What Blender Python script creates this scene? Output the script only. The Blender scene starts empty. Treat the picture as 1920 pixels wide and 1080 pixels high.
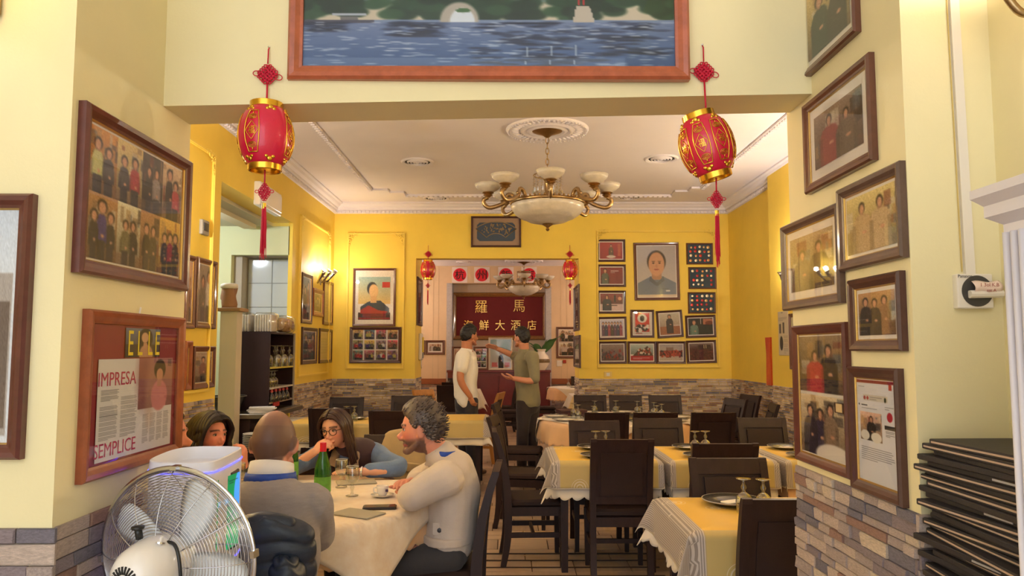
import bpy, math, random
import numpy as np
from mathutils import Vector, Matrix, Quaternion

# ---------------------------------------------------------------- camera, world, exposure
SC = bpy.context.scene
COL = SC.collection
PI = math.pi
F_PX, CAM_H = 1420.0, 1.52
PITCH = math.atan(115 / 1420.0)
YAW = math.atan(-5 / 1420.0)
cam_d = bpy.data.cameras.new('camera')
cam_d.sensor_width = 36.0
cam_d.lens = 36.0 * F_PX / 1920.0
cam_d.clip_start = 0.05
cam_o = bpy.data.objects.new('camera', cam_d)
COL.objects.link(cam_o)
cam_o.location = (0, 0, CAM_H)
cam_o.rotation_euler = (PI / 2 + PITCH, 0, YAW)
SC.camera = cam_o

world = bpy.data.worlds.new('street_daylight')
SC.world = world
world.use_nodes = True
WB = world.node_tree.nodes['Background']
WB.inputs[0].default_value = (0.93, 0.97, 1.0, 1)
WB.inputs[1].default_value = 1.25
SC.view_settings.view_transform = 'Standard'
SC.view_settings.look = 'None'
SC.view_settings.gamma = 1.0
SC.view_settings.use_curve_mapping = False
SC.view_settings.exposure = 1.02

# lamps of the dining rooms (the fittings are built further down): (x, y, z, watts)
WARM = (1.0, 0.905, 0.83)
SCONCE_LIGHTS = []

# ---------------------------------------------------------------- pixel -> place helpers
cp_, sp_ = math.cos(PITCH), math.sin(PITCH)
cy_, sy_ = math.cos(YAW), math.sin(YAW)
def ray(px, py):
    a, b = (px - 960) / F_PX, (540 - py) / F_PX
    x, y, z = a, cp_ - b * sp_, sp_ + b * cp_
    return (x * cy_ - y * sy_, x * sy_ + y * cy_, z)
def aty(px, py, Y):
    r = ray(px, py); t = Y / r[1]; return Vector((r[0] * t, Y, CAM_H + r[2] * t))
def atx(px, py, X):
    r = ray(px, py); t = X / r[0]; return Vector((X, r[1] * t, CAM_H + r[2] * t))
def atz(px, py, Z):
    r = ray(px, py); t = (Z - CAM_H) / r[2]; return Vector((r[0] * t, r[1] * t, Z))

# ---------------------------------------------------------------- colours and materials
def lin1(c):
    c = c / 255.0
    return c / 12.92 if c <= 0.04045 else ((c + 0.055) / 1.055) ** 2.4
def lin(c): return (lin1(c[0]), lin1(c[1]), lin1(c[2]), 1.0)
MATS = {}
def mat(name, c=(200, 200, 200), rough=0.6, metal=0.0, var=0.0, vscale=8.0, bump=0.0, bscale=60.0, c2=None,
        stretch=None, emit=0.0, coat=0.0, spec=0.5, sheen=0.0, alpha=None, trans=0.0, sss=0.0):
    if name in MATS: return MATS[name]
    m = bpy.data.materials.new(name); m.use_nodes = True
    nt = m.node_tree; b = nt.nodes['Principled BSDF']
    b.inputs['Base Color'].default_value = lin(c)
    b.inputs['Roughness'].default_value = rough
    b.inputs['Metallic'].default_value = metal
    b.inputs['Specular IOR Level'].default_value = spec
    if coat: b.inputs['Coat Weight'].default_value = coat; b.inputs['Coat Roughness'].default_value = 0.08
    if sheen: b.inputs['Sheen Weight'].default_value = sheen
    if trans: b.inputs['Transmission Weight'].default_value = trans
    if sss:
        b.inputs['Subsurface Weight'].default_value = sss; b.inputs['Subsurface Radius'].default_value = (0.02, 0.008, 0.004)
    if emit:
        b.inputs['Emission Color'].default_value = lin(c); b.inputs['Emission Strength'].default_value = emit
    if var or bump:
        tc = nt.nodes.new('ShaderNodeTexCoord'); mp = nt.nodes.new('ShaderNodeMapping')
        nt.links.new(tc.outputs['Object'], mp.inputs[0])
        if stretch: mp.inputs['Scale'].default_value = stretch
    if var:
        n = nt.nodes.new('ShaderNodeTexNoise'); n.inputs['Scale'].default_value = vscale
        n.inputs['Detail'].default_value = 5; n.inputs['Roughness'].default_value = 0.65
        nt.links.new(mp.outputs[0], n.inputs['Vector'])
        r = nt.nodes.new('ShaderNodeValToRGB')
        a = lin(c); d = lin(c2) if c2 else tuple(max(0, v * (1 - var)) for v in a[:3]) + (1,)
        e = a if c2 else tuple(min(1, v * (1 + var * 0.6)) for v in a[:3]) + (1,)
        r.color_ramp.elements[0].color = d; r.color_ramp.elements[1].color = e
        r.color_ramp.elements[0].position = 0.32; r.color_ramp.elements[1].position = 0.68
        nt.links.new(n.outputs['Fac'], r.inputs[0]); nt.links.new(r.outputs[0], b.inputs['Base Color'])
    if bump:
        n2 = nt.nodes.new('ShaderNodeTexNoise'); n2.inputs['Scale'].default_value = bscale; n2.inputs['Detail'].default_value = 4
        nt.links.new(mp.outputs[0], n2.inputs['Vector'])
        bp = nt.nodes.new('ShaderNodeBump'); bp.inputs['Strength'].default_value = bump; bp.inputs['Distance'].default_value = 0.01
        nt.links.new(n2.outputs['Fac'], bp.inputs['Height']); nt.links.new(bp.outputs[0], b.inputs['Normal'])
    MATS[name] = m
    return m
def attr_mat(name, rough=0.5, spec=0.4, sheen=0.0, bump=0.0, bscale=80, sss=0.0, stretch=None, coat=0.0):
    if name in MATS: return MATS[name]
    m = mat(name, (200, 200, 200), rough, spec=spec, sheen=sheen, bump=bump, bscale=bscale, sss=sss, stretch=stretch, coat=coat)
    nt = m.node_tree; a = nt.nodes.new('ShaderNodeAttribute'); a.attribute_name = 'Col'
    nt.links.new(a.outputs['Color'], nt.nodes['Principled BSDF'].inputs['Base Color'])
    return m
def glass_mat(name, c=(255, 255, 255), base=0.04, gain=0.9, rough=0.02):
    if name in MATS: return MATS[name]
    m = bpy.data.materials.new(name); m.use_nodes = True; nt = m.node_tree
    for n in list(nt.nodes):
        if n.type != 'OUTPUT_MATERIAL': nt.nodes.remove(n)
    out = [n for n in nt.nodes if n.type == 'OUTPUT_MATERIAL'][0]
    t = nt.nodes.new('ShaderNodeBsdfTransparent'); t.inputs[0].default_value = lin(c)
    g = nt.nodes.new('ShaderNodeBsdfGlossy'); g.inputs['Roughness'].default_value = rough
    lw = nt.nodes.new('ShaderNodeLayerWeight'); lw.inputs[0].default_value = 0.5
    pw = nt.nodes.new('ShaderNodeMath'); pw.operation = 'POWER'; pw.inputs[1].default_value = 4.0
    nt.links.new(lw.outputs['Facing'], pw.inputs[0])
    ma = nt.nodes.new('ShaderNodeMath'); ma.operation = 'MULTIPLY_ADD'; ma.inputs[1].default_value = gain; ma.inputs[2].default_value = base
    ma.use_clamp = True
    nt.links.new(pw.outputs[0], ma.inputs[0])
    mx = nt.nodes.new('ShaderNodeMixShader')
    nt.links.new(ma.outputs[0], mx.inputs[0]); nt.links.new(t.outputs[0], mx.inputs[1]); nt.links.new(g.outputs[0], mx.inputs[2])
    nt.links.new(mx.outputs[0], out.inputs[0])
    MATS[name] = m
    return m

# ---------------------------------------------------------------- mesh builder
class MB:
    def __init__(s): s.v = []; s.f = []; s.c = None
    def add(s, vs, fs, M=None):
        o = len(s.v)
        if M is None: s.v += [tuple(p) for p in vs]
        else: s.v += [tuple(M @ Vector(p)) for p in vs]
        s.f += [tuple(i + o for i in f) for f in fs]
        return s
    def box(s, x0, x1, y0, y1, z0, z1, M=None):
        return s.add([(x0, y0, z0), (x1, y0, z0), (x1, y1, z0), (x0, y1, z0), (x0, y0, z1), (x1, y0, z1), (x1, y1, z1), (x0, y1, z1)],
                     [(0, 3, 2, 1), (4, 5, 6, 7), (0, 1, 5, 4), (1, 2, 6, 5), (2, 3, 7, 6), (3, 0, 4, 7)], M)
    def rbox(s, x0, x1, y0, y1, z0, z1, r, M=None, n=3):
        # rounded in plan, small chamfer at top and bottom
        pts = []
        for cx, cy, a0 in ((x1 - r, y1 - r, 0), (x0 + r, y1 - r, 90), (x0 + r, y0 + r, 180), (x1 - r, y0 + r, 270)):
            for k in range(n + 1):
                a = math.radians(a0 + 90 * k / n); pts.append((cx + r * math.cos(a), cy + r * math.sin(a)))
        e = min(r * 0.5, (z1 - z0) * 0.3); cx, cy = (x0 + x1) / 2, (y0 + y1) / 2
        sx, sy = 1 - 2 * e / max(1e-6, x1 - x0), 1 - 2 * e / max(1e-6, y1 - y0)
        ins = [(cx + (p[0] - cx) * sx, cy + (p[1] - cy) * sy) for p in pts]
        return s.rings([[(p[0], p[1], z0) for p in ins], [(p[0], p[1], z0 + e) for p in pts], [(p[0], p[1], z1 - e) for p in pts], [(p[0], p[1], z1) for p in ins]], M=M)
    def rings(s, rs, closed=True, cap=True, M=None, loop=False):
        n = len(rs[0]); vs = [p for r in rs for p in r]; fs = []
        m = len(rs)
        for i in range(m if loop else m - 1):
            a, b = i * n, ((i + 1) % m) * n
            for j in range(n if closed else n - 1):
                k = (j + 1) % n
                fs.append((a + j, a + k, b + k, b + j))
        if cap and closed and not loop:
            fs.append(tuple(reversed(range(n)))); fs.append(tuple(range((m - 1) * n, m * n)))
        return s.add(vs, fs, M)
    def lathe(s, prof, n=24, M=None, cap=True, lobes=0, lamp=0.0):
        rs = []
        for r, z in prof:
            rs.append([((r * (1 + (lamp * math.cos(lobes * 2 * PI * k / n) if lobes else 0))) * math.cos(2 * PI * k / n),
                        (r * (1 + (lamp * math.cos(lobes * 2 * PI * k / n) if lobes else 0))) * math.sin(2 * PI * k / n), z) for k in range(n)])
        return s.rings(rs, cap=cap, M=M)
    def tube(s, path, rad, n=8, side=None, cap=True, loop=False, M=None, rnd=False):
        P = [Vector(p) for p in path]; m = len(P)
        R = list(rad) if isinstance(rad, (list, tuple)) and len(rad) == m and not (len(rad) == 2 and m != 2) else [rad] * m
        R = [(r, r) if not isinstance(r, (tuple, list)) else tuple(r) for r in R]
        T = []
        for i in range(m):
            if loop: t = P[(i + 1) % m] - P[i - 1]
            else: t = P[min(i + 1, m - 1)] - P[max(i - 1, 0)]
            T.append(t.normalized() if t.length > 1e-9 else Vector((0, 0, 1)))
        if rnd and not loop:
            r0, r1 = R[0], R[-1]
            P = [P[0] - T[0] * min(r0) * 0.75, P[0] - T[0] * min(r0) * 0.45] + P + [P[-1] + T[-1] * min(r1) * 0.45, P[-1] + T[-1] * min(r1) * 0.75]
            R = [(r0[0] * .4, r0[1] * .4), (r0[0] * .82, r0[1] * .82)] + R + [(r1[0] * .82, r1[1] * .82), (r1[0] * .4, r1[1] * .4)]
            T = [T[0], T[0]] + T + [T[-1], T[-1]]
        rs = []; A = None
        for i in range(len(P)):
            t = T[i]
            if side is not None: a = Vector(side)
            elif A is not None: a = A
            else: a = Vector((1, 0, 0)) if abs(t.x) < 0.8 else Vector((0, 1, 0))
            a = a - t * a.dot(t)
            if a.length < 1e-6: a = Vector((0, 1, 0)) - t * t.y
            a.normalize(); A = a; b = t.cross(a)
            rs.append([tuple(P[i] + a * R[i][0] * math.cos(2 * PI * k / n) + b * R[i][1] * math.sin(2 * PI * k / n)) for k in range(n)])
        return s.rings(rs, cap=cap, loop=loop, M=M)
    def sphere(s, c, r, n=12, m=8, M=None, R=None):
        r = (r, r, r) if not isinstance(r, (tuple, list)) else r
        rs = []
        for i in range(m + 1):
            th = PI * i / m; th = min(max(th, 0.05), PI - 0.05)
            ring = []
            for k in range(n):
                p = Vector((r[0] * math.sin(th) * math.cos(2 * PI * k / n), r[1] * math.sin(th) * math.sin(2 * PI * k / n), -r[2] * math.cos(th)))
                if R is not None: p = R @ p
                ring.append(tuple(p + Vector(c)))
            rs.append(ring)
        return s.rings(rs, M=M)
    def prism(s, poly, d0, d1, axis='y', M=None):
        n = len(poly)
        def mk(p, d): return (p[0], d, p[1]) if axis == 'y' else ((d, p[0], p[1]) if axis == 'x' else (p[0], p[1], d))
        vs = [mk(p, d0) for p in poly] + [mk(p, d1) for p in poly]
        fs = [tuple(range(n)), tuple(reversed(range(n, 2 * n)))] + [(i, i + n, (i + 1) % n + n, (i + 1) % n) for i in range(n)]
        return s.add(vs, fs, M)
    def mesh(s, name):
        me = bpy.data.meshes.new(name); me.from_pydata(s.v, [], s.f); me.update()
        if s.c is not None:
            a = me.color_attributes.new('Col', 'FLOAT_COLOR', 'POINT')
            a.data.foreach_set('color', np.asarray(s.c, dtype=np.float32).ravel())
        return me
    def build(s, name, m, parent=None, smooth=False, loc=None, rotz=0, fix=True):
        me = s.mesh(name)
        if fix: fixn(me)
        return obj(name, me, m, parent, smooth, loc, rotz)
import bmesh
def fixn(me):
    bm = bmesh.new(); bm.from_mesh(me); bmesh.ops.recalc_face_normals(bm, faces=bm.faces); bm.to_mesh(me); bm.free()
def obj(name, me, m, parent=None, smooth=False, loc=None, rotz=0):
    o = bpy.data.objects.new(name, me); COL.objects.link(o)
    if m is not None and not me.materials: me.materials.append(m)
    if smooth: 
        me.polygons.foreach_set('use_smooth', [True] * len(me.polygons))
        if smooth != 'all': me.set_sharp_from_angle(angle=math.radians(38))
    if parent is not None: o.parent = parent
    if loc is not None: o.location = loc
    if rotz: o.rotation_euler = (0, 0, rotz)
    return o
def tag(o, label=None, cat=None, group=None, kind=None):
    if label: o['label'] = label
    if cat: o['category'] = cat
    if group: o['group'] = group
    if kind: o['kind'] = kind
    return o
def thing(name, label, cat, loc=(0, 0, 0), rotz=0.0, group=None):
    o = bpy.data.objects.new(name, None); COL.objects.link(o); o.empty_display_size = 0.05
    o.location = loc; o.rotation_euler = (0, 0, rotz)
    return tag(o, label, cat, group)
def copy_tree(o, parent=None):
    c = o.copy(); COL.objects.link(c)
    if parent is not None: c.parent = parent
    for ch in list(o.children): copy_tree(ch, c)
    return c
def place(proto, used, loc, rotz, label=None, group=None, scale=None):
    o = proto if not used.get(proto.name) else copy_tree(proto)
    used[proto.name] = True
    o.location = loc; o.rotation_euler = (0, 0, rotz)
    if label: o['label'] = label
    if group: o['group'] = group
    if scale: o.scale = (scale,) * 3
    return o
USED = {}
def smoothpath(pts, k=5):
    P = [Vector(p) for p in pts]; out = []
    for i in range(len(P) - 1):
        p0, p1, p2, p3 = P[max(i - 1, 0)], P[i], P[i + 1], P[min(i + 2, len(P) - 1)]
        for j in range(k):
            t = j / k
            out.append(0.5 * ((2 * p1) + (p2 - p0) * t + (2 * p0 - 5 * p1 + 4 * p2 - p3) * t * t + (3 * p1 - p0 - 3 * p2 + p3) * t ** 3))
    return out + [P[-1]]
def lerps(vals, k=5):
    out = []
    for i in range(len(vals) - 1):
        for j in range(k):
            t = j / k; t = t * t * (3 - 2 * t)
            a, b = vals[i], vals[i + 1]
            out.append(tuple(x + (y - x) * t for x, y in zip(a, b)) if isinstance(a, (tuple, list)) else a + (b - a) * t)
    return out + [vals[-1]]
def text_mesh(txt, size, extrude=0.001, name='lettering', align='CENTER', bold=0.0, res=3, spacing=1.0):
    cu = bpy.data.curves.new(name, 'FONT'); cu.body = txt; cu.size = size; cu.extrude = extrude; cu.align_x = align; cu.align_y = 'CENTER'
    cu.offset = bold; cu.resolution_u = res; cu.space_character = spacing
    t = bpy.data.objects.new(name, cu); COL.objects.link(t)
    bpy.context.view_layer.update()
    me = bpy.data.meshes.new_from_object(t.evaluated_get(bpy.context.evaluated_depsgraph_get()))
    bpy.data.objects.remove(t); bpy.data.curves.remove(cu)
    me.name = name
    return me
XZ = Matrix.Rotation(PI / 2, 4, 'X')     # text in XY plane -> upright XZ facing -Y
def lettering(txt, size, m, parent, x, y, z, extrude=0.001, align='CENTER', sx=1.0, sz=1.0, bold=0.0, name='lettering', rot=0.0):
    me = text_mesh(txt, size, extrude, name, align, bold)
    me.transform(Matrix.Translation((x, y, z)) @ Matrix.Rotation(rot, 4, 'Y') @ Matrix.Diagonal((sx, 1, sz, 1)) @ XZ)
    return obj(name, me, m, parent)
def ctext(txt, w, h, extrude=0.001, bold=0.0):
    # text fitted to a box w x h around the origin in XY
    me = text_mesh(txt, 1.0, extrude, bold=bold)
    co = np.empty(len(me.vertices) * 3, np.float32); me.vertices.foreach_get('co', co); co = co.reshape(-1, 3)
    lo, hi = co.min(0), co.max(0)
    co[:, 0] = (co[:, 0] - (lo[0] + hi[0]) / 2) * w / max(1e-6, hi[0] - lo[0])
    co[:, 1] = (co[:, 1] - (lo[1] + hi[1]) / 2) * h / max(1e-6, hi[1] - lo[1])
    me.vertices.foreach_set('co', co.ravel())
    return me
def fitted(txt, w, h, m, parent, x, y, z, extrude=0.001, name='lettering', bold=0.0):
    me = ctext(txt, w, h, extrude, bold); me.name = name
    me.transform(Matrix.Translation((x, y, z)) @ XZ)
    return obj(name, me, m, parent)
# ================================================================ THE SETTING
M_CREAM = mat('cream_wall_paint', (240, 228, 182), 0.7, var=0.05, vscale=1.5, bump=0.05, bscale=120)
M_YEL = mat('yellow_wall_paint', (246, 212, 84), 0.65, var=0.06, vscale=1.2, bump=0.05, bscale=120)
M_WHITE = mat('white_plaster', (238, 231, 236), 0.7, var=0.02, vscale=2)
M_BEIGE = mat('beige_wallpaper', (226, 196, 158), 0.7, var=0.05, vscale=3)
M_GREEN = mat('pale_green_paint', (214, 218, 178), 0.7)
M_GREYW = mat('grey_reveal_paint', (176, 166, 152), 0.6)
M_GROUT = mat('stone_backing', (96, 84, 78), 0.9)
STONE_MATS = [mat('ledge_stone_%d' % i, c, 0.85, var=0.28, vscale=9, bump=0.5, bscale=26) for i, c in enumerate(
    ((174, 158, 154), (200, 181, 170), (146, 132, 138), (213, 195, 176), (160, 126, 114), (126, 120, 132), (188, 170, 160)))]
def structure(name, mb, m, kind='structure', label=None):
    o = mb.build(name, m); o['kind'] = kind
    return o
# --- shell of the two dining rooms and the entrance
XL, XR, YB, ZC = -2.68, 3.36, 11.5, 3.75
floor = structure('floor', MB().box(-5.6, 4.2, -3.0, 17.2, -0.12, -0.012), mat('floor_grout', (104, 84, 66), 0.9))
ceiling = structure('ceiling', MB().box(XL - 0.3, XR + 0.3, 2.55, YB + 0.1, ZC, ZC + 0.15), M_WHITE)
ceiling_entrance = structure('ceiling_entrance', MB().box(-3.4, 3.6, -3.0, 2.62, 4.6, 4.75), M_WHITE)
ceiling_rear = structure('ceiling_rear', MB().box(-3.4, 3.6, YB + 0.1, 17.2, 3.35, 3.5), M_WHITE)
TZL, TZR, TZB = 1.085, 1.122, 1.08       # tops of the stone cladding
wl = MB().box(-3.4, -1.12, 1.9, 2.61, 0, 4.6)
wall_entrance_left = structure('wall_entrance_left', wl, M_CREAM)
wr = MB().box(1.0, 3.66, 1.873, 2.667, 0, 4.6)
wall_entrance_right = structure('wall_entrance_right', wr, M_CREAM)
hd = MB().add([(-1.12, 2.40, 2.305), (1.0, 2.44, 2.362), (1.0, 2.64, 2.362), (-1.12, 2.60, 2.305), (-1.12, 2.40, 4.6), (1.0, 2.44, 4.6), (1.0, 2.64, 4.6), (-1.12, 2.60, 4.6)],
              [(0, 3, 2, 1), (4, 5, 6, 7), (0, 1, 5, 4), (1, 2, 6, 5), (2, 3, 7, 6), (3, 0, 4, 7)])
wall_header = structure('wall_header', hd, M_CREAM)
wall_street_right = structure('wall_street_right', MB().box(1.225, 1.45, -3.0, 1.88, 0, 4.6), M_CREAM)
wall_street_left = structure('wall_street_left', MB().box(-3.6, -3.4, -3.0, 2.0, 0, 4.6), M_CREAM)
OY0, OY1, OZ = 6.96, 9.30, 3.08
wall_left = structure('wall_left', MB().box(XL - .25, XL, 2.6, OY0, 0, ZC).box(XL - .05, XL, OY1, YB, 0, ZC).box(XL - .25, XL, OY0, OY1, OZ, ZC), M_YEL)
wall_right = structure('wall_right', MB().box(XR, XR + .3, 9.3, YB, 0, ZC).box(XR - .1, XR + .3, 2.6, 9.42, 0, ZC), M_YEL)
BL, BR, BZ = -1.426, 1.06, 2.905
wall_back = structure('wall_back', MB().box(XL - .25, BL, YB, YB + .8, 0, ZC).box(BR, XR + .3, YB, YB + .8, 0, ZC).box(BL, BR, YB, YB + .2, BZ, ZC), M_YEL)
# --- rear room behind the opening
Y2 = 16.6
nx0, nx1 = aty(839, 600, Y2).x, aty(1032, 600, Y2).x
nz1 = aty(935, 531, Y2).z
wall_rear = structure('wall_rear', MB().box(-3.4, nx0, Y2, Y2 + .5, 0, 3.5).box(nx1, 3.6, Y2, Y2 + .5, 0, 3.5).box(nx0, nx1, Y2, Y2 + .5, nz1, 3.5), M_BEIGE)
wall_rear_niche = structure('wall_rear_niche', MB().box(nx0 - .1, nx1 + .1, Y2 + .4, Y2 + .6, 0, 3.2), mat('niche_paper', (206, 188, 172), 0.6, var=0.06, vscale=5))
for sx in (nx0, nx1):
    o = MB().box(sx - .02 if sx < 0 else sx - .10, sx + .10 if sx < 0 else sx + .02, Y2 - .012, Y2 + .42, 0, nz1).build('niche_reveal', mat('silver_reveal', (188, 184, 190), 0.35, 0.3, var=0.15, vscale=30), wall_rear)
wall_rear_left = structure('wall_rear_left', MB().box(-3.6, -3.4, YB + .5, Y2 + .5, 0, 3.5), M_BEIGE)
wall_rear_right = structure('wall_rear_right', MB().box(3.6, 3.8, YB + .5, Y2 + .5, 0, 3.5), M_BEIGE)
M_RAIL = mat('dado_rail_wood', (150, 84, 48), 0.45, var=0.2, vscale=6, stretch=(1, 8, 8))
rz = aty(800, 715, Y2).z
for a, b in ((-3.4, nx0 - .02), (nx1 + .02, 3.6)):
    MB().box(a, b, Y2 - .035, Y2 + .01, rz - .06, rz + .06).build('dado_rail', M_RAIL, wall_rear)
# wallpaper seams
for px in (812, 822, 1052, 1063):
    x = aty(px, 600, Y2).x
    MB().box(x - .006, x + .006, Y2 - .004, Y2 + .01, rz, 3.35).build('paper_joint', mat('paper_joint', (214, 186, 150), 0.7), wall_rear)
# --- bar behind the doorway of the left wall
YBAR, ZBAR = 9.30, 3.04
kx0 = aty(434, 478, YBAR).x; kz1 = aty(440, 478, YBAR).z
wall_bar = structure('wall_bar', MB().box(-5.4, kx0, YBAR, YBAR + .12, 0, ZBAR).box(kx0, XL - .04, YBAR, YBAR + .12, kz1, ZBAR), M_GREEN)
wall_bar_side = structure('wall_bar_side', MB().box(-5.6, -5.4, 5.6, 11, 0, ZBAR), M_GREEN)
wall_bar_near = structure('wall_bar_near', MB().box(-5.6, XL - .2, 5.4, 5.6, 0, ZBAR), M_GREEN)
ceiling_bar = structure('ceiling_bar', MB().box(-5.6, XL - .25, 5.4, 11, ZBAR, ZBAR + .2), mat('bar_ceiling', (206, 200, 180), 0.8))
for (xa, xb, ya, yb) in ((-3.7, -3.55, 6.2, 8.35), (-3.25, -3.1, 7.6, 9.2)):
    MB().box(xa, xb, ya, yb, ZBAR - .05, ZBAR + .01).build('ceiling_batten', mat('bar_ceiling_b', (220, 208, 176), 0.8), ceiling_bar)
# niche: grey reveals and the white wall tiles inside it
YT = 9.62
rv = MB().box(kx0 - .02, kx0 + .10, YBAR + .1, YT + .05, 0, kz1 + .02).box(kx0, XL - .04, YBAR + .1, YT + .05, kz1, kz1 + .1)
structure('wall_bar_niche', rv, M_GREYW)
tile_wall = structure('wall_bar_tiled', MB().box(kx0, XL - .04, YT, YT + .1, 0, kz1 + .05), mat('tile_grout', (168, 172, 178), 0.8))
tw, th = 0.305, 0.305
M_TILE = mat('white_glazed_tile', (214, 222, 234), 0.08, coat=0.5)
tm = MB().rbox(-tw / 2 + .004, tw / 2 - .004, -.012, .002, .004, th - .004, .004, n=1).mesh('tile'); fixn(tm)
k = 0
for i in range(2):
    for j in range(7):
        x = kx0 + .26 + i * tw; z = kz1 - .02 - (j + 1) * th
        if z > 0: obj('tile', tm, M_TILE, tile_wall, loc=(x, YT, z))

# --- ledge-stone cladding
def stone_mesh(seed, m):
    r = random.Random(seed); e = .06; j = lambda a: r.uniform(-a, a)
    vs = [(0, 0, 0), (1, 0, 0), (1, 0, 1), (0, 0, 1), (0, -.82, 0), (1, -.82 + j(.15), 0), (1, -.82 + j(.15), 1), (0, -.82 + j(.15), 1),
          (.02, -1 + j(.25), .07), (.98, -1 + j(.25), .07), (.98, -1 + j(.3), .93), (.02, -1 + j(.3), .93)]
    fs = [(0, 1, 5, 4), (1, 2, 6, 5), (2, 3, 7, 6), (3, 0, 4, 7), (4, 5, 9, 8), (5, 6, 10, 9), (6, 7, 11, 10), (7, 4, 8, 11), (8, 9, 10, 11), (3, 2, 1, 0)]
    me = MB().add(vs, fs).mesh('stone'); fixn(me); me.materials.append(m); return me
STONES = [[stone_mesh(i * 10 + j, m) for j in range(3)] for i, m in enumerate(STONE_MATS)]
def clad(parent, o, u, L, z0, z1, rowh, lmin, lmax, seed, parts=True, dmin=.007, dmax=.017):
    r = random.Random(seed); u = Vector(u); n = Vector((u.y, -u.x, 0)); ang = math.atan2(u.y, u.x); o = Vector(o)
    groups = {}
    z = z1
    while z > z0 + .005:
        h = min(rowh * r.uniform(.75, 1.35), z - z0); s = -r.uniform(0, lmax)
        while s < L:
            l = r.uniform(lmin, lmax); a, b = max(s, 0), min(s + l, L); s += l
            if b - a < .012: continue
            mi = r.choice((0, 0, 1, 1, 2, 3, 3, 4, 5, 6)); d = r.uniform(dmin, dmax)
            if parts:
                c = obj('stone', STONES[mi][r.randrange(3)], None, parent)
                c.location = o + u * (a + .0015) + Vector((0, 0, z - h + .0012)); c.rotation_euler = (0, 0, ang); c.scale = (b - a - .003, d, h - .0024)
            else:
                mb = groups.setdefault(mi, MB()); p0 = o + u * (a + .002); p1 = o + u * (b - .002); q = n * d
                zz0, zz1 = z - h + .002, z - .002
                e = u * .006
                mb.add([p0 + Vector((0, 0, zz0)), p1 + Vector((0, 0, zz0)), p1 + Vector((0, 0, zz1)), p0 + Vector((0, 0, zz1)),
                        p0 + e + q + Vector((0, 0, zz0 + .004)), p1 - e + q * r.uniform(.7, 1.2) + Vector((0, 0, zz0 + .004)), p1 - e + q * r.uniform(.7, 1.2) + Vector((0, 0, zz1 - .004)), p0 + e + q + Vector((0, 0, zz1 - .004))],
                       [(0, 1, 5, 4), (1, 2, 6, 5), (2, 3, 7, 6), (3, 0, 4, 7), (4, 5, 6, 7)])
        z -= h
    for mi, mb in groups.items():
        c = mb.build('ledge_stones', STONE_MATS[mi], parent, fix=False); c['kind'] = 'stuff'
# near piers: single stones where the photo shows them, small joined ones below
clad(wall_entrance_left, (-1.12, 1.9, 0), (0, 1, 0), .71, .70, TZL, .040, .07, .2, 3)
clad(wall_entrance_left, (-1.45, 1.9, 0), (1, 0, 0), .345, .78, TZL, .042, .08, .22, 4)
clad(wall_entrance_left, (-1.12, 1.9, 0), (0, 1, 0), .71, 0, .70, .05, .08, .2, 5, parts=False)
clad(wall_entrance_left, (-3.4, 1.9, 0), (1, 0, 0), 1.95, 0, TZL, .06, .1, .3, 6, parts=False)
clad(wall_entrance_left, (-1.45, 1.9, 0), (1, 0, 0), .345, 0, .78, .06, .1, .3, 7, parts=False)
clad(wall_entrance_right, (1.0, 2.667, 0), (0, -1, 0), .794, .72, TZR, .030, .045, .15, 8)
clad(wall_entrance_right, (1.0, 2.667, 0), (0, -1, 0), .794, 0, .72, .05, .08, .2, 9, parts=False)
clad(wall_entrance_right, (.985, 1.873, 0), (1, 0, 0), .24, .72, TZR, .04, .06, .2, 10)
clad(wall_entrance_right, (.985, 1.873, 0), (1, 0, 0), .24, 0, .72, .05, .06, .2, 11, parts=False)
for (par, o, u, L, sd) in ((wall_left, (XL, 9.35, 0), (0, 1, 0), 2.15, 21), (wall_left, (XL, 2.62, 0), (0, 1, 0), 4.3, 22),
                           (wall_back, (XL, YB, 0), (1, 0, 0), BL - XL + .014, 23), (wall_back, (BL, YB - .01, 0), (0, 1, 0), .8, 24),
                           (wall_back, (BR - .014, YB, 0), (1, 0, 0), XR - BR + .01, 25), (wall_back, (BR, YB + .8, 0), (0, -1, 0), .81, 26),
                           (wall_right, (XR, YB, 0), (0, -1, 0), 2.1, 27), (wall_right, (XR - .1, 9.42, 0), (0, -1, 0), 2.6, 28)):
    clad(par, o, u, L, 0, TZB, .030, .07, .24, sd, parts=False)
for a, L, sd in ((-3.4, nx0 + 3.4, 31), (nx1, 3.6 - nx1, 32)):
    clad(wall_rear, (a, Y2, 0), (1, 0, 0), L, 0, rz - .06, .035, .1, .3, sd, parts=False)

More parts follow.
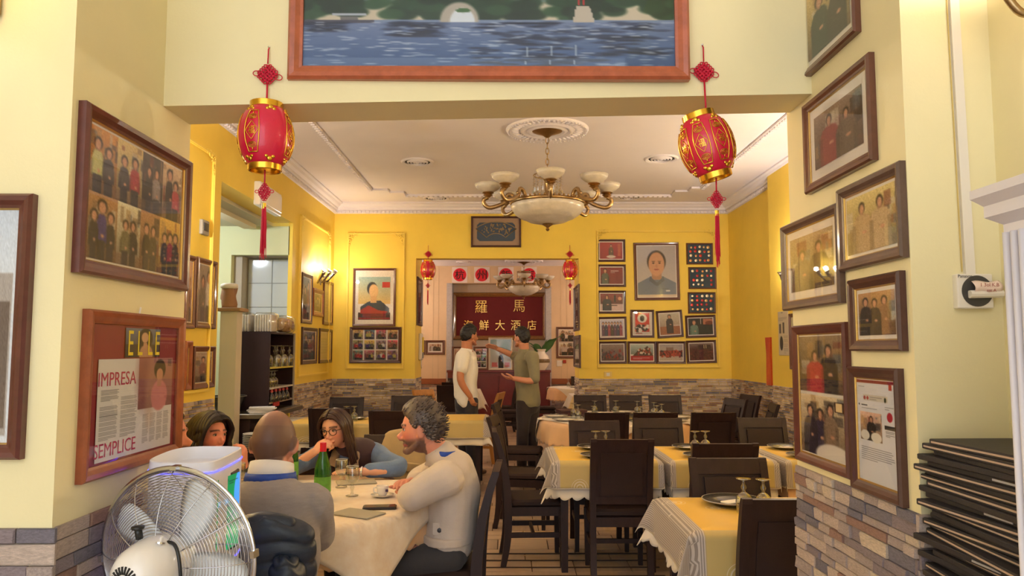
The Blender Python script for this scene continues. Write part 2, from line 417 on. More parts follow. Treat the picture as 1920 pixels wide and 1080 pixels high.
# --- floor: wood-look tiles, single ones along the aisle and between the tables
r = random.Random(77)
FT = [mat('wood_look_tile_%d' % i, c, 0.38, var=0.16, vscale=3.0, stretch=(1.2, 9, 1) if i % 2 == 0 else (9, 1.2, 1), coat=0.12) for i, c in enumerate(((188, 160, 134), (178, 152, 128), (198, 170, 142), (184, 158, 134)))]
def ftile(x0, x1, y0, y1, i, parts):
    g = .004
    if parts:
        me = MB().add([(-(x1 - x0) / 2 + g, -(y1 - y0) / 2 + g, -.012), ((x1 - x0) / 2 - g, -(y1 - y0) / 2 + g, -.012), ((x1 - x0) / 2 - g, (y1 - y0) / 2 - g, -.012), (-(x1 - x0) / 2 + g, (y1 - y0) / 2 - g, -.012),
                       (-(x1 - x0) / 2 + g, -(y1 - y0) / 2 + g, 0), ((x1 - x0) / 2 - g, -(y1 - y0) / 2 + g, 0), ((x1 - x0) / 2 - g, (y1 - y0) / 2 - g, 0), (-(x1 - x0) / 2 + g, (y1 - y0) / 2 - g, 0)],
                      [(4, 5, 6, 7), (0, 1, 5, 4), (1, 2, 6, 5), (2, 3, 7, 6), (3, 0, 4, 7)])
        o = me.build('floor_tile', FT[i], floor, loc=((x0 + x1) / 2, (y0 + y1) / 2, 0), fix=False)
    else:
        rest[i].box(x0 + g, x1 - g, y0 + g, y1 - g, -.012, 0)
rest = [MB() for _ in FT]
U = .26     # module: two long planks framing a row of squarer tiles, turned from bay to bay
y = -3.0; row = 0
while y < 17.0:
    h = (U * .55, U * 1.15, U * .55)[row % 3]; x = -5.5 + (row % 4) * .17
    while x < 4.1:
        w = r.choice((U * 2.4, U * 3.2)) if row % 3 != 1 else r.choice((U * 1.15, U * .6, U * 1.5))
        near = (5.1 < y < 10.6 and -1.0 < x < 1.6) or (10.6 <= y < 12.2 and -.7 < x < .8)
        ftile(x, min(x + w, 4.15), y, min(y + h, 17.05), r.randrange(4), near); x += w
    y += h; row += 1
for i, mb in enumerate(rest):
    o = mb.build('floor_tiles', FT[i], floor, fix=False); o['kind'] = 'stuff'
M_RUB = mat('dark_threshold_rubber', (52, 38, 30), 0.7)
for py in (1038, 1051, 1064, 1080):
    a = atz(900, py, .002)
    MB().box(-.28, 1.05, a.y - .010, a.y + .010, -.004, .004).build('threshold_strip', M_RUB, floor)

# --- cornices, ceiling frame, wall panels
COVE = [(0, 0), (.16, 0), (.16, -.02), (.13, -.03), (.11, -.055), (.075, -.075), (.07, -.10), (.035, -.115), (.03, -.15), (0, -.16)]
def cornice(name, a, b, nrm, z, prof=COVE, m=M_WHITE):
    a, b, nrm = Vector(a), Vector(b), Vector(nrm); rs = []
    for p, s in ((a, 1), (b, -1)):
        t = (b - a).normalized()
        rs.append([tuple(Vector((p.x, p.y, z + q[1])) + nrm * (q[0] - .01)) for q in prof])
    o = MB().rings(rs).build(name, m); o['kind'] = 'structure'
    d = MB(); L = (b - a).length; t = (b - a).normalized(); s = .04
    while s < L:
        c = a + t * s
        c = Vector((c.x, c.y, z)) + nrm * .045
        q = [c - t * .015, c + t * .015]
        d.add([tuple(q[0] - nrm * .03 + Vector((0, 0, -.148))), tuple(q[1] - nrm * .03 + Vector((0, 0, -.148))), tuple(q[1] + nrm * .004 + Vector((0, 0, -.148))), tuple(q[0] + nrm * .004 + Vector((0, 0, -.148))),
               tuple(q[0] - nrm * .03 + Vector((0, 0, -.118))), tuple(q[1] - nrm * .03 + Vector((0, 0, -.118))), tuple(q[1] + nrm * .004 + Vector((0, 0, -.118))), tuple(q[0] + nrm * .004 + Vector((0, 0, -.118)))],
              [(0, 3, 2, 1), (4, 5, 6, 7), (0, 1, 5, 4), (1, 2, 6, 5), (2, 3, 7, 6), (3, 0, 4, 7)])
        s += .06
    k = d.build('cornice_dentils', m, o, fix=False); k['kind'] = 'stuff'
    return o
cornice('trim_1', (XL, 2.65, 0), (XL, YB, 0), (1, 0, 0), ZC)
cornice('trim_2', (XL, YB, 0), (XR, YB, 0), (0, -1, 0), ZC)
cornice('trim_3', (XR, YB, 0), (XR, 2.7, 0), (-1, 0, 0), ZC)
# stepped plaster frame on the ceiling with a bead row
tx0, tx1, ty0, ty1 = -1.93, 2.66, 3.4, 10.82
st = [(tx0, ty0), (tx1, ty0), (tx1, 10.3), (2.54, 10.3), (2.54, 10.52), (2.36, 10.52), (2.36, ty1), (-1.52, ty1), (-1.52, 10.60), (-1.72, 10.60), (-1.72, 10.42), (tx0, 10.42)]
dd = MB()
for i in range(len(st)):
    a, b = Vector(st[i]), Vector(st[(i + 1) % len(st)]); hw_ = .035 - .0012 * i; lo = (min(a.x, b.x) - hw_, max(a.x, b.x) + hw_, min(a.y, b.y) - hw_, max(a.y, b.y) + hw_)
    MB().box(lo[0], lo[1], lo[2], lo[3], ZC - .022 - .0005 * i, ZC + .01 + .001 * i).build('ceiling_frame', M_WHITE, ceiling)
    L = (b - a).length; n = int(L / .07)
    for j in range(n):
        c = a + (b - a) * ((j + .5) / n)
        if L > .3: dd.box(c.x - .02, c.x + .02, c.y - .02, c.y + .02, ZC - .04, ZC - .02)
k = dd.build('ceiling_frame_beads', M_WHITE, ceiling, fix=False); k['kind'] = 'stuff'
def ornament(M):
    mb = MB()
    for (cx, cz, r0, turns, ph) in ((.05, -.05, .045, 1.3, 0), (.13, -.035, .03, 1.2, 1), (.035, -.13, .03, 1.2, 2), (.19, -.03, .02, 1, 0), (.03, -.19, .02, 1, 1)):
        pts = []; rr = []
        for i in range(14):
            t = i / 13; a = ph * PI / 2 + t * turns * 2 * PI; q = r0 * (1 - .75 * t)
            pts.append((cx + q * math.cos(a), -.006, cz + q * math.sin(a))); rr.append(.009 * (1 - .4 * t))
        mb.tube(pts, rr, 5, M=M)
    for a in range(5):
        mb.sphere((.06 + .03 * math.cos(a * 1.3), -.006, -.06 + .03 * math.sin(a * 1.3)), (.016, .01, .010), 6, 4, M=M)
    return mb
def wall_panel(parent, m, M, w, h, corners=True):
    # M maps local (x right, -y out of the wall, z up), origin bottom centre
    t = .028
    for (x0, x1, z0, z1) in ((-w / 2, w / 2, 0, t), (-w / 2, w / 2, h - t, h), (-w / 2, -w / 2 + t, t, h - t), (w / 2 - t, w / 2, t, h - t)):
        MB().box(x0, x1, -.018, .006, z0, z1, M=M).box(x0 + .006 if x1 - x0 < .1 else x0, x1 - .006 if x1 - x0 < .1 else x1, -.028, -.016, z0 + .006 if z1 - z0 < .1 else z0, z1 - .006 if z1 - z0 < .1 else z1, M=M).build('panel_moulding', m, parent)
    if corners:
        for s in (-1, 1):
            Q = M @ Matrix.Translation((s * w / 2, -.014, h + .01)) @ Matrix.Diagonal((-s, 1, 1, 1))
            ornament(Q).build('panel_corner', m, parent, smooth='all')
def wallM(side, p, rot=0):
    a = {'back': 0, 'left': PI / 2, 'right': -PI / 2}[side]
    return Matrix.Translation(p) @ Matrix.Rotation(a, 4, 'Z')
M_YTRIM = mat('yellow_trim_paint', (247, 214, 90), 0.5)
a, b = aty(652, 437, YB), aty(757, 692, YB)
wall_panel(wall_back, M_YTRIM, wallM('back', ((a.x + b.x) / 2, YB, b.z)), b.x - a.x, a.z - b.z)
a, b = aty(1118, 432, YB), aty(1350, 690, YB)
wall_panel(wall_back, M_YTRIM, wallM('back', ((a.x + b.x) / 2, YB, b.z)), b.x - a.x, a.z - b.z)
a, b = atx(563, 402, XL), atx(618, 437, XL); c = atx(600, 702, XL)
wall_panel(wall_left, M_YTRIM, wallM('left', (XL, (a.y + b.y) / 2, c.z)), b.y - a.y, a.z - c.z)
a = atx(401, 290, XL); c = atx(380, 735, XL)
wall_panel(wall_left, M_YTRIM, wallM('left', (XL, (a.y + 5.0) / 2, c.z)), a.y - 5.0, a.z - c.z)
# small fittings fixed to the walls
M_PLAS = mat('white_plastic', (236, 228, 216), 0.4)
M_DARKPL = mat('dark_plastic', (60, 60, 62), 0.4)
a = atx(476, 362, XL); b = atx(517, 362, XL)
ex = thing('emergency_light', 'white boxy emergency light on yellow wall over the bar doorway', 'light', (XL, (a.y + b.y) / 2, a.z - .12), PI / 2)
w = (b.y - a.y) / 2
MB().rbox(-w, w, -.07, .004, 0, .25, .012).build('housing', M_PLAS, ex, smooth=True)
MB().rbox(-w + .03, w - .03, -.085, -.068, .03, .22, .01).build('diffuser', mat('lamp_diffuser', (244, 236, 222), 0.25), ex, smooth=True)
a = atx(380, 428, XL)
ex = thing('thermostat', 'small grey thermostat with dark display on yellow wall', 'thermostat', (XL, a.y, a.z - .06), PI / 2)
MB().rbox(-.075, .075, -.03, .004, 0, .13, .01).build('housing', mat('grey_plastic', (150, 144, 132), 0.5), ex, smooth=True)
MB().rbox(-.05, .05, -.036, -.028, .035, .105, .006).build('display', M_DARKPL, ex, smooth=True)
a = aty(1140, 701, YB)
ex = thing('wall_socket', 'small wall socket on yellow wall above the stone cladding', 'socket', (a.x, YB, a.z - .05))
MB().rbox(-.06, .06, -.01, .004, 0, .085, .006).build('plate', mat('cream_plastic', (236, 206, 120), 0.5), ex); MB().box(-.025, .025, -.014, -.008, .02, .065).build('socket_face', M_PLAS, ex)
# ================================================================ LAMPS AND CEILING FITTINGS
M_GOLD = mat('aged_brass', (178, 150, 108), 0.3, 1.0, var=0.15, vscale=20)
M_CHROME = mat('chrome', (225, 225, 230), 0.12, 1.0)
M_ALAB = mat('alabaster_glass', (206, 198, 184), 0.35, var=0.16, vscale=10, sss=0.0, coat=0.3)
M_CRYS = glass_mat('crystal_drop', (250, 246, 238), base=0.25, gain=1.6)
def point_light(name, parent, loc, watts, col=WARM, rad=.04, spot=None, rot=None):
    d = bpy.data.lights.new(name, 'SPOT' if spot else 'POINT'); d.energy = watts; d.color = col; d.shadow_soft_size = rad
    if spot: d.spot_size = spot; d.spot_blend = .6
    o = bpy.data.objects.new(name, d); COL.objects.link(o); o.parent = parent; o.location = loc
    if rot: o.rotation_euler = rot
    return o
def chandelier(name, label, loc, ztop, zrim, R, arms, bowl_r):
    # loc: x, y of the hanger; ztop: ceiling; zrim: height of the big bowl's rim
    t = thing(name, label, 'chandelier', (loc[0], loc[1], zrim), 0, 'chandeliers of both dining rooms')
    H = ztop - zrim
    MB().lathe([(.001, H + .005), (.16, H + .005), (.165, H - .015), (.13, H - .03), (.09, H - .045), (.05, H - .06), (.018, H - .085), (.001, H - .09)], 24).build('ceiling_canopy', M_GOLD, t, smooth=True)
    zc = H - .085; i = 0; lo = .28
    while zc > lo:      # chain of oval links, turned alternately
        pts = []
        for k in range(10):
            a = 2 * PI * k / 10; x, z = .016 * math.cos(a), .036 * math.sin(a)
            pts.append((x, 0, zc - .03 + z) if i % 2 == 0 else (0, x, zc - .03 + z))
        MB().tube(pts, .0045, 5, loop=True).build('chain_link', M_GOLD, t, smooth='all'); zc -= .055; i += 1
    MB().lathe([(.001, .32), (.014, .31), (.03, .27), (.045, .26), (.03, .24), (.028, .12), (.05, .09), (.04, .05), (.06, .02), (.02, -.02), (.001, -.02)], 16).build('column', M_GOLD, t, smooth=True)
    b = bowl_r
    MB().lathe([(b * .98, .01), (b * 1.0, -.02), (b * .97, -.05), (b * .88, -.10), (b * .72, -.14), (b * .66, -.145), (b * .5, -.175), (b * .25, -.195), (.001, -.20),
                (.001, -.185), (b * .5, -.16), (b * .86, -.09), (b * .95, 0)], 48, cap=False, lobes=24, lamp=.008).build('bowl', M_ALAB, t, smooth='all')
    MB().lathe([(b * .93, .0), (b * 1.0, -.005), (b * 1.03, .012), (b * 1.0, .03), (b * .95, .035), (b * .93, .02)], 48).build('rim', M_GOLD, t, smooth='all')
    d = MB()
    for k in range(48):
        a = 2 * PI * k / 48; d.sphere((b * math.cos(a), b * math.sin(a), .036), .013, 5, 4)
    d.build('rim_beads', M_GOLD, t, smooth='all')['kind'] = 'stuff'
    MB().lathe([(.001, -.19), (.05, -.195), (.055, -.205), (.03, -.22), (.012, -.235), (.02, -.25), (.012, -.265), (.001, -.27)], 16).build('finial', M_GOLD, t, smooth=True)
    # crystal crown
    MB().tube([(.14 * math.cos(2 * PI * k / 24), .14 * math.sin(2 * PI * k / 24), .30) for k in range(24)], .008, 5, loop=True).build('crystal_ring', M_GOLD, t, smooth='all')
    for k in range(4):
        a = PI / 4 + k * PI / 2
        MB().tube([(0, 0, .3), (.14 * math.cos(a), .14 * math.sin(a), .30)], .006, 5).build('ring_spoke', M_GOLD, t)
    for k in range(16):
        a = 2 * PI * k / 16; x, y = .14 * math.cos(a), .14 * math.sin(a); mb = MB()
        for q in range(4): mb.sphere((x, y, .285 - q * .028), .010, 6, 4)
        mb.lathe([(.001, .19), (.008, .17), (.018, .135), (.012, .115), (.001, .11)], 6, M=Matrix.Translation((x, y, 0)))
        mb.build('crystal_drop', M_CRYS, t)
    cup = MB().lathe([(.001, -.015), (.02, -.012), (.03, 0), (.05, .012), (.034, .02), (.06, .034), (.055, .042), (.001, .042)], 14).mesh('cup'); fixn(cup)
    sh = MB().lathe([(.03, .038), (.055, .042), (.075, .055), (.09, .062), (.125, .09), (.138, .125), (.13, .125), (.115, .095), (.07, .065), (.001, .05)], 24, cap=False).mesh('lamp_shade'); fixn(sh)
    armm = MB().tube(smoothpath([(b * .86, 0, .03), (b * .95, 0, .09), (b * 1.08, 0, .10), (b * 1.18, 0, .02), (R - .03, 0, -.03), (R + .03, 0, -.005), (R + .045, 0, .05), (R, 0, .075)], 4),
                     [(.017, .022)] * 29, 7, side=(0, 1, 0)).sphere((R + .04, 0, .05), .022, 7, 5).sphere((b * 1.15, 0, .06), .022, 7, 5).mesh('arm'); fixn(armm)
    for k in range(arms):
        a = -PI / 2 + 2 * PI * k / arms
        ar = obj('arm', armm, M_GOLD, t, 'all'); ar.rotation_euler = (0, 0, a)
        c = obj('cup', cup, M_GOLD, ar, True, loc=(R, 0, .085)); s = obj('lamp_shade', sh, M_ALAB, ar, 'all', loc=(R, 0, .085))
    return t
cc = (0.385, 7.55)
chandelier('chandelier', 'brass chandelier with alabaster bowl and crystals over the main dining room', cc, ZC, 2.975, .60, 8, .37)
chandelier('chandelier', 'brass and alabaster chandelier hanging in the rear room', (.30, 15.6), 3.35, 2.82, .50, 8, .33)
def medallion(name, label, x, y, z, R):
    t = thing(name, label, 'rosette', (x, y, z), 0, 'plaster ceiling rosettes')
    q = lambda *p: [(R * a, b) for a, b in p]
    MB().lathe(q((.001, .01), (1.0, .01), (1.0, -.01), (.96, -.028), (.9, -.02), (.66, -.012), (.62, -.03), (.56, -.032), (.52, -.015), (.46, -.03), (.4, -.034), (.36, -.018), (.3, -.03), (.001, -.03)), 48).build('disc', M_WHITE, t, smooth='all')
    mb = MB()
    for k in range(40):
        a = 2 * PI * k / 40; mb.sphere((.78 * R * math.cos(a), .78 * R * math.sin(a), -.016), (.105 * R, .028 * R, .012), 6, 4, R=Matrix.Rotation(a, 3, 'Z'))
    for k in range(60):
        a = 2 * PI * k / 60; mb.sphere((.96 * R * math.cos(a), .96 * R * math.sin(a), -.026), .022 * R, 5, 3)
    o = mb.build('leaf_relief', M_WHITE, t, smooth='all'); o['kind'] = 'stuff'
medallion('ceiling_rosette', 'round white plaster rosette above the main chandelier', cc[0], cc[1], ZC, .42)
medallion('ceiling_rosette', 'round white plaster rosette on the rear room ceiling', .30, 15.6, 3.35, .40)
def vent(px, py, z, R, label):
    a = atz(px, py, z)
    t = thing('ceiling_vent', label, 'vent', (a.x, a.y, z), 0, 'round ceiling air vents')
    MB().lathe([(.001, .008), (R * .98, .008), (R, -.006), (R * .93, -.018), (R * .78, -.012), (R * .74, .004), (.001, .004)], 28).build('flange', M_WHITE, t, smooth=True)
    MB().lathe([(.001, .0), (R * .74, .0), (R * .74, -.004), (.001, -.004)], 24).build('throat', mat('vent_dark', (40, 36, 34), 0.8), t)
    for k in range(4):
        q = R * (.64 - .17 * k); MB().lathe([(q, -.004), (q - .012 * R / .2, -.024), (q - .018 * R / .2, -.024), (q - .006 * R / .2, -.004)], 24, cap=False).build('ring', M_WHITE, t, smooth='all')
for i, (px, py, s) in enumerate(((783, 303, 'over the left tables'), (1240, 297, 'beside the red lantern and cornice'), (818, 371, 'near the back wall, left of the chandelier'), (1180, 369, 'near the back wall, right of the chandelier'))):
    vent(px, py, ZC, .20, 'round white air vent in the ceiling ' + s)
vent(869, 491, 3.35, .16, 'small round air vent in the rear room ceiling')
# --- wall lamps, some added out of sight: each a fitting with its own light
M_LAMPGLOW = mat('lamp_glow', (255, 226, 170), 0.4, emit=9.0)
def uplight(loc, rotz, label, watts, group='wall uplighters'):
    t = thing('wall_sconce', label, 'wall lamp', loc, rotz, group)
    MB().rbox(-.05, .05, -.022, .004, -.06, .08, .02).build('back_plate', M_CHROME, t, smooth=True)
    MB().tube(smoothpath([(0, -.01, 0), (0, -.07, -.03), (0, -.12, .0), (0, -.13, .06)], 5), .012, 8).build('arm', M_CHROME, t, smooth='all')
    MB().lathe([(.02, .05), (.035, .07), (.05, .12), (.075, .16), (.07, .16), (.045, .125), (.02, .08)], 20, cap=False, M=Matrix.Translation((0, -.13, 0))).build('cup', M_CHROME, t, smooth='all')
    MB().sphere((0, -.13, .125), .028, 10, 6).build('bulb', M_LAMPGLOW, t, smooth='all')
    point_light('lamp_light', t, (0, -.13, .19), watts)
    return t
def spots(loc, rotz, label, watts):
    t = thing('wall_spot_lamp', label, 'wall lamp', loc, rotz, 'wall spot lamps')
    MB().lathe([(.001, .003), (.07, .003), (.075, -.012), (.05, -.03), (.001, -.034)], 20, M=Matrix.Rotation(-PI / 2, 4, 'X') @ Matrix.Diagonal((.75, 1.4, -1, 1))).build('back_plate', M_CHROME, t, smooth='all')
    MB().tube([(-.3, -.08, .0), (.3, -.08, .06)], .009, 8).tube([(0, 0, .02), (0, -.085, .03)], .010, 8).build('bar', M_CHROME, t, smooth='all')
    for s in (-1, 0, 1):
        p = Vector((s * .3, -.08, .03 + s * .03)); d = Vector((s * .25, -.45, .75)).normalized()
        hd_ = MB().tube([p - d * .11, p - d * .03, p + d * .04, p + d * .10], [.012, .022, .034, .042], 12, cap=True).build('spot_head', M_CHROME, t, smooth='all')
        MB().tube([p + d * .098, p + d * .106], [.034, .034], 10).build('lens', M_LAMPGLOW, hd_)
        sp = point_light('lamp_light', t, p + d * .14, watts, rad=.03)
    return t
a = atx(601, 522, XL)
spots((XL, a.y, a.z), PI / 2, 'chrome wall lamp with three lit spots over framed photos', 3.6)
a = atx(1470, 520, XR - .23)
uplight((XR - .1, a.y, a.z - .1), -PI / 2, 'chrome cup uplighter on yellow wall beside a newspaper clipping', 20)
for (x, y, ro, s, w) in ((XL, 5.3, PI / 2, 'left', 34), (XL, 3.6, PI / 2, 'left', 34), (XR - .1, 6.7, -PI / 2, 'right', 34), (XR - .1, 4.2, -PI / 2, 'right', 34)):  # hidden uplighters added to brighten the main dining room
    uplight((x, y, 2.25), ro, 'unseen uplighter added on the %s dining room wall to brighten the room' % s, w)
for (x, y, ro) in ((-3.4, 14.0, PI / 2), (3.6, 14.0, -PI / 2), (-3.4, 16.0, PI / 2), (3.6, 16.0, -PI / 2)):  # more uplighters, added out of sight to light the rear room
    uplight((x, y, 2.2), ro, 'unseen uplighter added on the side wall to light the rear room', 26)
# added lamp, hidden from view, that lights the bar and its tiles
t = thing('bar_fill_lamp', 'unseen round opal lamp added to light the bar', 'ceiling lamp', (-3.75, 7.9, ZBAR))
MB().lathe([(.001, .005), (.16, .005), (.16, -.02), (.001, -.02)], 24).build('base', M_CHROME, t); MB().lathe([(.15, -.02), (.14, -.06), (.09, -.09), (.001, -.1)], 24).build('opal', M_LAMPGLOW, t, smooth='all')
point_light('lamp_light', t, (0, 0, -.16), 30, (.88, .95, 1.0), .1)
# entrance: sconce lit on the front of the left pier and a frilled one on the right-hand side wall
t = thing('wall_sconce', 'amber glass wall lamp glowing on the cream wall of the entrance', 'wall lamp', (-1.36, 1.9, 2.44))
MB().rbox(-.05, .05, -.03, .004, -.07, .08, .02).build('back_plate', M_GOLD, t, smooth=True)
MB().tube(smoothpath([(0, -.02, -.03), (0.02, -.10, -.07), (.03, -.16, -.03), (.02, -.16, .03)], 5), .009, 8).build('arm', M_GOLD, t, smooth='all')
MB().lathe([(.02, .03), (.06, .05), (.09, .1), (.1, .16), (.094, .16), (.08, .1), (.03, .05)], 24, cap=False, M=Matrix.Translation((.02, -.16, 0))).build('lamp_shade', mat('amber_glass', (255, 214, 130), 0.3, emit=2.0), t, smooth='all')
point_light('lamp_light', t, (.02, -.16, .1), 5)
t = thing('wall_sconce', 'frilled white glass wall lamp high on the right entrance wall', 'wall lamp', (1.225, 1.62, 2.33), -PI / 2)
MB().rbox(-.05, .05, -.03, .004, -.07, .08, .02).build('back_plate', M_GOLD, t, smooth=True)
MB().tube(smoothpath([(0, -.02, -.03), (0, -.08, -.07), (0, -.12, -.03), (0, -.12, .0)], 5), .009, 8).build('arm', M_GOLD, t, smooth='all')
MB().lathe([(.02, 0), (.05, .02), (.075, .06), (.1, .09), (.092, .092), (.068, .065), (.03, .03)], 48, cap=False, lobes=8, lamp=.08, M=Matrix.Translation((0, -.12, 0))).build('lamp_shade', mat('frilled_glass', (250, 236, 232), 0.3, emit=.5), t, smooth='all')
point_light('lamp_light', t, (0, -.12, .08), 3)
# ================================================================ PICTURES
class Cv:
    def __init__(s, w, h, c=(200, 190, 170)):
        s.w, s.h = w, h; s.a = np.zeros((h, w, 3), np.float32); s.a[:] = c
        s.Y, s.X = np.mgrid[0:h, 0:w].astype(np.float32); s.X = (s.X + .5) / w; s.Y = (s.Y + .5) / h
    def put(s, m, c, k=1.0):
        m = np.clip(m * k, 0, 1)[..., None]; s.a = s.a * (1 - m) + np.asarray(c, np.float32) * m
    def rect(s, x0, y0, x1, y1, c, k=1.0): s.put(((s.X >= x0) & (s.X < x1) & (s.Y >= y0) & (s.Y < y1)).astype(np.float32), c, k); return s
    def ell(s, cx, cy, rx, ry, c, k=1.0, soft=.15):
        d = np.sqrt(((s.X - cx) / rx) ** 2 + ((s.Y - cy) / ry) ** 2); s.put(np.clip((1 - d) / soft + .5, 0, 1), c, k); return s
    def poly(s, pts, c, k=1.0):
        m = np.zeros((s.h, s.w), bool); n = len(pts); j = n - 1
        for i in range(n):
            xi, yi = pts[i]; xj, yj = pts[j]
            if yi != yj:
                m ^= ((yi > s.Y) != (yj > s.Y)) & (s.X < (xj - xi) * (s.Y - yi) / (yj - yi) + xi)
            j = i
        s.put(m.astype(np.float32), c, k); return s
    def grad(s, c0, c1, y0=0.0, y1=1.0, x0=0.0, x1=1.0):
        t = np.clip((s.Y - y0) / max(1e-6, y1 - y0), 0, 1)[..., None]
        g = np.asarray(c0, np.float32) * (1 - t) + np.asarray(c1, np.float32) * t
        m = ((s.Y >= y0) & (s.Y < y1) & (s.X >= x0) & (s.X < x1))[..., None]; s.a = np.where(m, g, s.a); return s
    def noise(s, amp, rng, scale=1, y0=0, y1=1):
        hh, ww = max(1, s.h // scale), max(1, s.w // scale)
        n = rng.normal(0, amp, (hh, ww, 1)).astype(np.float32)
        n = np.kron(n[..., 0], np.ones((scale, scale), np.float32)); n = np.pad(n, ((0, max(0, s.h - n.shape[0])), (0, max(0, s.w - n.shape[1]))), 'edge')[:s.h, :s.w]
        m = ((s.Y >= y0) & (s.Y < y1)); s.a = s.a + (n * m)[..., None]; return s
    def person(s, cx, y0, hgt, wd, top, hair=(30, 22, 20), skin=(205, 150, 120), legs=None, face=True):
        hr = hgt * .085; asp = s.h / s.w
        b = y0 + hgt * (.62 if legs else 1.0); dk = tuple(v * .7 for v in top)
        s.poly([(cx - wd * .5, b), (cx - wd * .46, y0 + hgt * .34), (cx - wd * .34, y0 + hgt * .235), (cx - wd * .1, y0 + hgt * .19), (cx + wd * .1, y0 + hgt * .19), (cx + wd * .34, y0 + hgt * .235), (cx + wd * .46, y0 + hgt * .34), (cx + wd * .5, b)], top)
        s.rect(cx - wd * .5, y0 + hgt * .36, cx - wd * .32, b, dk, .6); s.rect(cx + wd * .34, y0 + hgt * .36, cx + wd * .5, b, dk, .6); s.ell(cx + wd * .1, y0 + hgt * .52, wd * .12, hgt * .03, skin); s.rect(cx - wd * .09, y0 + hgt * .15, cx + wd * .09, y0 + hgt * .21, tuple(v * .85 for v in skin))
        if legs: s.rect(cx - wd * .34, y0 + hgt * .58, cx + wd * .34, y0 + hgt * .97, legs)
        s.ell(cx, y0 + hgt * .085, hr * 1.15 * asp * .82, hr * 1.25, hair)
        s.ell(cx, y0 + hgt * .105, hr * .8 * asp * .82, hr * 1.0, skin)
        return s
    def text_lines(s, x0, y0, x1, y1, n, c, rng, k=.75):
        for i in range(n):
            y = y0 + (y1 - y0) * (i + .25) / n; h = (y1 - y0) / n * .45
            s.rect(x0, y, x1 - (x1 - x0) * (rng.random() * .12 if i < n - 1 else .5), y + h, c, k)
        return s
    def paste(s, o, x0, y0, x1, y1):
        i0, i1, j0, j1 = int(y0 * s.h), int(y1 * s.h), int(x0 * s.w), int(x1 * s.w)
        if i1 <= i0 or j1 <= j0: return s
        yi = (np.arange(i1 - i0) * o.h // (i1 - i0)); xi = (np.arange(j1 - j0) * o.w // (j1 - j0))
        s.a[i0:i1, j0:j1] = o.a[yi][:, xi]; return s
M_PRINT = attr_mat('printed_paper', rough=0.45, spec=0.3)
def print_mesh(cv, x0, x1, z0, z1, y):
    w, h = cv.w, cv.h
    a = np.clip(cv.a, 0, 255) / 255.0
    a = np.where(a <= .04045, a / 12.92, ((a + .055) / 1.055) ** 2.4)
    xs = np.linspace(x0, x1, w); zs = np.linspace(z1, z0, h)
    XX, ZZ = np.meshgrid(xs, zs); co = np.stack([XX, np.full_like(XX, y), ZZ], -1).reshape(-1, 3)
    i, j = np.mgrid[0:h - 1, 0:w - 1]; q = (i * w + j).ravel()
    f = np.stack([q, q + w, q + w + 1, q + 1], -1)
    me = bpy.data.meshes.new('print'); me.vertices.add(len(co)); me.vertices.foreach_set('co', co.astype(np.float32).ravel())
    me.loops.add(f.size); me.loops.foreach_set('vertex_index', f.astype(np.int32).ravel())
    me.polygons.add(len(f)); me.polygons.foreach_set('loop_start', np.arange(0, f.size, 4, dtype=np.int32)); me.polygons.foreach_set('loop_total', np.full(len(f), 4, np.int32))
    me.update(calc_edges=True)
    at = me.color_attributes.new('Col', 'FLOAT_COLOR', 'POINT'); at.data.foreach_set('color', np.concatenate([a.reshape(-1, 3), np.ones((w * h, 1))], 1).astype(np.float32).ravel())
    return me
M_PANE = glass_mat('picture_glass', (252, 252, 252), base=0.025, gain=0.5, rough=.01)
M_MOUNT = mat('white_mount_card', (236, 228, 220), 0.8)
M_SLIP = mat('gilt_slip', (206, 166, 92), 0.3, 0.9)
FRAME_MATS = {k: mat('frame_' + k, c, 0.32, var=.22, vscale=7, stretch=(3, 3, 3), coat=.25) for k, c in dict(
    dark=(82, 50, 44), brown=(104, 62, 46), red=(150, 78, 46), orange=(176, 92, 60), mahog=(96, 46, 40), taupe=(98, 74, 64), gold=(140, 96, 44)).items()}
def moulding(w, h, b, d, prof=((0, 0), (0, .75), (.18, 1), (.5, .92), (.8, .7), (1, .62), (1, 0))):
    mb = MB(); rs = []
    for (sx, sz) in ((-1, 0), (1, 0), (1, 1), (-1, 1)):
        rs.append([(sx * (w / 2 - b * p), .003 - d * q, (b * p if sz == 0 else h - b * p)) for p, q in prof])
    return mb.rings(rs, closed=True, loop=True)
def picture(side, c, w, h, label, cv, fm='dark', border=.035, depth=.024, mount=0.0, slip=False, rot=0.0, cat='picture', group=None, name='framed_picture', mountc=None, pane=True):
    """c: bottom centre on the wall"""
    t = thing(name, label, cat, c, {'back': 0, 'left': PI / 2, 'right': -PI / 2}[side], group)
    if rot:      # hangs a little crooked: turn about the wall normal
        t.rotation_mode = 'QUATERNION'; t.rotation_quaternion = Quaternion((0, 0, 1), {'back': 0, 'left': PI / 2, 'right': -PI / 2}[side]) @ Quaternion((0, 1, 0), rot)
    moulding(w, h, border, depth).build('frame', FRAME_MATS[fm], t)
    bw, bh = w / 2 - border + .004, border - .004
    MB().box(-bw, bw, -.007, .002, bh, h - bh).build('mount', mountc or M_MOUNT, t)
    if slip: moulding(w - 2 * border + .008, h - 2 * border + .008, .008, depth * .62).build('gilt_slip', M_SLIP, t).location = (0, 0, border - .004)
    m = border + mount
    if cv is not None: obj('print', print_mesh(cv, -w / 2 + m, w / 2 - m, m, h - m, -.0085), M_PRINT, t)
    if pane: MB().box(-bw, bw, -.0125, -.0110, bh, h - bh).build('pane', M_PANE, t)
    return t
def on_back(px0, py0, px1, py1, Y):
    a, b = aty(px0, py1, Y), aty(px1, py0, Y); m = aty((px0 + px1) / 2, py1, Y)
    return Vector(((a.x + b.x) / 2, Y, m.z)), b.x - a.x, b.z - a.z
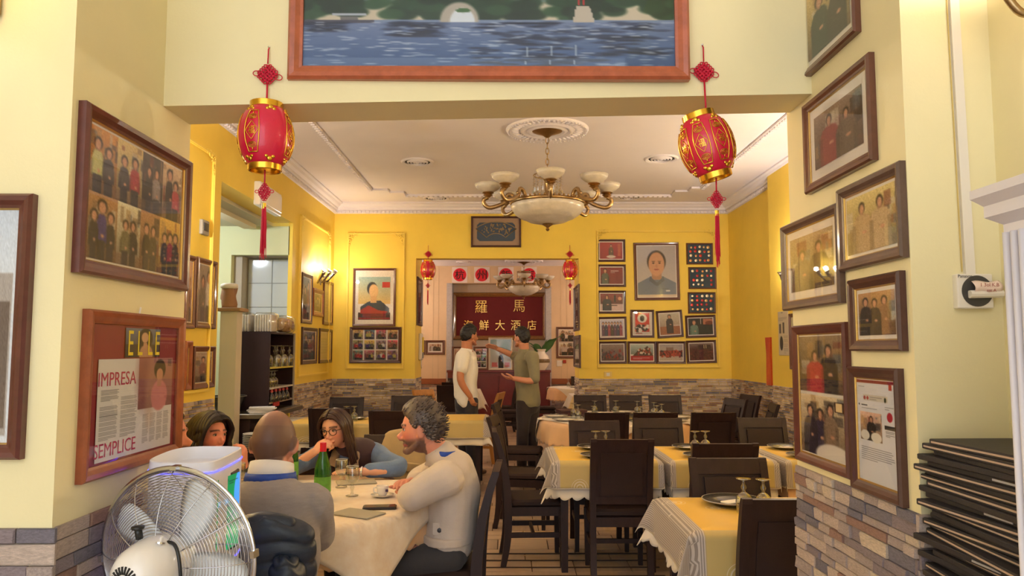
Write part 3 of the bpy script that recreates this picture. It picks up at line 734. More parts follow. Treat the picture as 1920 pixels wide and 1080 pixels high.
def on_side(pA, tA, bA, pB, tB, bB, X):
    q = [atx(p, y, X) for p, y in ((pA, tA), (pA, bA), (pB, tB), (pB, bB))]
    y0, y1 = (q[0].y + q[1].y) / 2, (q[2].y + q[3].y) / 2; z1 = (q[0].z + q[2].z) / 2; z0 = (q[1].z + q[3].z) / 2
    return Vector((X, (y0 + y1) / 2, z0)), abs(y1 - y0), z1 - z0
CLOTHES = ((40, 36, 44), (60, 44, 110), (170, 40, 50), (96, 92, 70), (30, 28, 32), (200, 196, 190), (120, 60, 60), (70, 80, 110), (168, 160, 80), (90, 40, 60))
def group_photo(w, h, n, seed, bg=(96, 72, 54), bg2=(60, 46, 40), legs=True, tops=None):
    rng = np.random.default_rng(seed); c = Cv(w, h).grad(tuple(min(235, v * 1.2 + 12) for v in bg), tuple(v * 1.15 for v in bg2))
    for _ in range(16):
        x, y = rng.random(2); q = rng.random(2) * .22 + .05; col = rng.choice([(180, 140, 90), (120, 50, 40), (210, 200, 180), (50, 40, 40), (140, 110, 80), (90, 100, 110)])
        c.rect(x, y * .6, x + q[0], y * .6 + q[1] * 1.3, col, .6)
    c.rect(0, .82, 1, 1, (120, 84, 64), .5)
    for i in rng.permutation(n):
        cx = (i + .5) / n * .72 + .14 + rng.normal(0, .03); y0 = .08 + rng.random() * .2
        c.person(cx, y0, 1.12 - y0, min(.42, 1.0 / n), tops[i] if tops else CLOTHES[rng.integers(len(CLOTHES))], legs=(36, 36, 48) if legs else None)
    a = np.pad(c.a, ((1, 1), (1, 1), (0, 0)), 'edge'); c.a = (a[:-2, 1:-1] + a[2:, 1:-1] + a[1:-1, :-2] + a[1:-1, 2:] + 2 * a[1:-1, 1:-1]) / 6
    return c.noise(9, rng)
def collage(w, h, nx, ny, seed, gap=.0):
    rng = np.random.default_rng(seed); c = Cv(w, h, (220, 212, 200))
    for i in range(nx):
        for j in range(ny):
            p = group_photo(max(8, w // nx), max(8, h // ny), int(rng.integers(2, 4)), int(seed * 50 + i * 7 + j), bg=tuple(rng.integers(70, 200, 3) * np.array((1, .8, .62))), bg2=tuple(rng.integers(30, 110, 3)))
            c.paste(p, i / nx + gap, j / ny + gap, (i + 1) / nx - gap, (j + 1) / ny - gap)
    return c
def portrait(w, h, jacket, bg, bg2, cx=.5, cy=.34, s=1.0, skin=(206, 152, 118), hair=(46, 40, 40)):
    c = Cv(w, h).grad(bg, bg2)
    a = h / w
    c.poly([(cx - .62 * s, 1.01), (cx - .52 * s, .74), (cx - .16 * s, .60), (cx + .16 * s, .60), (cx + .52 * s, .74), (cx + .62 * s, 1.01)], jacket)
    c.rect(cx - .12 * s, .50, cx + .12 * s, .66, tuple(v * .85 for v in skin))
    c.poly([(cx - .17 * s, .60), (cx, .72), (cx + .17 * s, .60), (cx + .2 * s, .68), (cx + .03, .78), (cx - .03, .78), (cx - .2 * s, .68)], tuple(v * .82 for v in jacket))
    c.ell(cx, cy - .03, .24 * s, .235 * s * .95 / a * 1.25, hair)
    c.ell(cx, cy + .02, .205 * s, .21 * s * 1.2 / a * 1.2, skin)
    for q in (-1, 1):
        c.ell(cx + q * .08 * s, cy, .035 * s, .012, (60, 42, 36)); c.ell(cx + q * .08 * s, cy - .035, .05 * s, .010, (70, 52, 46), .7)
    c.ell(cx, cy + .06, .03 * s, .035, (186, 130, 100), .7); c.ell(cx, cy + .125, .07 * s, .014, (160, 84, 74)); c.rect(cx - .004, .74, cx + .004, 1, tuple(v * .7 for v in jacket))
    c.rect(cx + .12 * s, .84, cx + .3 * s, .85, tuple(v * .75 for v in jacket))
    return c.noise(3, np.random.default_rng(3))

# --- the large lake picture above the opening
def lake():
    rng = np.random.default_rng(5); c = Cv(230, 110).grad((196, 208, 226), (206, 216, 232), 0, .45)
    c.grad((150, 170, 205), (66, 100, 150), .60, 1.0)
    for i in range(240):
        x = rng.random() * 1.1 - .05; y = .30 + .28 * rng.random()
        if .385 < x < .45 and y > .45: continue
        top = .34 + .10 * math.sin(x * 9) * (x < .4) - .16 * (x > .5)
        if y < top: continue
        g = rng.random(); c.ell(x, y, .035, .045, (16 + 30 * g, 44 + 40 * g, 32 + 24 * g), .95, .4)
    c.grad((120, 140, 176), (60, 92, 140), .60, 1.0)
    c.ell(.42, .60, .052, .15, (176, 170, 160)); c.ell(.428, .62, .034, .12, (214, 224, 238)); c.ell(.43, .52, .02, .02, (70, 110, 70))
    c.grad((112, 130, 170), (46, 80, 132), .615, 1.0)
    c.rect(.08, .545, .17, .56, (170, 180, 196)); c.rect(.0, .60, .19, .63, (70, 74, 92)); c.rect(.1, .575, .15, .60, (110, 110, 112))
    c.poly([(.725, .62), (.735, .48), (.77, .48), (.785, .62)], (190, 182, 170)); c.rect(.738, .30, .743, .47, (186, 40, 50)); c.rect(.752, .30, .757, .47, (186, 40, 50))
    for (x0, x1, y1, k) in ((.47, .72, .99, .8), (.80, .97, .9, .7), (.24, .36, .74, .6), (.02, .10, .70, .4), (.60, .80, .98, .5)):
        for i in range(60):
            y = .62 + (y1 - .62) * rng.random(); x = x0 + (x1 - x0) * rng.random(); c.ell(x, y, .03, .010, (24, 36, 60), k * .75, .6)
    for i in range(420):
        y = .62 + .38 * rng.random(); x = rng.random(); b = rng.random()
        c.ell(x, y, .012 + .02 * (y - .6), .004, (150 + 70 * b, 178 + 50 * b, 214 + 30 * b) if b > .4 else (64, 90, 134), .5, .6)
    for x in (.60, .665, .73): c.poly([(x - .003, .97), (x, .97), (x + .006, .80), (x + .003, .80)], (190, 206, 226), .6)
    return c
hp = aty(540, 156, 2.405); hq = aty(1290, 150, 2.425)
picture('back', (Vector((hp.x, 2.41, hp.z)) + Vector((hq.x, 2.41, hq.z))) / 2 + Vector((0, .006, 0)), hq.x - hp.x, .49, 'large orange-brown framed picture of a lake with stone bridge and trees', lake(), 'orange', .046, .035, name='lake_picture')
# --- left pier
c, w, h = on_side(140, 188, 515, 344, 298, 545, -1.12)
picture('left', c, w, h, 'mahogany framed collage of guests\' photos on the left entrance pier', None, 'mahog', .036, .032, slip=True, group='frames on the left pier')
t = [o for o in COL.objects if o.get('label', '').startswith('mahogany framed collage')][0]
cvs = collage(4, 4, 1, 1, 1)
def collage2():
    C = Cv(130, 130, (220, 210, 190)); sp = [(0, 0, .26, .5, (176, 120, 60), ((190, 190, 120), (50, 50, 60))), (.26, 0, .52, .5, (196, 166, 110), ((60, 60, 70), (170, 30, 50))), (.52, 0, .76, .5, (50, 44, 46), ((30, 30, 34), (150, 140, 140))), (.76, 0, 1, .5, (190, 160, 130), ((40, 36, 40), (190, 60, 80))),
             (0, .5, .28, 1, (150, 110, 70), ((34, 30, 36), (60, 50, 130), (30, 30, 34))), (.28, .5, .52, 1, (200, 180, 150), ((110, 104, 70), (36, 34, 36))), (.52, .5, .74, 1, (150, 110, 74), ((30, 28, 30), (60, 52, 44))), (.74, .5, 1, 1, (206, 150, 70), ((40, 34, 60), (150, 40, 70), (60, 44, 40)))]
    for k, (x0, y0, x1, y1, bg, tp) in enumerate(sp):
        C.paste(group_photo(34, 65, len(tp), 90 + k, bg, tuple(v * .55 for v in bg), tops=tp), x0, y0, x1, y1)
    return C
obj('print', print_mesh(collage2(), -w / 2 + .046, w / 2 - .046, .046, h - .046, -.0085), M_PRINT, t)
# the magazine article
c, w, h = on_side(147, 583, 912, 333, 592, 845, -1.12)
t = picture('left', c, w, h, 'brown framed magazine article on red backing with big magenta headlines', None, 'red', .036, .028, mountc=mat('red_backing', (140, 6, 32), 0.5), group='frames on the left pier', name='framed_article')
iw, ih = w - .072, h - .072
X = lambda u: -w / 2 + .036 + u * iw
Z = lambda v: .036 + (1 - v) * ih
def article():
    rng = np.random.default_rng(8); C = Cv(110, 150, (226, 224, 222))
    C.text_lines(.05, .30, .26, .42, 8, (90, 90, 92), rng); C.text_lines(.04, .46, .25, .80, 22, (110, 108, 108), rng); C.text_lines(.28, .38, .49, .80, 27, (110, 108, 108), rng)
    for k in range(4): C.text_lines(.57 + k * .10, .60, .655 + k * .10, .92, 22, (120, 118, 118), rng)
    C.grad((176, 120, 116), (140, 90, 84), 0, .55, .5, 1.0)
    C.ell(.58, .2, .1, .3, (120, 50, 70), .5, 1); C.ell(.66, .4, .06, .3, (190, 150, 120), .5, 1)
    C.rect(.73, .10, .88, .16, (40, 26, 26)); C.ell(.80, .13, .085, .11, (44, 28, 28)); C.ell(.80, .19, .05, .07, (196, 140, 116)); C.ell(.80, .42, .12, .17, (206, 130, 130)); C.rect(.70, .42, .90, .55, (206, 130, 130)); C.rect(.76, .25, .83, .32, (190, 134, 112))
    C.rect(.92, .02, .97, .1, (90, 70, 70), .6)
    return C
obj('print', print_mesh(article(), X(.07), X(.945), Z(.985), Z(.255), -.0095), M_PRINT, t)
cv = Cv(60, 60).grad((120, 130, 150), (70, 62, 60)).rect(0, .55, 1, 1, (64, 56, 50)); cv.ell(.56, .35, .2, .36, (40, 28, 26)); cv.ell(.54, .32, .1, .18, (206, 160, 130)); cv.ell(.58, .95, .2, .4, (190, 140, 108)); cv.rect(.5, .5, .6, .7, (196, 146, 114))
obj('print', print_mesh(cv, X(.34), X(.76), Z(.245), Z(.02), -.0095), M_PRINT, t).name = 'magazine_cover'
M_ELLE = mat('yellow_ink', (246, 222, 30), 0.5); M_MAG = mat('magenta_ink', (186, 20, 84), 0.5)
for k, u in enumerate((.40, .51, .635, .725)):
    fitted('ELLE'[k], .055 * iw, .19 * ih, M_ELLE, t, X(u), -.0102, Z(.135), .0002)
fitted('IMPRESA', .40 * iw, .10 * ih, M_MAG, t, X(.275), -.0102, Z(.40), .0002)
fitted('SEMPLICE', .44 * iw, .10 * ih, M_MAG, t, X(.275), -.0102, Z(.905), .0002)
MB().tube([(0, -.006, h), (.003, -.008, h + .02)], .003, 6).build('hanger', M_PLAS, t)
# large frame on the face of the left pier
c, w, h = on_back(-70, 366, 72, 860, 1.9)
C = Cv(40, 100, (222, 228, 238)); C.grad((206, 216, 232), (232, 236, 240), 0, .45); C.rect(0, .28, .86, .96, (176, 166, 160)); C.rect(.04, .40, .8, .93, (110, 92, 84)); C.noise(6, np.random.default_rng(2))
picture('back', c, w, h, 'tall mahogany frame with pale print on the front of the left pier', C, 'mahog', .036, .032, slip=True)
# --- right pier: seven frames
G = 'frames on the right pier'
def duo(w, h, seed, bg, tops): return group_photo(w, h, len(tops), seed, bg, tuple(v * .5 for v in bg), tops=tops, legs=False)
RP = [((1508, -22, 146, 1612, -132, 74), 'brown', .028, 'highest brown frame on the right pier, two people with Chinese signs', duo(60, 80, 11, (190, 160, 100), ((44, 60, 50), (50, 48, 46))), .02),
      ((1517, 187, 360, 1644, 106, 310), 'brown', .030, 'brown frame on the right pier, couple before stacked shelves', duo(80, 60, 12, (120, 98, 84), ((150, 50, 50), (110, 92, 74))), .035),
      ((1582, 350, 507, 1702, 306, 487), 'taupe', .030, 'taupe frame on the right pier, two women with long dark hair', duo(70, 60, 13, (196, 168, 110), ((190, 160, 120), (196, 168, 130))), .012),
      ((1475, 418, 578, 1584, 386, 575), 'taupe', .030, 'taupe frame on the right pier reflecting the lamps, dim photo', duo(60, 60, 14, (150, 128, 96), ((110, 96, 84), (70, 56, 52))), .03),
      ((1603, 526, 659, 1701, 506, 657), 'dark', .028, 'dark frame on the right pier, three people in a dining room', duo(60, 60, 15, (160, 120, 80), ((40, 34, 36), (50, 46, 48), (150, 110, 80))), .015),
      ((1498, 612, 866, 1599, 602, 890), 'mahog', .030, 'tall mahogany frame on the right pier with two photos, family below', None, .008),
      ((1604, 688, 912, 1700, 690, 952), 'dark', .030, 'dark frame just above the stone cladding with a printed web page', None, .006)]
for q, fm, b, lab, cv, mo in RP:
    c, w, h = on_side(*q, 1.0)
    if 'two photos' in lab:
        cv = Cv(70, 120); cv.paste(duo(60, 60, 16, (120, 100, 76), ((180, 46, 60), (44, 40, 46))), 0, 0, 1, .485); cv.rect(0, .475, 1, .5, (226, 220, 210)); cv.paste(duo(60, 60, 17, (200, 168, 136), ((44, 34, 52), (54, 44, 70), (140, 116, 96))), 0, .5, 1, 1)
        cv.ell(.75, .98, .4, .1, (230, 220, 210)); cv.rect(.78, .53, .98, .62, (60, 30, 28)); cv.rect(.81, .545, .95, .605, (236, 210, 160))
    if 'web page' in lab:
        rng = np.random.default_rng(6); cv = Cv(90, 150, (222, 222, 230)); cv.rect(0, 0, 1, .035, (140, 26, 50)); cv.text_lines(.04, .06, .4, .075, 1, (120, 120, 126), rng); cv.rect(.18, .15, .82, .21, (206, 200, 190)); cv.ell(.22, .18, .03, .018, (180, 50, 50)); cv.ell(.3, .18, .03, .018, (180, 50, 50)); cv.text_lines(.36, .16, .7, .2, 2, (110, 100, 100), rng); cv.ell(.76, .185, .03, .025, (50, 60, 30))
        cv.text_lines(.12, .24, .46, .265, 1, (40, 40, 44), rng); cv.text_lines(.12, .275, .56, .30, 2, (120, 120, 124), rng); cv.ell(.06, .25, .02, .012, (40, 60, 90))
        cv.paste(duo(40, 40, 18, (190, 150, 130), ((34, 28, 32),)), .08, .32, .66, .60); cv.ell(.2, .55, .12, .05, (226, 220, 210)); cv.ell(.5, .56, .14, .05, (226, 220, 210))
        cv.rect(.86, .035, .93, .09, (190, 60, 40)); cv.text_lines(.74, .24, .98, .28, 2, (110, 110, 116), rng); cv.ell(.86, .34, .07, .045, (180, 30, 50)); cv.rect(.72, .42, 1, .46, (40, 40, 46)); cv.text_lines(.74, .47, .98, .53, 4, (90, 90, 96), rng); cv.text_lines(.08, .66, .95, .80, 7, (90, 90, 98), rng)
    picture('right', c, w, h, lab, cv, fm, b, .026, mount=mo, slip=True, group=G)
# --- back wall, left of the opening
rng = np.random.default_rng(41)
c, w, h = on_back(661, 503, 743, 612, YB)
cv = Cv(70, 96, (228, 216, 200)); cv.grad((150, 176, 170), (226, 186, 110), .12, .62, .09, .91)
cv.poly([(.14, .9), (.14, .68), (.34, .58), (.66, .56), (.88, .70), (.9, .9)], (60, 66, 78)); cv.ell(.44, .34, .13, .12, (34, 32, 34)); cv.ell(.48, .39, .12, .13, (222, 176, 118)); cv.rect(.40, .48, .56, .60, (214, 166, 110))
cv.rect(.70, .22, .90, .32, (200, 50, 40)); cv.rect(.09, .78, .91, .92, (70, 48, 40)); cv.poly([(.14, .74), (.36, .65), (.6, .74), (.85, .76), (.8, .80), (.14, .8)], (170, 50, 40)); cv.rect(.2, .80, .8, .86, (128, 40, 40)); cv.rect(.1, .88, .9, .91, (150, 50, 50)); cv.noise(6, rng)
picture('back', c, w, h, 'brown framed vintage poster of a smiling man above a red palace', cv, 'brown', .035, .03)
c, w, h = on_back(655, 613, 753, 681, YB)
picture('back', c, w, h, 'brown framed collage of small photos under the vintage poster', collage(96, 64, 4, 3, 4, .012), 'dark', .045, .03)
# --- back wall, right: portrait and small frames
c, w, h = on_back(1190, 455, 1273, 563, YB)
cv = portrait(80, 104, (112, 124, 142), (176, 170, 172), (196, 186, 178)); cv.rect(0, .95, 1, 1, (214, 196, 170)); cv.ell(.78, .88, .06, .018, (240, 236, 226), .8)
picture('back', c, w, h, 'large brown framed portrait of a man in a grey-blue buttoned jacket', cv, 'brown', .04, .03, mount=.012, rot=-.012)
def small(kind):
    rng = np.random.default_rng(100 + kind); C = Cv(48, 36, (228, 214, 200))
    R = lambda *a: C.rect(*a)
    if kind == 0: C.grad((176, 60, 40), (150, 40, 30)); C.person(.5, .14, .8, .2, (110, 84, 50)); C.rect(.8, .1, .92, .8, (206, 120, 70), .6); C.ell(.5, .86, .2, .08, (220, 200, 180))
    if kind == 1: C.grad((140, 44, 44), (120, 36, 36)); C.person(.22, .1, 1.2, .34, (96, 96, 78)); C.text_lines(.45, .16, .85, .38, 2, (226, 206, 196), rng)
    if kind == 2: C.grad((150, 70, 70), (60, 40, 40)); C.rect(0, .6, 1, 1, (210, 180, 176)); C.person(.3, .12, 1.0, .4, (58, 58, 66)); C.rect(.6, .1, .68, .5, (40, 40, 44)); C.ell(.86, .3, .08, .1, (216, 150, 120)); C.rect(.2, .66, .75, .72, (60, 44, 40))
    if kind == 3:
        C.grad((196, 190, 210), (206, 186, 180))
        for i in range(7): C.person(.12 + i * .125, .14, .8, .13, ((90, 60, 90), (60, 64, 90), (150, 60, 80), (70, 60, 60))[i % 4])
    if kind == 4: C.grad((150, 130, 120), (90, 60, 56)); [C.ell(rng.random(), .35 + .5 * rng.random(), .05, .1, ((150, 40, 40), (60, 50, 56), (120, 100, 100))[rng.integers(3)], .8) for _ in range(60)]
    if kind == 5: C.grad((190, 200, 190), (120, 130, 120), 0, .6); C.rect(0, .7, 1, 1, (170, 30, 50)); C.poly([(.1, .7), (.3, .4), (.5, .35), (.75, .1), (.9, .5), (1, .7)], (80, 60, 54)); [C.ell(.2 + .7 * rng.random(), .25 + .4 * rng.random(), .04, .06, ((150, 60, 50), (210, 190, 170), (50, 44, 44))[rng.integers(3)]) for _ in range(26)]; C.text_lines(.1, .78, .9, .92, 2, (226, 180, 180), rng)
    if kind == 6: C.grad((170, 160, 160), (190, 170, 150)); C.rect(0, .4, 1, .72, (150, 50, 40), .9); [C.ell(rng.random(), .4 + .35 * rng.random(), .04, .07, ((120, 40, 36), (60, 44, 44), (190, 80, 60))[rng.integers(3)]) for _ in range(70)]; C.rect(.3, .2, .6, .4, (120, 90, 80), .7)
    if kind == 7: C.grad((140, 120, 110), (84, 48, 40), 0, .4); C.rect(0, .36, 1, 1, (92, 50, 42)); C.rect(.35, .12, .9, .36, (70, 50, 44)); [C.ell(rng.random(), .4 + .55 * rng.random(), .03, .05, ((120, 60, 50), (70, 40, 36))[rng.integers(2)], .7) for _ in range(80)]; C.rect(.6, .1, .63, .3, (226, 200, 150)); C.rect(.68, .1, .71, .3, (226, 200, 150))
    if kind == 8: C = Cv(36, 46, (210, 200, 190)); C.rect(.1, .02, .9, .5, (206, 60, 50)); C.ell(.5, .26, .26, .2, (226, 218, 206)); C.ell(.5, .26, .12, .13, (56, 44, 42)); C.rect(.1, .5, .9, .86, (190, 60, 56)); [C.ell(.15 + .7 * rng.random(), .55 + .3 * rng.random(), .08, .05, ((50, 44, 46), (220, 210, 200))[rng.integers(2)]) for _ in range(34)]; C.text_lines(.15, .9, .85, .97, 1, (150, 50, 50), rng)
    if kind == 9: C = Cv(36, 46).grad((200, 190, 170), (170, 150, 130), 0, .6); C.rect(0, .6, 1, 1, (164, 104, 70)); C.person(.5, .08, .86, .36, (56, 48, 48)); C.rect(.7, .55, 1, .6, (190, 170, 160))
    if kind == 10: C.grad((44, 42, 40), (50, 56, 52)); C.rect(.6, .06, 1, .4, (190, 120, 90)); C.ell(.85, .3, .16, .12, (120, 60, 44)); C.person(.24, .16, 1.2, .36, (110, 136, 122), hair=(150, 110, 90)); C.rect(.5, 0, .53, .36, (206, 196, 180))
    return C.noise(6, rng)
SM = [((1119, 449, 1172, 491), 0, 'small red picture, figure kneeling, top of the left column', 0), ((1120, 496, 1173, 538), 1, 'small red picture, man applauding beside white writing', 0),
      ((1120, 545, 1173, 588), 2, 'small picture of a man writing at a desk', 0), ((1121, 594, 1175, 637), 3, 'small picture of a row of people on pale ground', -.02),
      ((1122, 640, 1175, 682), 4, 'small picture of a crowd, bottom of the left column', -.01), ((1182, 581, 1226, 633), 8, 'small upright red poster with a white round portrait', 0),
      ((1233, 582, 1281, 633), 9, 'crooked picture of a man standing in a long dark coat', -.06), ((1177, 640, 1230, 682), 5, 'small picture of riders above a red caption band', 0),
      ((1231, 640, 1285, 682), 6, 'small picture of a red crowd under a grey sky', 0), ((1286, 591, 1342, 633), 10, 'small picture of a man in a pale green coat', -.03),
      ((1288, 638, 1343, 681), 7, 'small dark red crowd picture with two bright columns', -.03)]
for q, k, lab, ro in SM:
    c, w, h = on_back(*q, YB)
    picture('back', c, w, h, lab + ', on the yellow back wall', small(k), 'dark', .032, .028, mount=.014, rot=ro, group='small framed pictures around the portrait')
# badge boards
M_FELT = mat('blue_felt', (62, 84, 100), 0.9, var=.1, vscale=40)
BADGE = [mat('badge_%d' % i, c, 0.3, 0.5) for i, c in enumerate(((196, 60, 50), (222, 180, 120), (236, 220, 190), (170, 40, 46), (226, 160, 96)))]
bm_ = [[MB().lathe([(.001, 0), (.02, 0), (.021, .004), (.012, .008), (.001, .009)], 10, M=Matrix.Rotation(PI / 2, 4, 'X')).mesh('badge') for _ in range(1)][0] for m in BADGE]
for me, m in zip(bm_, BADGE): fixn(me); me.materials.append(m)
rr = random.Random(12)
for i, (q, lab) in enumerate((((1287, 456, 1336, 496), 'highest of the three blue felt boards with badges'), ((1291, 501, 1342, 542), 'middle of the three blue felt boards with badges'), ((1290, 548, 1341, 588), 'lowest of the three blue felt boards with badges'))):
    c, w, h = on_back(*q, YB)
    t = picture('back', c, w, h, lab, None, 'brown', .02, .026, cat='badge board', group='badge boards', name='badge_board', mountc=M_FELT, pane=True)
    for a in range(5):
        for b in range(4):
            if rr.random() < .06: continue
            o = obj('badge', bm_[rr.randrange(5)], None, t); s = rr.uniform(.75, 1.15)
            o.location = (-w / 2 + .06 + (w - .12) * (a + .3 * rr.random()) / 4.2, -.007, .06 + (h - .12) * (b + .2 * rr.random()) / 3.1); o.scale = (s, s * .5, s)
# carved fan box
c, w, h = on_back(883, 406, 977, 464, YB)
t = picture('back', c, w, h, 'dark shadow-box frame with a carved fan on blue ground above the opening', None, 'dark', .03, .05, name='framed_carving', mountc=mat('tan_mat', (176, 146, 118), 0.8), pane=True)
iw, ih = w * .76, h * .60; x0, z0 = -iw / 2, (h - ih) / 2; ch = .04
MB().prism([(x0 + ch, z0), (x0 + iw - ch, z0), (x0 + iw, z0 + ch), (x0 + iw, z0 + ih - ch), (x0 + iw - ch, z0 + ih), (x0 + ch, z0 + ih), (x0, z0 + ih - ch), (x0, z0 + ch)], -.0095, -.006).build('blue_panel', mat('blue_velvet', (70, 88, 108), 0.9), t)
M_CARV = mat('carved_horn', (150, 128, 96), 0.5, var=.2, vscale=30)
fan = MB(); pts = []
cz = z0 - .12
a0, a1, r0, r1 = math.radians(48), math.radians(132), .24, .42
ring = [(r1 * math.cos(a0 + (a1 - a0) * k / 16) * 1.1, cz + r1 * math.sin(a0 + (a1 - a0) * k / 16)) for k in range(17)] + [(r0 * math.cos(a1 - (a1 - a0) * k / 8) * .9, cz + r0 * math.sin(a1 - (a1 - a0) * k / 8)) for k in range(9)]
fan.tube([(p[0], -.013, p[1]) for p in ring], .007, 6, loop=True).build('fan_rim', M_CARV, t, smooth='all')
fr = MB()
for k in range(46):
    a = rr.uniform(a0 + .1, a1 - .1); q = rr.uniform(r0 + .02, r1 - .02); fr.sphere((q * math.cos(a) * 1.05, -.012, cz + q * math.sin(a)), (rr.uniform(.01, .03), .006, rr.uniform(.006, .014)), 6, 4, R=Matrix.Rotation(rr.uniform(0, 3), 3, 'Y'))
o = fr.build('fan_relief', M_CARV, t, smooth='all'); o['kind'] = 'stuff'
# --- left dining room wall
LW = [((344, 476, 616, 363, 480, 616), 'brown', 'brown frame half hidden by the left pier, pale photo', 51, (190, 150, 120), 1), ((365, 481, 616, 402, 490, 616), 'brown', 'tall brown frame with two stacked photos left of the bar doorway', 52, (120, 110, 100), 2),
      ((343, 638, 732, 356, 640, 731), 'red', 'reddish frame half hidden by the left pier, lower row', 53, (60, 50, 50), 1), ((359, 648, 729, 399, 650, 727), 'mahog', 'red-brown frame with a dim photo, lower row left of the bar doorway', 54, (150, 130, 116), 1),
      ((564, 510, 606, 583, 516, 608), 'dark', 'tall dark frame beside the bar doorway, under the spot lamp', 55, (110, 90, 84), 2), ((585, 541, 592, 604, 543, 595), 'red', 'small thick reddish frame between two tall ones under the spot lamp', 56, (90, 80, 70), 1),
      ((605, 526, 608, 622, 528, 611), 'brown', 'tall brown frame with a pale sheet in the corner by the back wall', 57, (180, 160, 110), 0), ((564, 613, 683, 592, 615, 682), 'dark', 'dark frame with blue glare, lower row by the bar doorway', 58, (100, 90, 110), 3), ((597, 615, 680, 620, 618, 681), 'dark', 'dark frame with a cream certificate, lower row by the corner', 59, (214, 196, 140), 0)]
for q, fm, lab, sd, bg, n in LW:
    c, w, h = on_side(*q, XL)
    cv = group_photo(36, 54, max(n, 0), sd, bg, tuple(v * .6 for v in bg)) if n else Cv(30, 50, bg).text_lines(.15, .2, .85, .8, 12, tuple(v * .8 for v in bg), np.random.default_rng(sd))
    picture('left', c, w, h, lab, cv, fm, .045 if fm != 'red' else .06, .03, mount=.012, slip=True, group='frames on the left dining room wall')
# --- jambs of the opening and right wall
for q, X_, sd, lab, n in (((781, 517, 610, 790, 526, 612), BL, 'left', 'tall dark frame on the left jamb of the opening', 61),):
    c, w, h = on_side(*q, X_); picture(sd, c, w, h, lab, group_photo(20, 50, 1, n, (110, 96, 90), (70, 60, 60)), 'dark', .04, .03, group='frames on the jambs')
c, w, h = on_side(1078, 540, 620, 1087, 532, 621, BR); t = picture('right', c, w, h, 'dark panel with pale Chinese characters on the right jamb of the opening', Cv(16, 40, (70, 50, 44)), 'dark', .04, .03, group='frames on the jambs')
for k, chh in enumerate('羅馬店'): fitted(chh, w * .34, h * .15, mat('pale_ink', (214, 200, 176), 0.5), t, 0, -.011, h * (.8 - k * .27), .0005)
c, w, h = on_side(1078, 630, 686, 1089, 628, 692, BR); picture('right', c, w, h, 'tall dark frame with grey photo on the right jamb, lower one', group_photo(20, 40, 1, 63, (120, 110, 104), (90, 80, 76)), 'dark', .04, .03, group='frames on the jambs')
c, w, h = on_side(1483, 588, 690, 1500, 586, 696, XR - .1); picture('right', c, w, h, 'tall brown frame on the right wall, half hidden by the pier', group_photo(20, 50, 1, 64, (190, 180, 150), (150, 140, 120)), 'brown', .045, .03)
c, w, h = on_side(1460, 583, 665, 1479, 584, 668, XR - .1)
cv = Cv(36, 70, (206, 192, 166)); rg = np.random.default_rng(4); cv.text_lines(.3, .02, .7, .06, 1, (60, 56, 50), rg); cv.text_lines(.05, .10, .95, .22, 4, (150, 138, 120), rg); cv.rect(.1, .28, .3, .5, (110, 100, 90)); cv.rect(.45, .26, .6, .5, (90, 80, 70)); cv.ell(.3, .72, .16, .16, (60, 54, 50)); cv.text_lines(.5, .55, .95, .95, 12, (150, 138, 120), rg)
tag(obj('newspaper_clipping', print_mesh(cv, -w / 2, w / 2, 0, h, 0), M_PRINT, None, loc=c - Vector((.004, 0, 0)), rotz=-PI / 2), 'yellowed newspaper page pinned to the right wall under the uplighter', 'newspaper')
o = bpy.data.objects['newspaper_clipping']; s_ = o.modifiers.new('paper_thickness', 'SOLIDIFY'); s_.thickness = .003
a = atx(1457, 632, XR); b = atx(1459, 724, XR)
tag(MB().prism([(-.10, 0), (.09, 0), (.085, .25), (.06, .4), (.09, a.z - b.z), (-.11, a.z - b.z), (-.08, .4)], -.035, .004).build('red_hanging', mat('red_satin', (206, 40, 34), 0.4, var=.2, vscale=4, c2=(224, 110, 40)), None, loc=(XR, 9.75, b.z), rotz=-PI / 2), 'red and orange satin hanging in the corner of the right wall', 'wall hanging')
# --- rear room: the sign board, red discs, frames
YN = Y2 + .4
p, q = aty(848, 637, YN), aty(1025, 549, YN); w, h = q.x - p.x, q.z - p.z
t = picture('back', (p.x + w / 2, YN, p.z), w, h, 'wide gilt-framed maroon sign board with raised golden Chinese characters', None, 'gold', .085, .07, slip=True, cat='sign', name='sign_board', mountc=mat('maroon_velvet', (112, 18, 28), 0.7, var=.08, vscale=5), pane=False)
M_GCH = mat('gold_leaf_letters', (224, 190, 120), 0.25, 1.0)
for chh, u, v, s in (('羅', .305, .70, .26), ('馬', .705, .72, .25), ('海', .17, .31, .2), ('鮮', .335, .31, .21), ('大', .505, .31, .21), ('酒', .67, .31, .21), ('店', .84, .31, .2)):
    fitted(chh, s * h * .98, s * h * 1.02, M_GCH, t, -w / 2 + u * w, -.012, v * h, .012)
M_RED = mat('poster_red', (226, 26, 50), 0.6); M_INK = mat('brush_ink', (34, 26, 26), 0.6); M_PAPER = mat('white_paper', (240, 226, 220), 0.8)
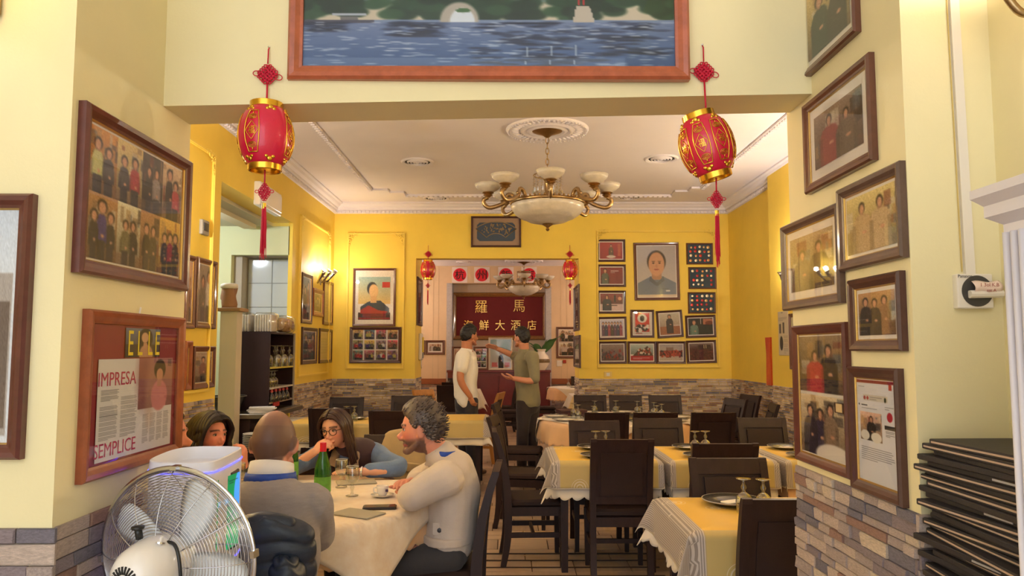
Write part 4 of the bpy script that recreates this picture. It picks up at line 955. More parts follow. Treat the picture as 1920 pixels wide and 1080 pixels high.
for k, (x0, chh) in enumerate(((847.5, '杭'), (889, '州'), (934, '飯'), (977.5, '店'))):
    p, q = aty(x0, 530, Y2), aty(x0 + 29, 501, Y2); w = q.x - p.x
    t = thing('paper_sign', 'white square paper with a red disc, ' + ('character for Hang, over the sign board', 'character for Zhou, over the sign board', 'half behind the chandelier, character fan', 'mostly behind the chandelier bowl, character dian')[k], 'sign', (p.x + w / 2, Y2, p.z), 0, 'red disc signs on the rear wall')
    MB().box(-w / 2, w / 2, -.006, .002, 0, w * 1.02).build('sheet', M_PAPER, t)
    MB().lathe([(.001, .0), (w * .43, .0), (w * .43, .003), (.001, .003)], 32, M=Matrix.Translation((0, -.005, w * .51)) @ Matrix.Rotation(PI / 2, 4, 'X')).build('red_disc', M_RED, t)
    fitted(chh, w * .62, w * .60, M_INK, t, 0, -.010, w * .51, .001, bold=.004)
c, w, h = on_back(798, 638, 834, 665, Y2); picture('back', c, w, h, 'small brown frame with three men on the beige rear wall', group_photo(40, 28, 3, 71, (170, 140, 116), (120, 96, 84), tops=((190, 180, 176), (70, 56, 56), (40, 36, 40)), legs=False), 'brown', .05, .03, mount=.03)
c, w, h = on_back(776, 638, 797, 665, Y2); picture('back', c, w, h, 'small brown frame mostly behind the left jamb on the beige rear wall', group_photo(40, 28, 2, 72, (60, 50, 50), (50, 40, 40), legs=False), 'brown', .05, .03, mount=.03)
c, w, h = on_back(1043, 613, 1086, 672, Y2)
cv = Cv(50, 70, (214, 196, 180)); cv.paste(group_photo(50, 34, 4, 73, (206, 170, 150), (150, 110, 100), tops=((60, 50, 54), (230, 216, 206), (44, 40, 46), (60, 50, 60))), 0, 0, 1, .47); cv.paste(group_photo(50, 34, 2, 74, (210, 180, 160), (110, 70, 60), tops=((200, 180, 170), (90, 60, 56))), 0, .52, 1, 1)
picture('back', c, w, h, 'brown frame with two wedding photos on the beige rear wall', cv, 'brown', .05, .03, mount=.015)
a = aty(1049, 687, Y2); tag(MB().rbox(-.06, .06, -.012, .004, 0, .13, .01).build('wall_switch', M_PLAS, None, loc=(a.x, Y2, a.z)), 'white square switch plate under the wedding photos', 'switch')
a = aty(1058.5, 681, Y2); tag(MB().rbox(-.035, .035, -.03, .004, 0, .07, .008).build('alarm_button', mat('red_plastic', (150, 30, 26), 0.4), None, loc=(a.x, Y2, a.z)), 'small red alarm button beside the white switch plate', 'alarm')
# wall telephone on the left jamb
a = atx(786, 675, BL)
t = thing('wall_phone', 'white wall telephone with a yellow notice on the left jamb', 'telephone', (BL, a.y, a.z), PI / 2)
MB().rbox(-.11, .11, -.05, .004, 0, .42, .02).build('housing', M_PLAS, t, smooth=True); MB().rbox(-.06, .10, -.065, -.045, .12, .36, .01).build('yellow_notice', mat('yellow_notice', (226, 196, 40), 0.6), t); MB().rbox(-.05, .09, -.062, -.045, .03, .11, .008).build('keypad', mat('grey_plastic', (150, 144, 132), 0.5), t)
MB().tube(smoothpath([(0, -.03, .0), (-.02, -.035, -.08), (.03, -.035, -.13), (.05, -.03, -.05), (.06, -.03, .01)], 5), .008, 6).build('cord', M_PLAS, t, smooth='all')
# ================================================================ CHAIRS, TABLES, TABLEWARE
M_WENGE = mat('wenge_wood', (46, 30, 29), 0.45, var=0.25, vscale=5, stretch=(6, 6, 1), spec=.3)
M_LEATH = mat('brown_leatherette', (46, 32, 31), 0.55, bump=0.12, bscale=140, spec=.25)
M_PINE = mat('honey_beech', (196, 134, 66), 0.4, var=0.15, vscale=5, stretch=(6, 6, 1))
def make_chair(label, mw=M_WENGE, ml=M_LEATH, w=.375):
    # sitter faces local -Y; back at +Y; origin on the floor under the seat
    t = thing('dining_chair', label, 'chair')
    hw = w / 2
    prof = [(.215, 0), (.19, .14), (.18, .28), (.182, .43), (.192, .57), (.212, .71), (.25, .85), (.278, .935)]
    pp = smoothpath([(0, a, b) for a, b in prof], 3)
    for s in (-1, 1):
        n = len(pp); rs = []
        for i, p in enumerate(pp):
            d = .019 + .008 * math.sin(PI * min(1, i / n * 1.3)); x0, x1 = s * hw - .020, s * hw + .020
            if i == n - 1: d = .015
            rs.append([(x0, p.y - d, p.z), (x1, p.y - d, p.z), (x1, p.y + d, p.z), (x0, p.y + d, p.z)])
        MB().rings(rs).build('rear_leg', mw, t)
        MB().rings([[(s * hw - a, -.20 - a, z), (s * hw + a, -.20 - a, z), (s * hw + a, -.20 + a, z), (s * hw - a, -.20 + a, z)] for z, a in ((0, .015), (.40, .021))]).build('front_leg', mw, t)
        MB().box(s * hw - .009, s * hw + .009, -.19, .18, .20, .235).build('stretcher', mw, t)
        MB().box(s * hw - .011, s * hw + .011, -.19, .18, .35, .412).build('apron', mw, t)
    MB().box(-hw + .01, hw - .01, -.212, -.188, .35, .412).build('apron', mw, t)
    MB().box(-hw + .01, hw - .01, .165, .19, .35, .412).build('apron', mw, t)
    MB().box(-hw, hw, -.01, .01, .20, .23).build('stretcher', mw, t)
    MB().rbox(-hw - .012, hw + .012, -.232, .175, .408, .462, .035).build('seat', ml, t, smooth=True)
    q = [p for p in pp if p.z > .5]
    def slab(x0, x1, z0, z1, dy0, dy1):
        sel = [p for p in smoothpath(q, 2) if z0 - .03 <= p.z <= z1 + .03]
        def yat(z):
            for a, b in zip(pp, pp[1:]):
                if a.z <= z <= b.z: return a.y + (b.y - a.y) * (z - a.z) / (b.z - a.z)
            return pp[-1].y
        rs = []
        for i in range(9):
            z = z0 + (z1 - z0) * i / 8; y = yat(z)
            rs.append([(x0, y + dy0, z), (x1, y + dy0, z), (x1, y + dy1, z), (x0, y + dy1, z)])
        return MB().rings(rs)
    slab(-hw + .018, hw - .018, .855, .932, -.017, .017).build('top_rail', mw, t)
    slab(-hw + .018, hw - .018, .50, .55, -.017, .017).build('lower_rail', mw, t)
    slab(-hw + .018, hw - .018, .545, .858, -.004, .013).build('backrest', mw, t)
    slab(-hw + .05, hw - .05, .56, .84, -.021, -.002).build('back_pad', ml, t)
    slab(-hw + .05, hw - .05, .56, .84, .011, .018).build('rear_panel', ml, t)
    return t
chair0 = make_chair('x')
def chair(x, y, rotz, label, group='dark dining chairs', scale=1.0):
    return place(chair0, USED, (x, y, 0), rotz, label, group, scale)
def chair_top(px, py, facing, label, group='dark dining chairs', dx=0, dy=0, yaw=0):
    """chair whose back's top edge centre shows at px,py; facing 'cam' sitter looks at camera, 'away' sitter looks from camera"""
    p = atz(px, py, .932)
    off = .278
    if facing == 'cam': return chair(p.x + dx, p.y - off + dy, yaw, label, group)
    if facing == 'away': return chair(p.x + dx, p.y + off + dy, PI + yaw, label, group)
    if facing == 'right': return chair(p.x + off + dx, p.y + dy, PI / 2 + yaw, label, group)
    if facing == 'left': return chair(p.x - off + dx, p.y + dy, -PI / 2 + yaw, label, group)

# ---- cloths
def cloth(table, h, shape, a, z, scallop=0.0, nsc=10, waves=0.0, nw=7, seed=0, ns=200, nr=14, flare=.012, thick=0, w0=0.0, th0=0.0, tight=(0, 0), off=(0, 0)):
    """table 'sq' half size (hx,hy) or 'round' radius; shape 'sq' half size (ax,ay) or 'round' radius a. Returns MB with uv list"""
    r = random.Random(seed); ph = r.uniform(0, 6)
    mb = MB(); uv = []
    hx, hy = (h, h) if not isinstance(h, tuple) else h
    ax, ay = (a, a) if not isinstance(a, tuple) else a
    def bnd(s):      # boundary point of the flat cloth for s in 0..1
        if shape == 'round':
            t = 2 * PI * s; return ax * math.cos(t), ax * math.sin(t)
        q = (s * 4) % 4; k = int(q); f = q - k
        c = [(1, -1), (1, 1), (-1, 1), (-1, -1)]
        p0, p1 = c[k], c[(k + 1) % 4]
        return ax * (p0[0] + (p1[0] - p0[0]) * f), ay * (p0[1] + (p1[1] - p0[1]) * f)
    def drop(u, v):
        if table == 'round':
            u += off[0]; v += off[1]; d = math.hypot(u, v)
            if d <= hx: return (u, v, 0)
            t = math.atan2(v, u); e = d - hx
            tt = t + th0; w = math.sin(nw * tt + ph) + .5 * math.sin((2 * nw + 1) * tt + 2 * ph)
            o = hx + flare + min(e, .05) * .15 + waves * e * (w + .6)
            return (o * math.cos(t), o * math.sin(t), -e * .985)
        du, dv = max(abs(u) - hx, 0), max(abs(v) - hy, 0)
        su, sv = (1 if u > 0 else -1), (1 if v > 0 else -1)
        if du == 0 and dv == 0: return (u, v, 0)
        tg = tight[1] if u > 0 else tight[0]      # cloth pressed flat against a neighbouring table
        if dv == 0:
            if tg: return (su * (hx + flare * .4 + .015 * du), v, -du * .985)
            wv = waves * max(0, du - w0) * math.sin(nw * v / hy + ph)
            return (su * (hx + flare + .10 * du + wv), v, -du * .985)
        if du == 0:
            wv = waves * max(0, dv - w0) * math.sin(nw * u / hx + ph)
            return (u, sv * (hy + flare + .10 * dv + wv), -dv * .985)
        d = math.hypot(du, dv); f = math.atan2(dv, du); b = math.sin(2 * f)
        ox = flare + .10 * du * math.cos(f) + .40 * d * b * .7; oy = flare + .10 * dv * math.sin(f) + .40 * d * b * .7
        if tg: ox = flare * .4 + .015 * du; oy = flare + .10 * dv * math.sin(f) + .05 * d * b
        return (su * (hx + ox), sv * (hy + oy), -d * (.985 - .22 * b))
    mb.v.append((0, 0, 0)); uv.append((0, 0))
    for k in range(1, nr + 1):
        for i in range(ns):
            s = i / ns; bx, by = bnd(s)
            if table == 'round' and (off[0] or off[1]): inn = .55
            elif shape == 'round' or table == 'round': inn = min(1, hx / math.hypot(bx, by)) * .995
            else: inn = min(1, hx / max(1e-6, abs(bx)), hy / max(1e-6, abs(by))) * .998
            rho = inn * k / 3 if k <= 3 else inn + (1 - inn) * (k - 3) / (nr - 3)
            if scallop and k > 3:
                c = abs(math.sin(PI * s * nsc * 4)); rho *= 1 - scallop * (1 - c) * ((k - 3) / (nr - 3)) ** 2
            u, v = bx * rho, by * rho
            mb.v.append(drop(u, v)); uv.append((u / ax, v / ay))
    for i in range(ns): mb.f.append((0, 1 + i, 1 + (i + 1) % ns))
    for k in range(nr - 1):
        for i in range(ns):
            a0 = 1 + k * ns; b0 = a0 + ns; j = (i + 1) % ns
            mb.f.append((a0 + i, b0 + i, b0 + j, a0 + j))
    mb.v = [(p[0], p[1], p[2] + z) for p in mb.v]
    return mb, uv
def cloth_obj(name, mbuv, m, parent, thick=.0022):
    mb, uv = mbuv
    o = mb.build(name, m, parent, smooth='all')
    l = o.data.uv_layers.new(name='UVMap')
    for lp in o.data.loops: l.data[lp.index].uv = uv[lp.vertex_index]
    s = o.modifiers.new('cloth_thickness', 'SOLIDIFY'); s.thickness = thick; s.offset = -1
    return o
def overlay_mat():
    # yellow satin centre, grey striped border bands with embroidered rings
    m = mat('yellow_striped_overlay', (214, 160, 50), 0.5, sheen=0.1)
    nt = m.node_tree; b = nt.nodes['Principled BSDF']; N = nt.nodes.new; L = nt.links.new
    uvn = N('ShaderNodeUVMap'); uvn.uv_map = 'UVMap'; sx = N('ShaderNodeSeparateXYZ'); L(uvn.outputs[0], sx.inputs[0])
    def math_(op, a, b_=None, c=None):
        n = N('ShaderNodeMath'); n.operation = op
        for i, v in enumerate((a, b_, c)):
            if v is None: continue
            if isinstance(v, (int, float)): n.inputs[i].default_value = v
            else: L(v, n.inputs[i])
        return n.outputs[0]
    au = math_('ABSOLUTE', sx.outputs[0]); av = math_('ABSOLUTE', sx.outputs[1])
    band = math_('SMOOTH_MIN', math_('MULTIPLY', math_('SUBTRACT', au, .60), 60.0), 1.0, 0.1)
    band = math_('MAXIMUM', band, 0.0)
    st = math_('GREATER_THAN', math_('SINE', math_('MULTIPLY', au, 330.0)), 0.1)
    vo = N('ShaderNodeTexVoronoi'); vo.inputs['Scale'].default_value = 2.6; vo.inputs['Randomness'].default_value = .75
    L(uvn.outputs[0], vo.inputs['Vector'])
    ring = math_('MULTIPLY', math_('GREATER_THAN', math_('SINE', math_('MULTIPLY', vo.outputs['Distance'], 75.0)), 0.45), math_('LESS_THAN', vo.outputs['Distance'], 0.27))
    def mix(f, c1, c2):
        n = N('ShaderNodeMix'); n.data_type = 'RGBA'
        if isinstance(f, (int, float)): n.inputs[0].default_value = f
        else: L(f, n.inputs[0])
        for i, c in ((6, c1), (7, c2)):
            if isinstance(c, tuple): n.inputs[i].default_value = lin(c)
            else: L(c, n.inputs[i])
        return n.outputs[2]
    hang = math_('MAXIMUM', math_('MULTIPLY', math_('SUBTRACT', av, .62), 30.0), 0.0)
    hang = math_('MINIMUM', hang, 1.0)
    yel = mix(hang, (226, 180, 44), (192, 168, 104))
    grey = mix(st, (146, 134, 126), (196, 186, 178))
    c = mix(band, yel, grey)
    c = mix(math_('MULTIPLY', ring, .55), c, (236, 226, 210))
    hem = math_('GREATER_THAN', math_('MAXIMUM', au, av), 0.985)
    c = mix(hem, c, (238, 228, 210))
    L(c, b.inputs['Base Color'])
    bp = N('ShaderNodeBump'); bp.inputs['Strength'].default_value = .3; bp.inputs['Distance'].default_value = .004
    L(ring, bp.inputs['Height']); L(bp.outputs[0], b.inputs['Normal'])
    return m
M_OVER = overlay_mat()
M_WCLOTH = mat('white_tablecloth', (238, 226, 208), 0.7, sheen=.3, var=.04, vscale=6)
M_PEACH = mat('peach_tablecloth', (236, 188, 138), 0.6, sheen=.3, var=.05, vscale=8)
M_DAMASK = mat('cream_damask', (242, 228, 210), 0.5, var=.16, vscale=14, c2=(230, 208, 182), sheen=.3)
M_TTOP = mat('table_board', (120, 84, 56), 0.5)
def sq_table(cx, cy, w, d, label, clothlabel, group, over=True, under=M_WCLOTH, rotz=0, drop_over=.20, drop_under=.262, seed=0, scal=True, tight=(0, 0)):
    t = thing('dining_table', label, 'table', (cx, cy, 0), rotz, group)
    MB().rbox(-w / 2, w / 2, -d / 2, d / 2, .715, .745, .012).build('table_top', M_TTOP, t)
    for sx in (-1, 1):
        for sy in (-1, 1):
            MB().rings([[(sx * (w / 2 - .05) - a, sy * (d / 2 - .05) - a, z), (sx * (w / 2 - .05) + a, sy * (d / 2 - .05) - a, z), (sx * (w / 2 - .05) + a, sy * (d / 2 - .05) + a, z), (sx * (w / 2 - .05) - a, sy * (d / 2 - .05) + a, z)] for z, a in ((0, .022), (.72, .028))]).build('leg', M_WENGE, t)
    MB().box(-w / 2 + .04, w / 2 - .04, -d / 2 + .04, d / 2 - .04, .65, .718).build('apron', M_WENGE, t)
    u = cloth_obj('tablecloth', cloth('sq', (w / 2 + .004, d / 2 + .004), 'sq', (w / 2 + drop_under, d / 2 + drop_under), .750, scallop=.035 if scal else 0, nsc=14, waves=.25, nw=6, seed=seed, ns=448, nr=16, flare=.002, w0=drop_over, tight=tight), under, None)
    u.location = (cx, cy, 0); u.rotation_euler = (0, 0, rotz); tag(u, clothlabel[0], 'tablecloth', 'lower tablecloths')
    if over:
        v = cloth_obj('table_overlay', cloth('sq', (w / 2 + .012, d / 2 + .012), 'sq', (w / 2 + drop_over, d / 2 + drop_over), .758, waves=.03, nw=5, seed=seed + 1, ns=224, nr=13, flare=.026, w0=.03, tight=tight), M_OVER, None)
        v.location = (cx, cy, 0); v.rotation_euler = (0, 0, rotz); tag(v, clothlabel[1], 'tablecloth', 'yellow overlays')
    return t
def round_table(cx, cy, R, label, l1, l2, group, under, over, a, drop_u=.24, rot=0, seed=0, waves=.08, nw=8, sub=True, off=(0, 0)):
    t = thing('round_table', label, 'table', (cx, cy, 0), 0, group)
    MB().lathe([(.001, .715), (R - .02, .715), (R - .004, .722), (R - .004, .74), (R - .02, .745), (.001, .745)], 48).build('table_top', M_TTOP, t)
    MB().lathe([(.001, 0), (.32, 0), (.32, .03), (.10, .08), (.07, .12), (.07, .66), (.16, .70), (.16, .718), (.001, .718)], 20).build('pedestal', M_WENGE, t, smooth=True)
    u = cloth_obj('tablecloth', cloth('round', R + .004, 'round', R + drop_u, .750, scallop=.022, nsc=13, waves=waves, nw=nw, seed=seed, ns=416, nr=12), under, None)
    u.location = (cx, cy, 0); tag(u, l1, 'tablecloth', 'lower tablecloths')
    v = cloth_obj('table_overlay', cloth('round', R + .010, 'sq', a, .758, waves=waves, nw=nw, seed=seed, ns=320, nr=18, flare=.026, th0=rot, off=off), over, None)
    v.location = (cx, cy, 0); v.rotation_euler = (0, 0, rot); tag(v, l2, 'tablecloth', 'light overlays')
    return t
ZT = .760      # top of the laid cloths
# right-hand rows
G = 'square tables along the right side'
sq_table(1.17, 3.62, .76, .70, 'square table standing beside the stone-clad entrance pier', ('white scalloped cloth under the yellow one, beside the stone-clad pier', 'yellow overlay with grey striped border, beside the stone-clad pier'), G, seed=1)
sq_table(.68, 5.66, .70, .76, 'square table at the aisle end of the long yellow row', ('white scalloped cloth on the table at the aisle end of the row', 'yellow overlay with striped border at the aisle end of the row'), G, seed=2, tight=(0, 1))
sq_table(1.47, 5.66, .70, .76, 'square table in the middle of the long yellow row', ('white scalloped cloth on the middle table of the yellow row', 'yellow overlay with striped border in the middle of the row'), G, seed=3, tight=(1, 1))
sq_table(2.28, 5.67, .74, .76, 'square table at the wall end of the long yellow row', ('peach cloth on the table at the wall end of the row', 'yellow overlay with striped border at the wall end of the row'), G, under=M_PEACH, seed=4, scal=False, tight=(1, 0))
round_table(1.20, 8.50, .85, 'big round table with a lazy susan near the stone-clad back wall', 'peach cloth with folds on the big round table at the back', 'white square cloth on the big round table at the back', 'round tables', M_PEACH, M_DAMASK, .82, rot=.5, seed=5, drop_u=.25)
# left-hand side
TCX, TCY, TR = -1.16, 4.00, .74
round_table(TCX, TCY, TR, 'round table where five guests are sitting', 'peach scalloped cloth under the guests\' table setting', 'cream damask square cloth on the guests\' table', 'round tables', M_PEACH, M_DAMASK, .66, rot=0, seed=9, drop_u=.19, waves=.08, nw=9, off=(.14, -.14))
sq_table(-1.72, 8.24, 1.5, .78, 'long table by the left wall behind the woman with glasses', ('white cloth on the long table by the left wall', 'yellow overlay on the long table by the left wall'), 'tables on the left side', seed=6, scal=False, tight=(0, 1))
sq_table(-.585, 8.62, .60, .78, 'small table beside the man in the white shirt', ('white cloth on the small table beside the standing man', 'yellow overlay on the small table beside the standing man'), 'tables on the left side', seed=7, scal=False, tight=(1, 0))
# rear room
sq_table(-.95, 14.6, .75, .75, 'rear room table left of the cabinet', ('white cloth on the rear room table left of the cabinet', 'x'), 'rear room tables', over=False, seed=10, scal=False, drop_under=.35)
sq_table(-2.05, 13.6, .8, .8, 'rear room table under the small framed photo', ('white cloth on the rear room table under the small framed photo', 'x'), 'rear room tables', over=False, seed=11, scal=False, drop_under=.35)
round_table(1.42, 15.4, .62, 'rear room round table below the wedding photos', 'peach cloth on the rear room round table', 'white square cloth on the rear room round table', 'rear room tables', M_PEACH, M_WCLOTH, .60, rot=.4, seed=12, drop_u=.25)
sq_table(1.45, 13.0, .8, .8, 'rear room table behind the opening\'s right jamb', ('white cloth on the rear room table behind the right jamb', 'x'), 'rear room tables', over=False, seed=13, scal=False)

# ---- chairs
chair_top(1489, 936, 'away', 'dark chair with its back against the stone-clad pier, at the nearest yellow table')
chair_top(1369, 862, 'cam', 'dark chair across the yellow table beside the stone-clad pier', dy=.06)
chair_top(1167, 824, 'away', 'dark chair with tall rear panel at the aisle-end table of the yellow row')
chair_top(1351, 828, 'away', 'dark chair with rear panel at the middle table of the yellow row', dy=-.11)
chair_top(1116, 791, 'cam', 'dark chair on the far side of the aisle-end table, glasses in front', dy=.10)
chair_top(1251, 793, 'cam', 'dark chair with padded back on the far side of the middle table', dy=.41)
chair_top(1454, 791, 'cam', 'dark chair with padded back on the far side of the wall-end table', dy=.36)
chair(.165, 5.64, PI / 2 + .04, 'dark chair at the aisle head of the yellow row, curved back posts to the aisle')
chair(.12, 6.75, PI / 2 - .15, 'dark chair in the aisle just behind the head of the yellow row')
chair(.12, 8.30, PI / 2 - .12, 'dark chair at the aisle side of the big round table, near the man in olive')
chair_top(1138, 774, 'away', 'dark chair before the big round table, nearest to the aisle of three with rear panels')
chair_top(1229, 774, 'away', 'dark chair before the big round table, middle of three with rear panels')
chair_top(1338, 774, 'away', 'dark chair before the big round table, wall side of three with rear panels')
chair_top(1106, 741, 'cam', 'dark chair behind the big round table, close to the opening to the rear room')
chair_top(1172, 741, 'cam', 'dark chair behind the big round table, middle of three against the stone wall')
chair_top(1246, 741, 'cam', 'dark chair behind the big round table, under the red crowd photos')
chair(2.45, 9.02, -PI / 2 + .35, 'dark chair at the wall side of the big round table, turned sideways')
chair(2.60, 8.30, -PI / 2 - .15, 'dark chair beside the right wall, half hidden behind another')
chair(2.86, 9.78, -PI / 2 + .30, 'dark chair in the corner under the red hanging, turned sideways')
# guests' chairs
chair(-.335, 3.90, -PI / 2 - .03, 'dark chair with a man in a grey zip jacket sitting on it')
chair(-.87, 2.76, PI, 'dark chair with a navy padded jacket over its back')
chair(-.78, 5.02, .04, 'dark chair with a beige jacket hanging on its back, behind the woman with glasses')
chair(-2.02, 4.44, 1.12, 'dark chair of the dark-haired woman by the wall')
chair(-1.95, 3.38, 2.2, 'dark chair of the guest half hidden by the entrance pier')
chair_top(617, 766, 'away', 'dark chair at the near side of the long left table, behind the woman with glasses')
chair_top(741, 766, 'away', 'dark chair at the near side of the long left table, behind the bearded man', dy=-.31)
chair_top(651, 745, 'cam', 'dark chair against the stone wall, glasses standing in front of it')
chair_top(765, 742, 'cam', 'dark chair against the stone wall, right of the one behind the glasses')
chair(-1.45, 5.9, PI + .4, 'dark round-shouldered chair between the two left tables', scale=.86)
# rear room chairs
chair(-.98, 12.75, PI, 'dark chair at the rear room opening, behind the bearded man\'s head', 'rear room chairs')
chair(-1.0, 13.9, PI, 'dark chair at the near side of the rear room table left of the cabinet', 'rear room chairs')
chair(-1.05, 15.3, 0, 'dark chair against the rear wall under the small framed photo', 'rear room chairs')
chair(-.10, 14.35, -PI / 2 - .1, 'dark chair seen sideways between the two standing men', 'rear room chairs')
chair(.0, 13.4, -PI / 2 - .15, 'dark chair seen sideways beside the man in olive', 'rear room chairs')
chair(1.55, 16.29, 0, 'dark chair under the wedding photos against the rear wall', 'rear room chairs')
chair(.62, 14.2, PI / 2, 'dark chair behind the man in olive, facing the round rear table', 'rear room chairs')
chair_w = make_chair('honey-coloured wooden chair beside the man in the white shirt', M_PINE, M_LEATH)
chair_w.location = (-.38, 10.45, 0); chair_w.rotation_euler = (0, 0, PI / 2 + PI - .2); chair_w['group'] = 'light wooden chairs'
cw2 = copy_tree(chair_w); cw2.location = (-1.05, 11.0, 0); cw2.rotation_euler = (0, 0, .9); cw2['label'] = 'honey-coloured wooden chair by the left jamb of the opening'

# ---- glasses and plates
M_GLASS = glass_mat('clear_glass', (246, 248, 246), base=0.13, gain=1.3)
M_PLATE = mat('dark_stoneware', (74, 70, 66), 0.25, coat=.3)
M_RIM = mat('pale_rim', (176, 168, 156), 0.3)
M_WPLATE = mat('grey_white_plate', (206, 200, 190), 0.2, coat=.3)
M_NAP = mat('paper_napkin', (232, 226, 218), 0.8)
def make_goblet():
    t = thing('goblet', 'x', 'glass')
    # origin at the rim standing on the cloth (upside down): bowl, knopped stem, foot
    MB().lathe([(.034, 0), (.036, .02), (.038, .05), (.034, .075), (.02, .09), (.008, .096), (.007, .094), (.019, .087), (.032, .073), (.036, .05), (.034, .02), (.032, 0)], 18, cap=False).build('bowl', M_GLASS, t, smooth='all')
    MB().lathe([(.001, .094), (.009, .096), (.007, .104), (.013, .114), (.013, .122), (.007, .132), (.006, .142), (.010, .150), (.001, .152)], 12).build('stem', M_GLASS, t, smooth='all')
    MB().lathe([(.001, .149), (.012, .150), (.034, .156), (.035, .159), (.012, .158), (.001, .158)], 18).build('foot', M_GLASS, t, smooth='all')
    return t
gob0 = make_goblet()
def goblet(px, py, label, z=ZT, s=1.0, group='upturned goblets'):
    p = atz(px, py, z); return place(gob0, USED, (p.x, p.y, z), 0, label, group, s)
def goblets_at(x, y, label, z=ZT, s=1.0):
    return place(gob0, USED, (x, y, z), 0, label, 'upturned goblets', s)
def make_plate(m, name='plate', R=.135):
    t = thing(name, 'x', 'plate')
    MB().lathe([(.001, .0), (R * .6, .0), (R * .7, .008), (R, .020), (R, .024), (R * .68, .014), (R * .6, .007), (.001, .007)], 36).build('dish', m, t, smooth='all')
    MB().lathe([(R * .97, .020), (R * 1.005, .021), (R * 1.005, .025), (R * .97, .0245)], 36, cap=False).build('rim', M_RIM, t, smooth='all')
    MB().rbox(-.05, .06, -.028, .028, .0075, .014, .006, M=Matrix.Rotation(.5, 4, 'Z')).build('napkin', M_NAP, t)
    return t
plate_d = make_plate(M_PLATE); plate_w = make_plate(M_WPLATE, R=.14)
def plate(px, py, label, proto=plate_d, group='laid plates', z=ZT, s=1.0, rz=0):
    p = atz(px, py, z); return place(proto, USED, (p.x, p.y, z), rz, label, group, s)
S = 'upside-down goblet '
def plate_at(x, y, label, proto=plate_d, s=1.0, rz=0): return place(proto, USED, (x, y, ZT), rz, label, 'laid plates', s)
for x, y, l in ((1.095, 3.60, 'beside the plate on the yellow table by the stone-clad pier'), (1.18, 3.58, 'behind the chair on the yellow table by the stone-clad pier'),
                (.637, 5.65, 'on the aisle-end yellow table, left of its pair'), (.712, 5.67, 'on the aisle-end yellow table, right of its pair'),
                (1.369, 5.65, 'on the middle yellow table, left of its pair'), (1.448, 5.66, 'on the middle yellow table, right of its pair'),
                (2.133, 5.66, 'on the wall-end yellow table'), (-1.72, 8.09, 'on the long left table, left of its pair'), (-1.64, 8.10, 'on the long left table, right of its pair')):
    goblets_at(x, y, S + l)
for k in range(11): goblets_at(1.20 + .485 * math.cos(2.98 + k * .53), 8.50 + .485 * math.sin(2.98 + k * .53), S + 'set around the big round table at the back')
plate_at(1.10, 3.80, 'dark plate with napkin beside two goblets on the yellow table by the pier', s=1.1)
for x, n in ((.655, 'aisle-end'), (1.385, 'middle'), (2.12, 'wall-end')):
    plate_at(x, 5.885, 'dark plate with napkin at the far side of the %s yellow table' % n); plate_at(x - .02, 5.43, 'dark plate with napkin at the near side of the %s yellow table' % n)
plate_at(-1.68, 8.35, 'dark plate with napkin on the long left table')
for k in range(9):
    a = 2.98 + k * .662
    plate_at(1.20 + .69 * math.cos(a), 8.50 + .69 * math.sin(a), 'pale plate with napkin set around the big round table at the back', plate_w, rz=a)
for (x, y, n) in ((-.95, 14.6, 'rear room table left of the cabinet'), (-2.05, 13.6, 'rear room table under the small framed photo'), (1.42, 15.4, 'rear room round table')):
    for dx, dy in ((-.22, .1), (.02, .22), (.2, -.05)):
        goblets_at(x + dx, y + dy, S + 'on the ' + n)
    o = place(plate_w, USED, (x - .1, y - .15, ZT), .3, 'pale plate with napkin on the ' + n, 'laid plates')
# lazy susan
t = thing('lazy_susan', 'dark glass turntable in the middle of the big round table', 'turntable', (1.20, 8.50, ZT))
MB().lathe([(.001, 0), (.12, 0), (.12, .012), (.001, .012)], 24).build('base', M_CHROME, t)
MB().lathe([(.001, .012), (.40, .012), (.40, .024), (.001, .024)], 40).build('turntable', mat('smoked_glass', (96, 92, 84), 0.08, coat=.5), t)
# menus on the aisle-side chair of the round table
for i in range(3):
    tag(MB().rbox(-.16, .16, -.12, .12, 0, .022, .006, M=Matrix.Rotation(.08 * i, 4, 'Z')).build('menu_folder', mat('maroon_folder', (70, 34, 36), 0.5), None, loc=(.72, 8.86, ZT + i * .022)), 'maroon menu folder lying on the big round table, %s of a pile of three' % ('bottom', 'middle', 'top')[i], 'menu', 'menus on the round table')
# ================================================================ PEOPLE
def remesh(mb, voxel, name, it=3, wr=0.0, wf=22.0, seed=0):
    me = mb.mesh(name + '_raw'); o = bpy.data.objects.new('tmp', me); COL.objects.link(o)
    m = o.modifiers.new('r', 'REMESH'); m.mode = 'VOXEL'; m.voxel_size = voxel
    s = o.modifiers.new('s', 'SMOOTH'); s.factor = .5; s.iterations = it
    bpy.context.view_layer.update()
    out = bpy.data.meshes.new_from_object(o.evaluated_get(bpy.context.evaluated_depsgraph_get())); out.name = name
    bpy.data.objects.remove(o); bpy.data.meshes.remove(me)
    if wr:
        n = len(out.vertices); co = np.empty(n * 3, np.float32); out.vertices.foreach_get('co', co); co = co.reshape(-1, 3)
        no = np.empty(n * 3, np.float32); out.vertices.foreach_get('normal', no); no = no.reshape(-1, 3)
        r = np.random.default_rng(seed); d = np.zeros(n, np.float32)
        for k in range(7):
            v = r.normal(0, 1, 3); v /= np.linalg.norm(v); f = wf * (1 + .6 * k * .5); w = r.normal(0, 1, 3)
            d += np.sin(co @ (v * f) + 1.6 * np.sin(co @ (w * wf * .45)) + r.uniform(0, 6)) / (1 + .5 * k)
        co += no * (d * wr * .4)[:, None]; out.vertices.foreach_set('co', co.ravel()); out.update()
    return out
def verts_of(me):
    co = np.empty(len(me.vertices) * 3, np.float32); me.vertices.foreach_get('co', co); return co.reshape(-1, 3)
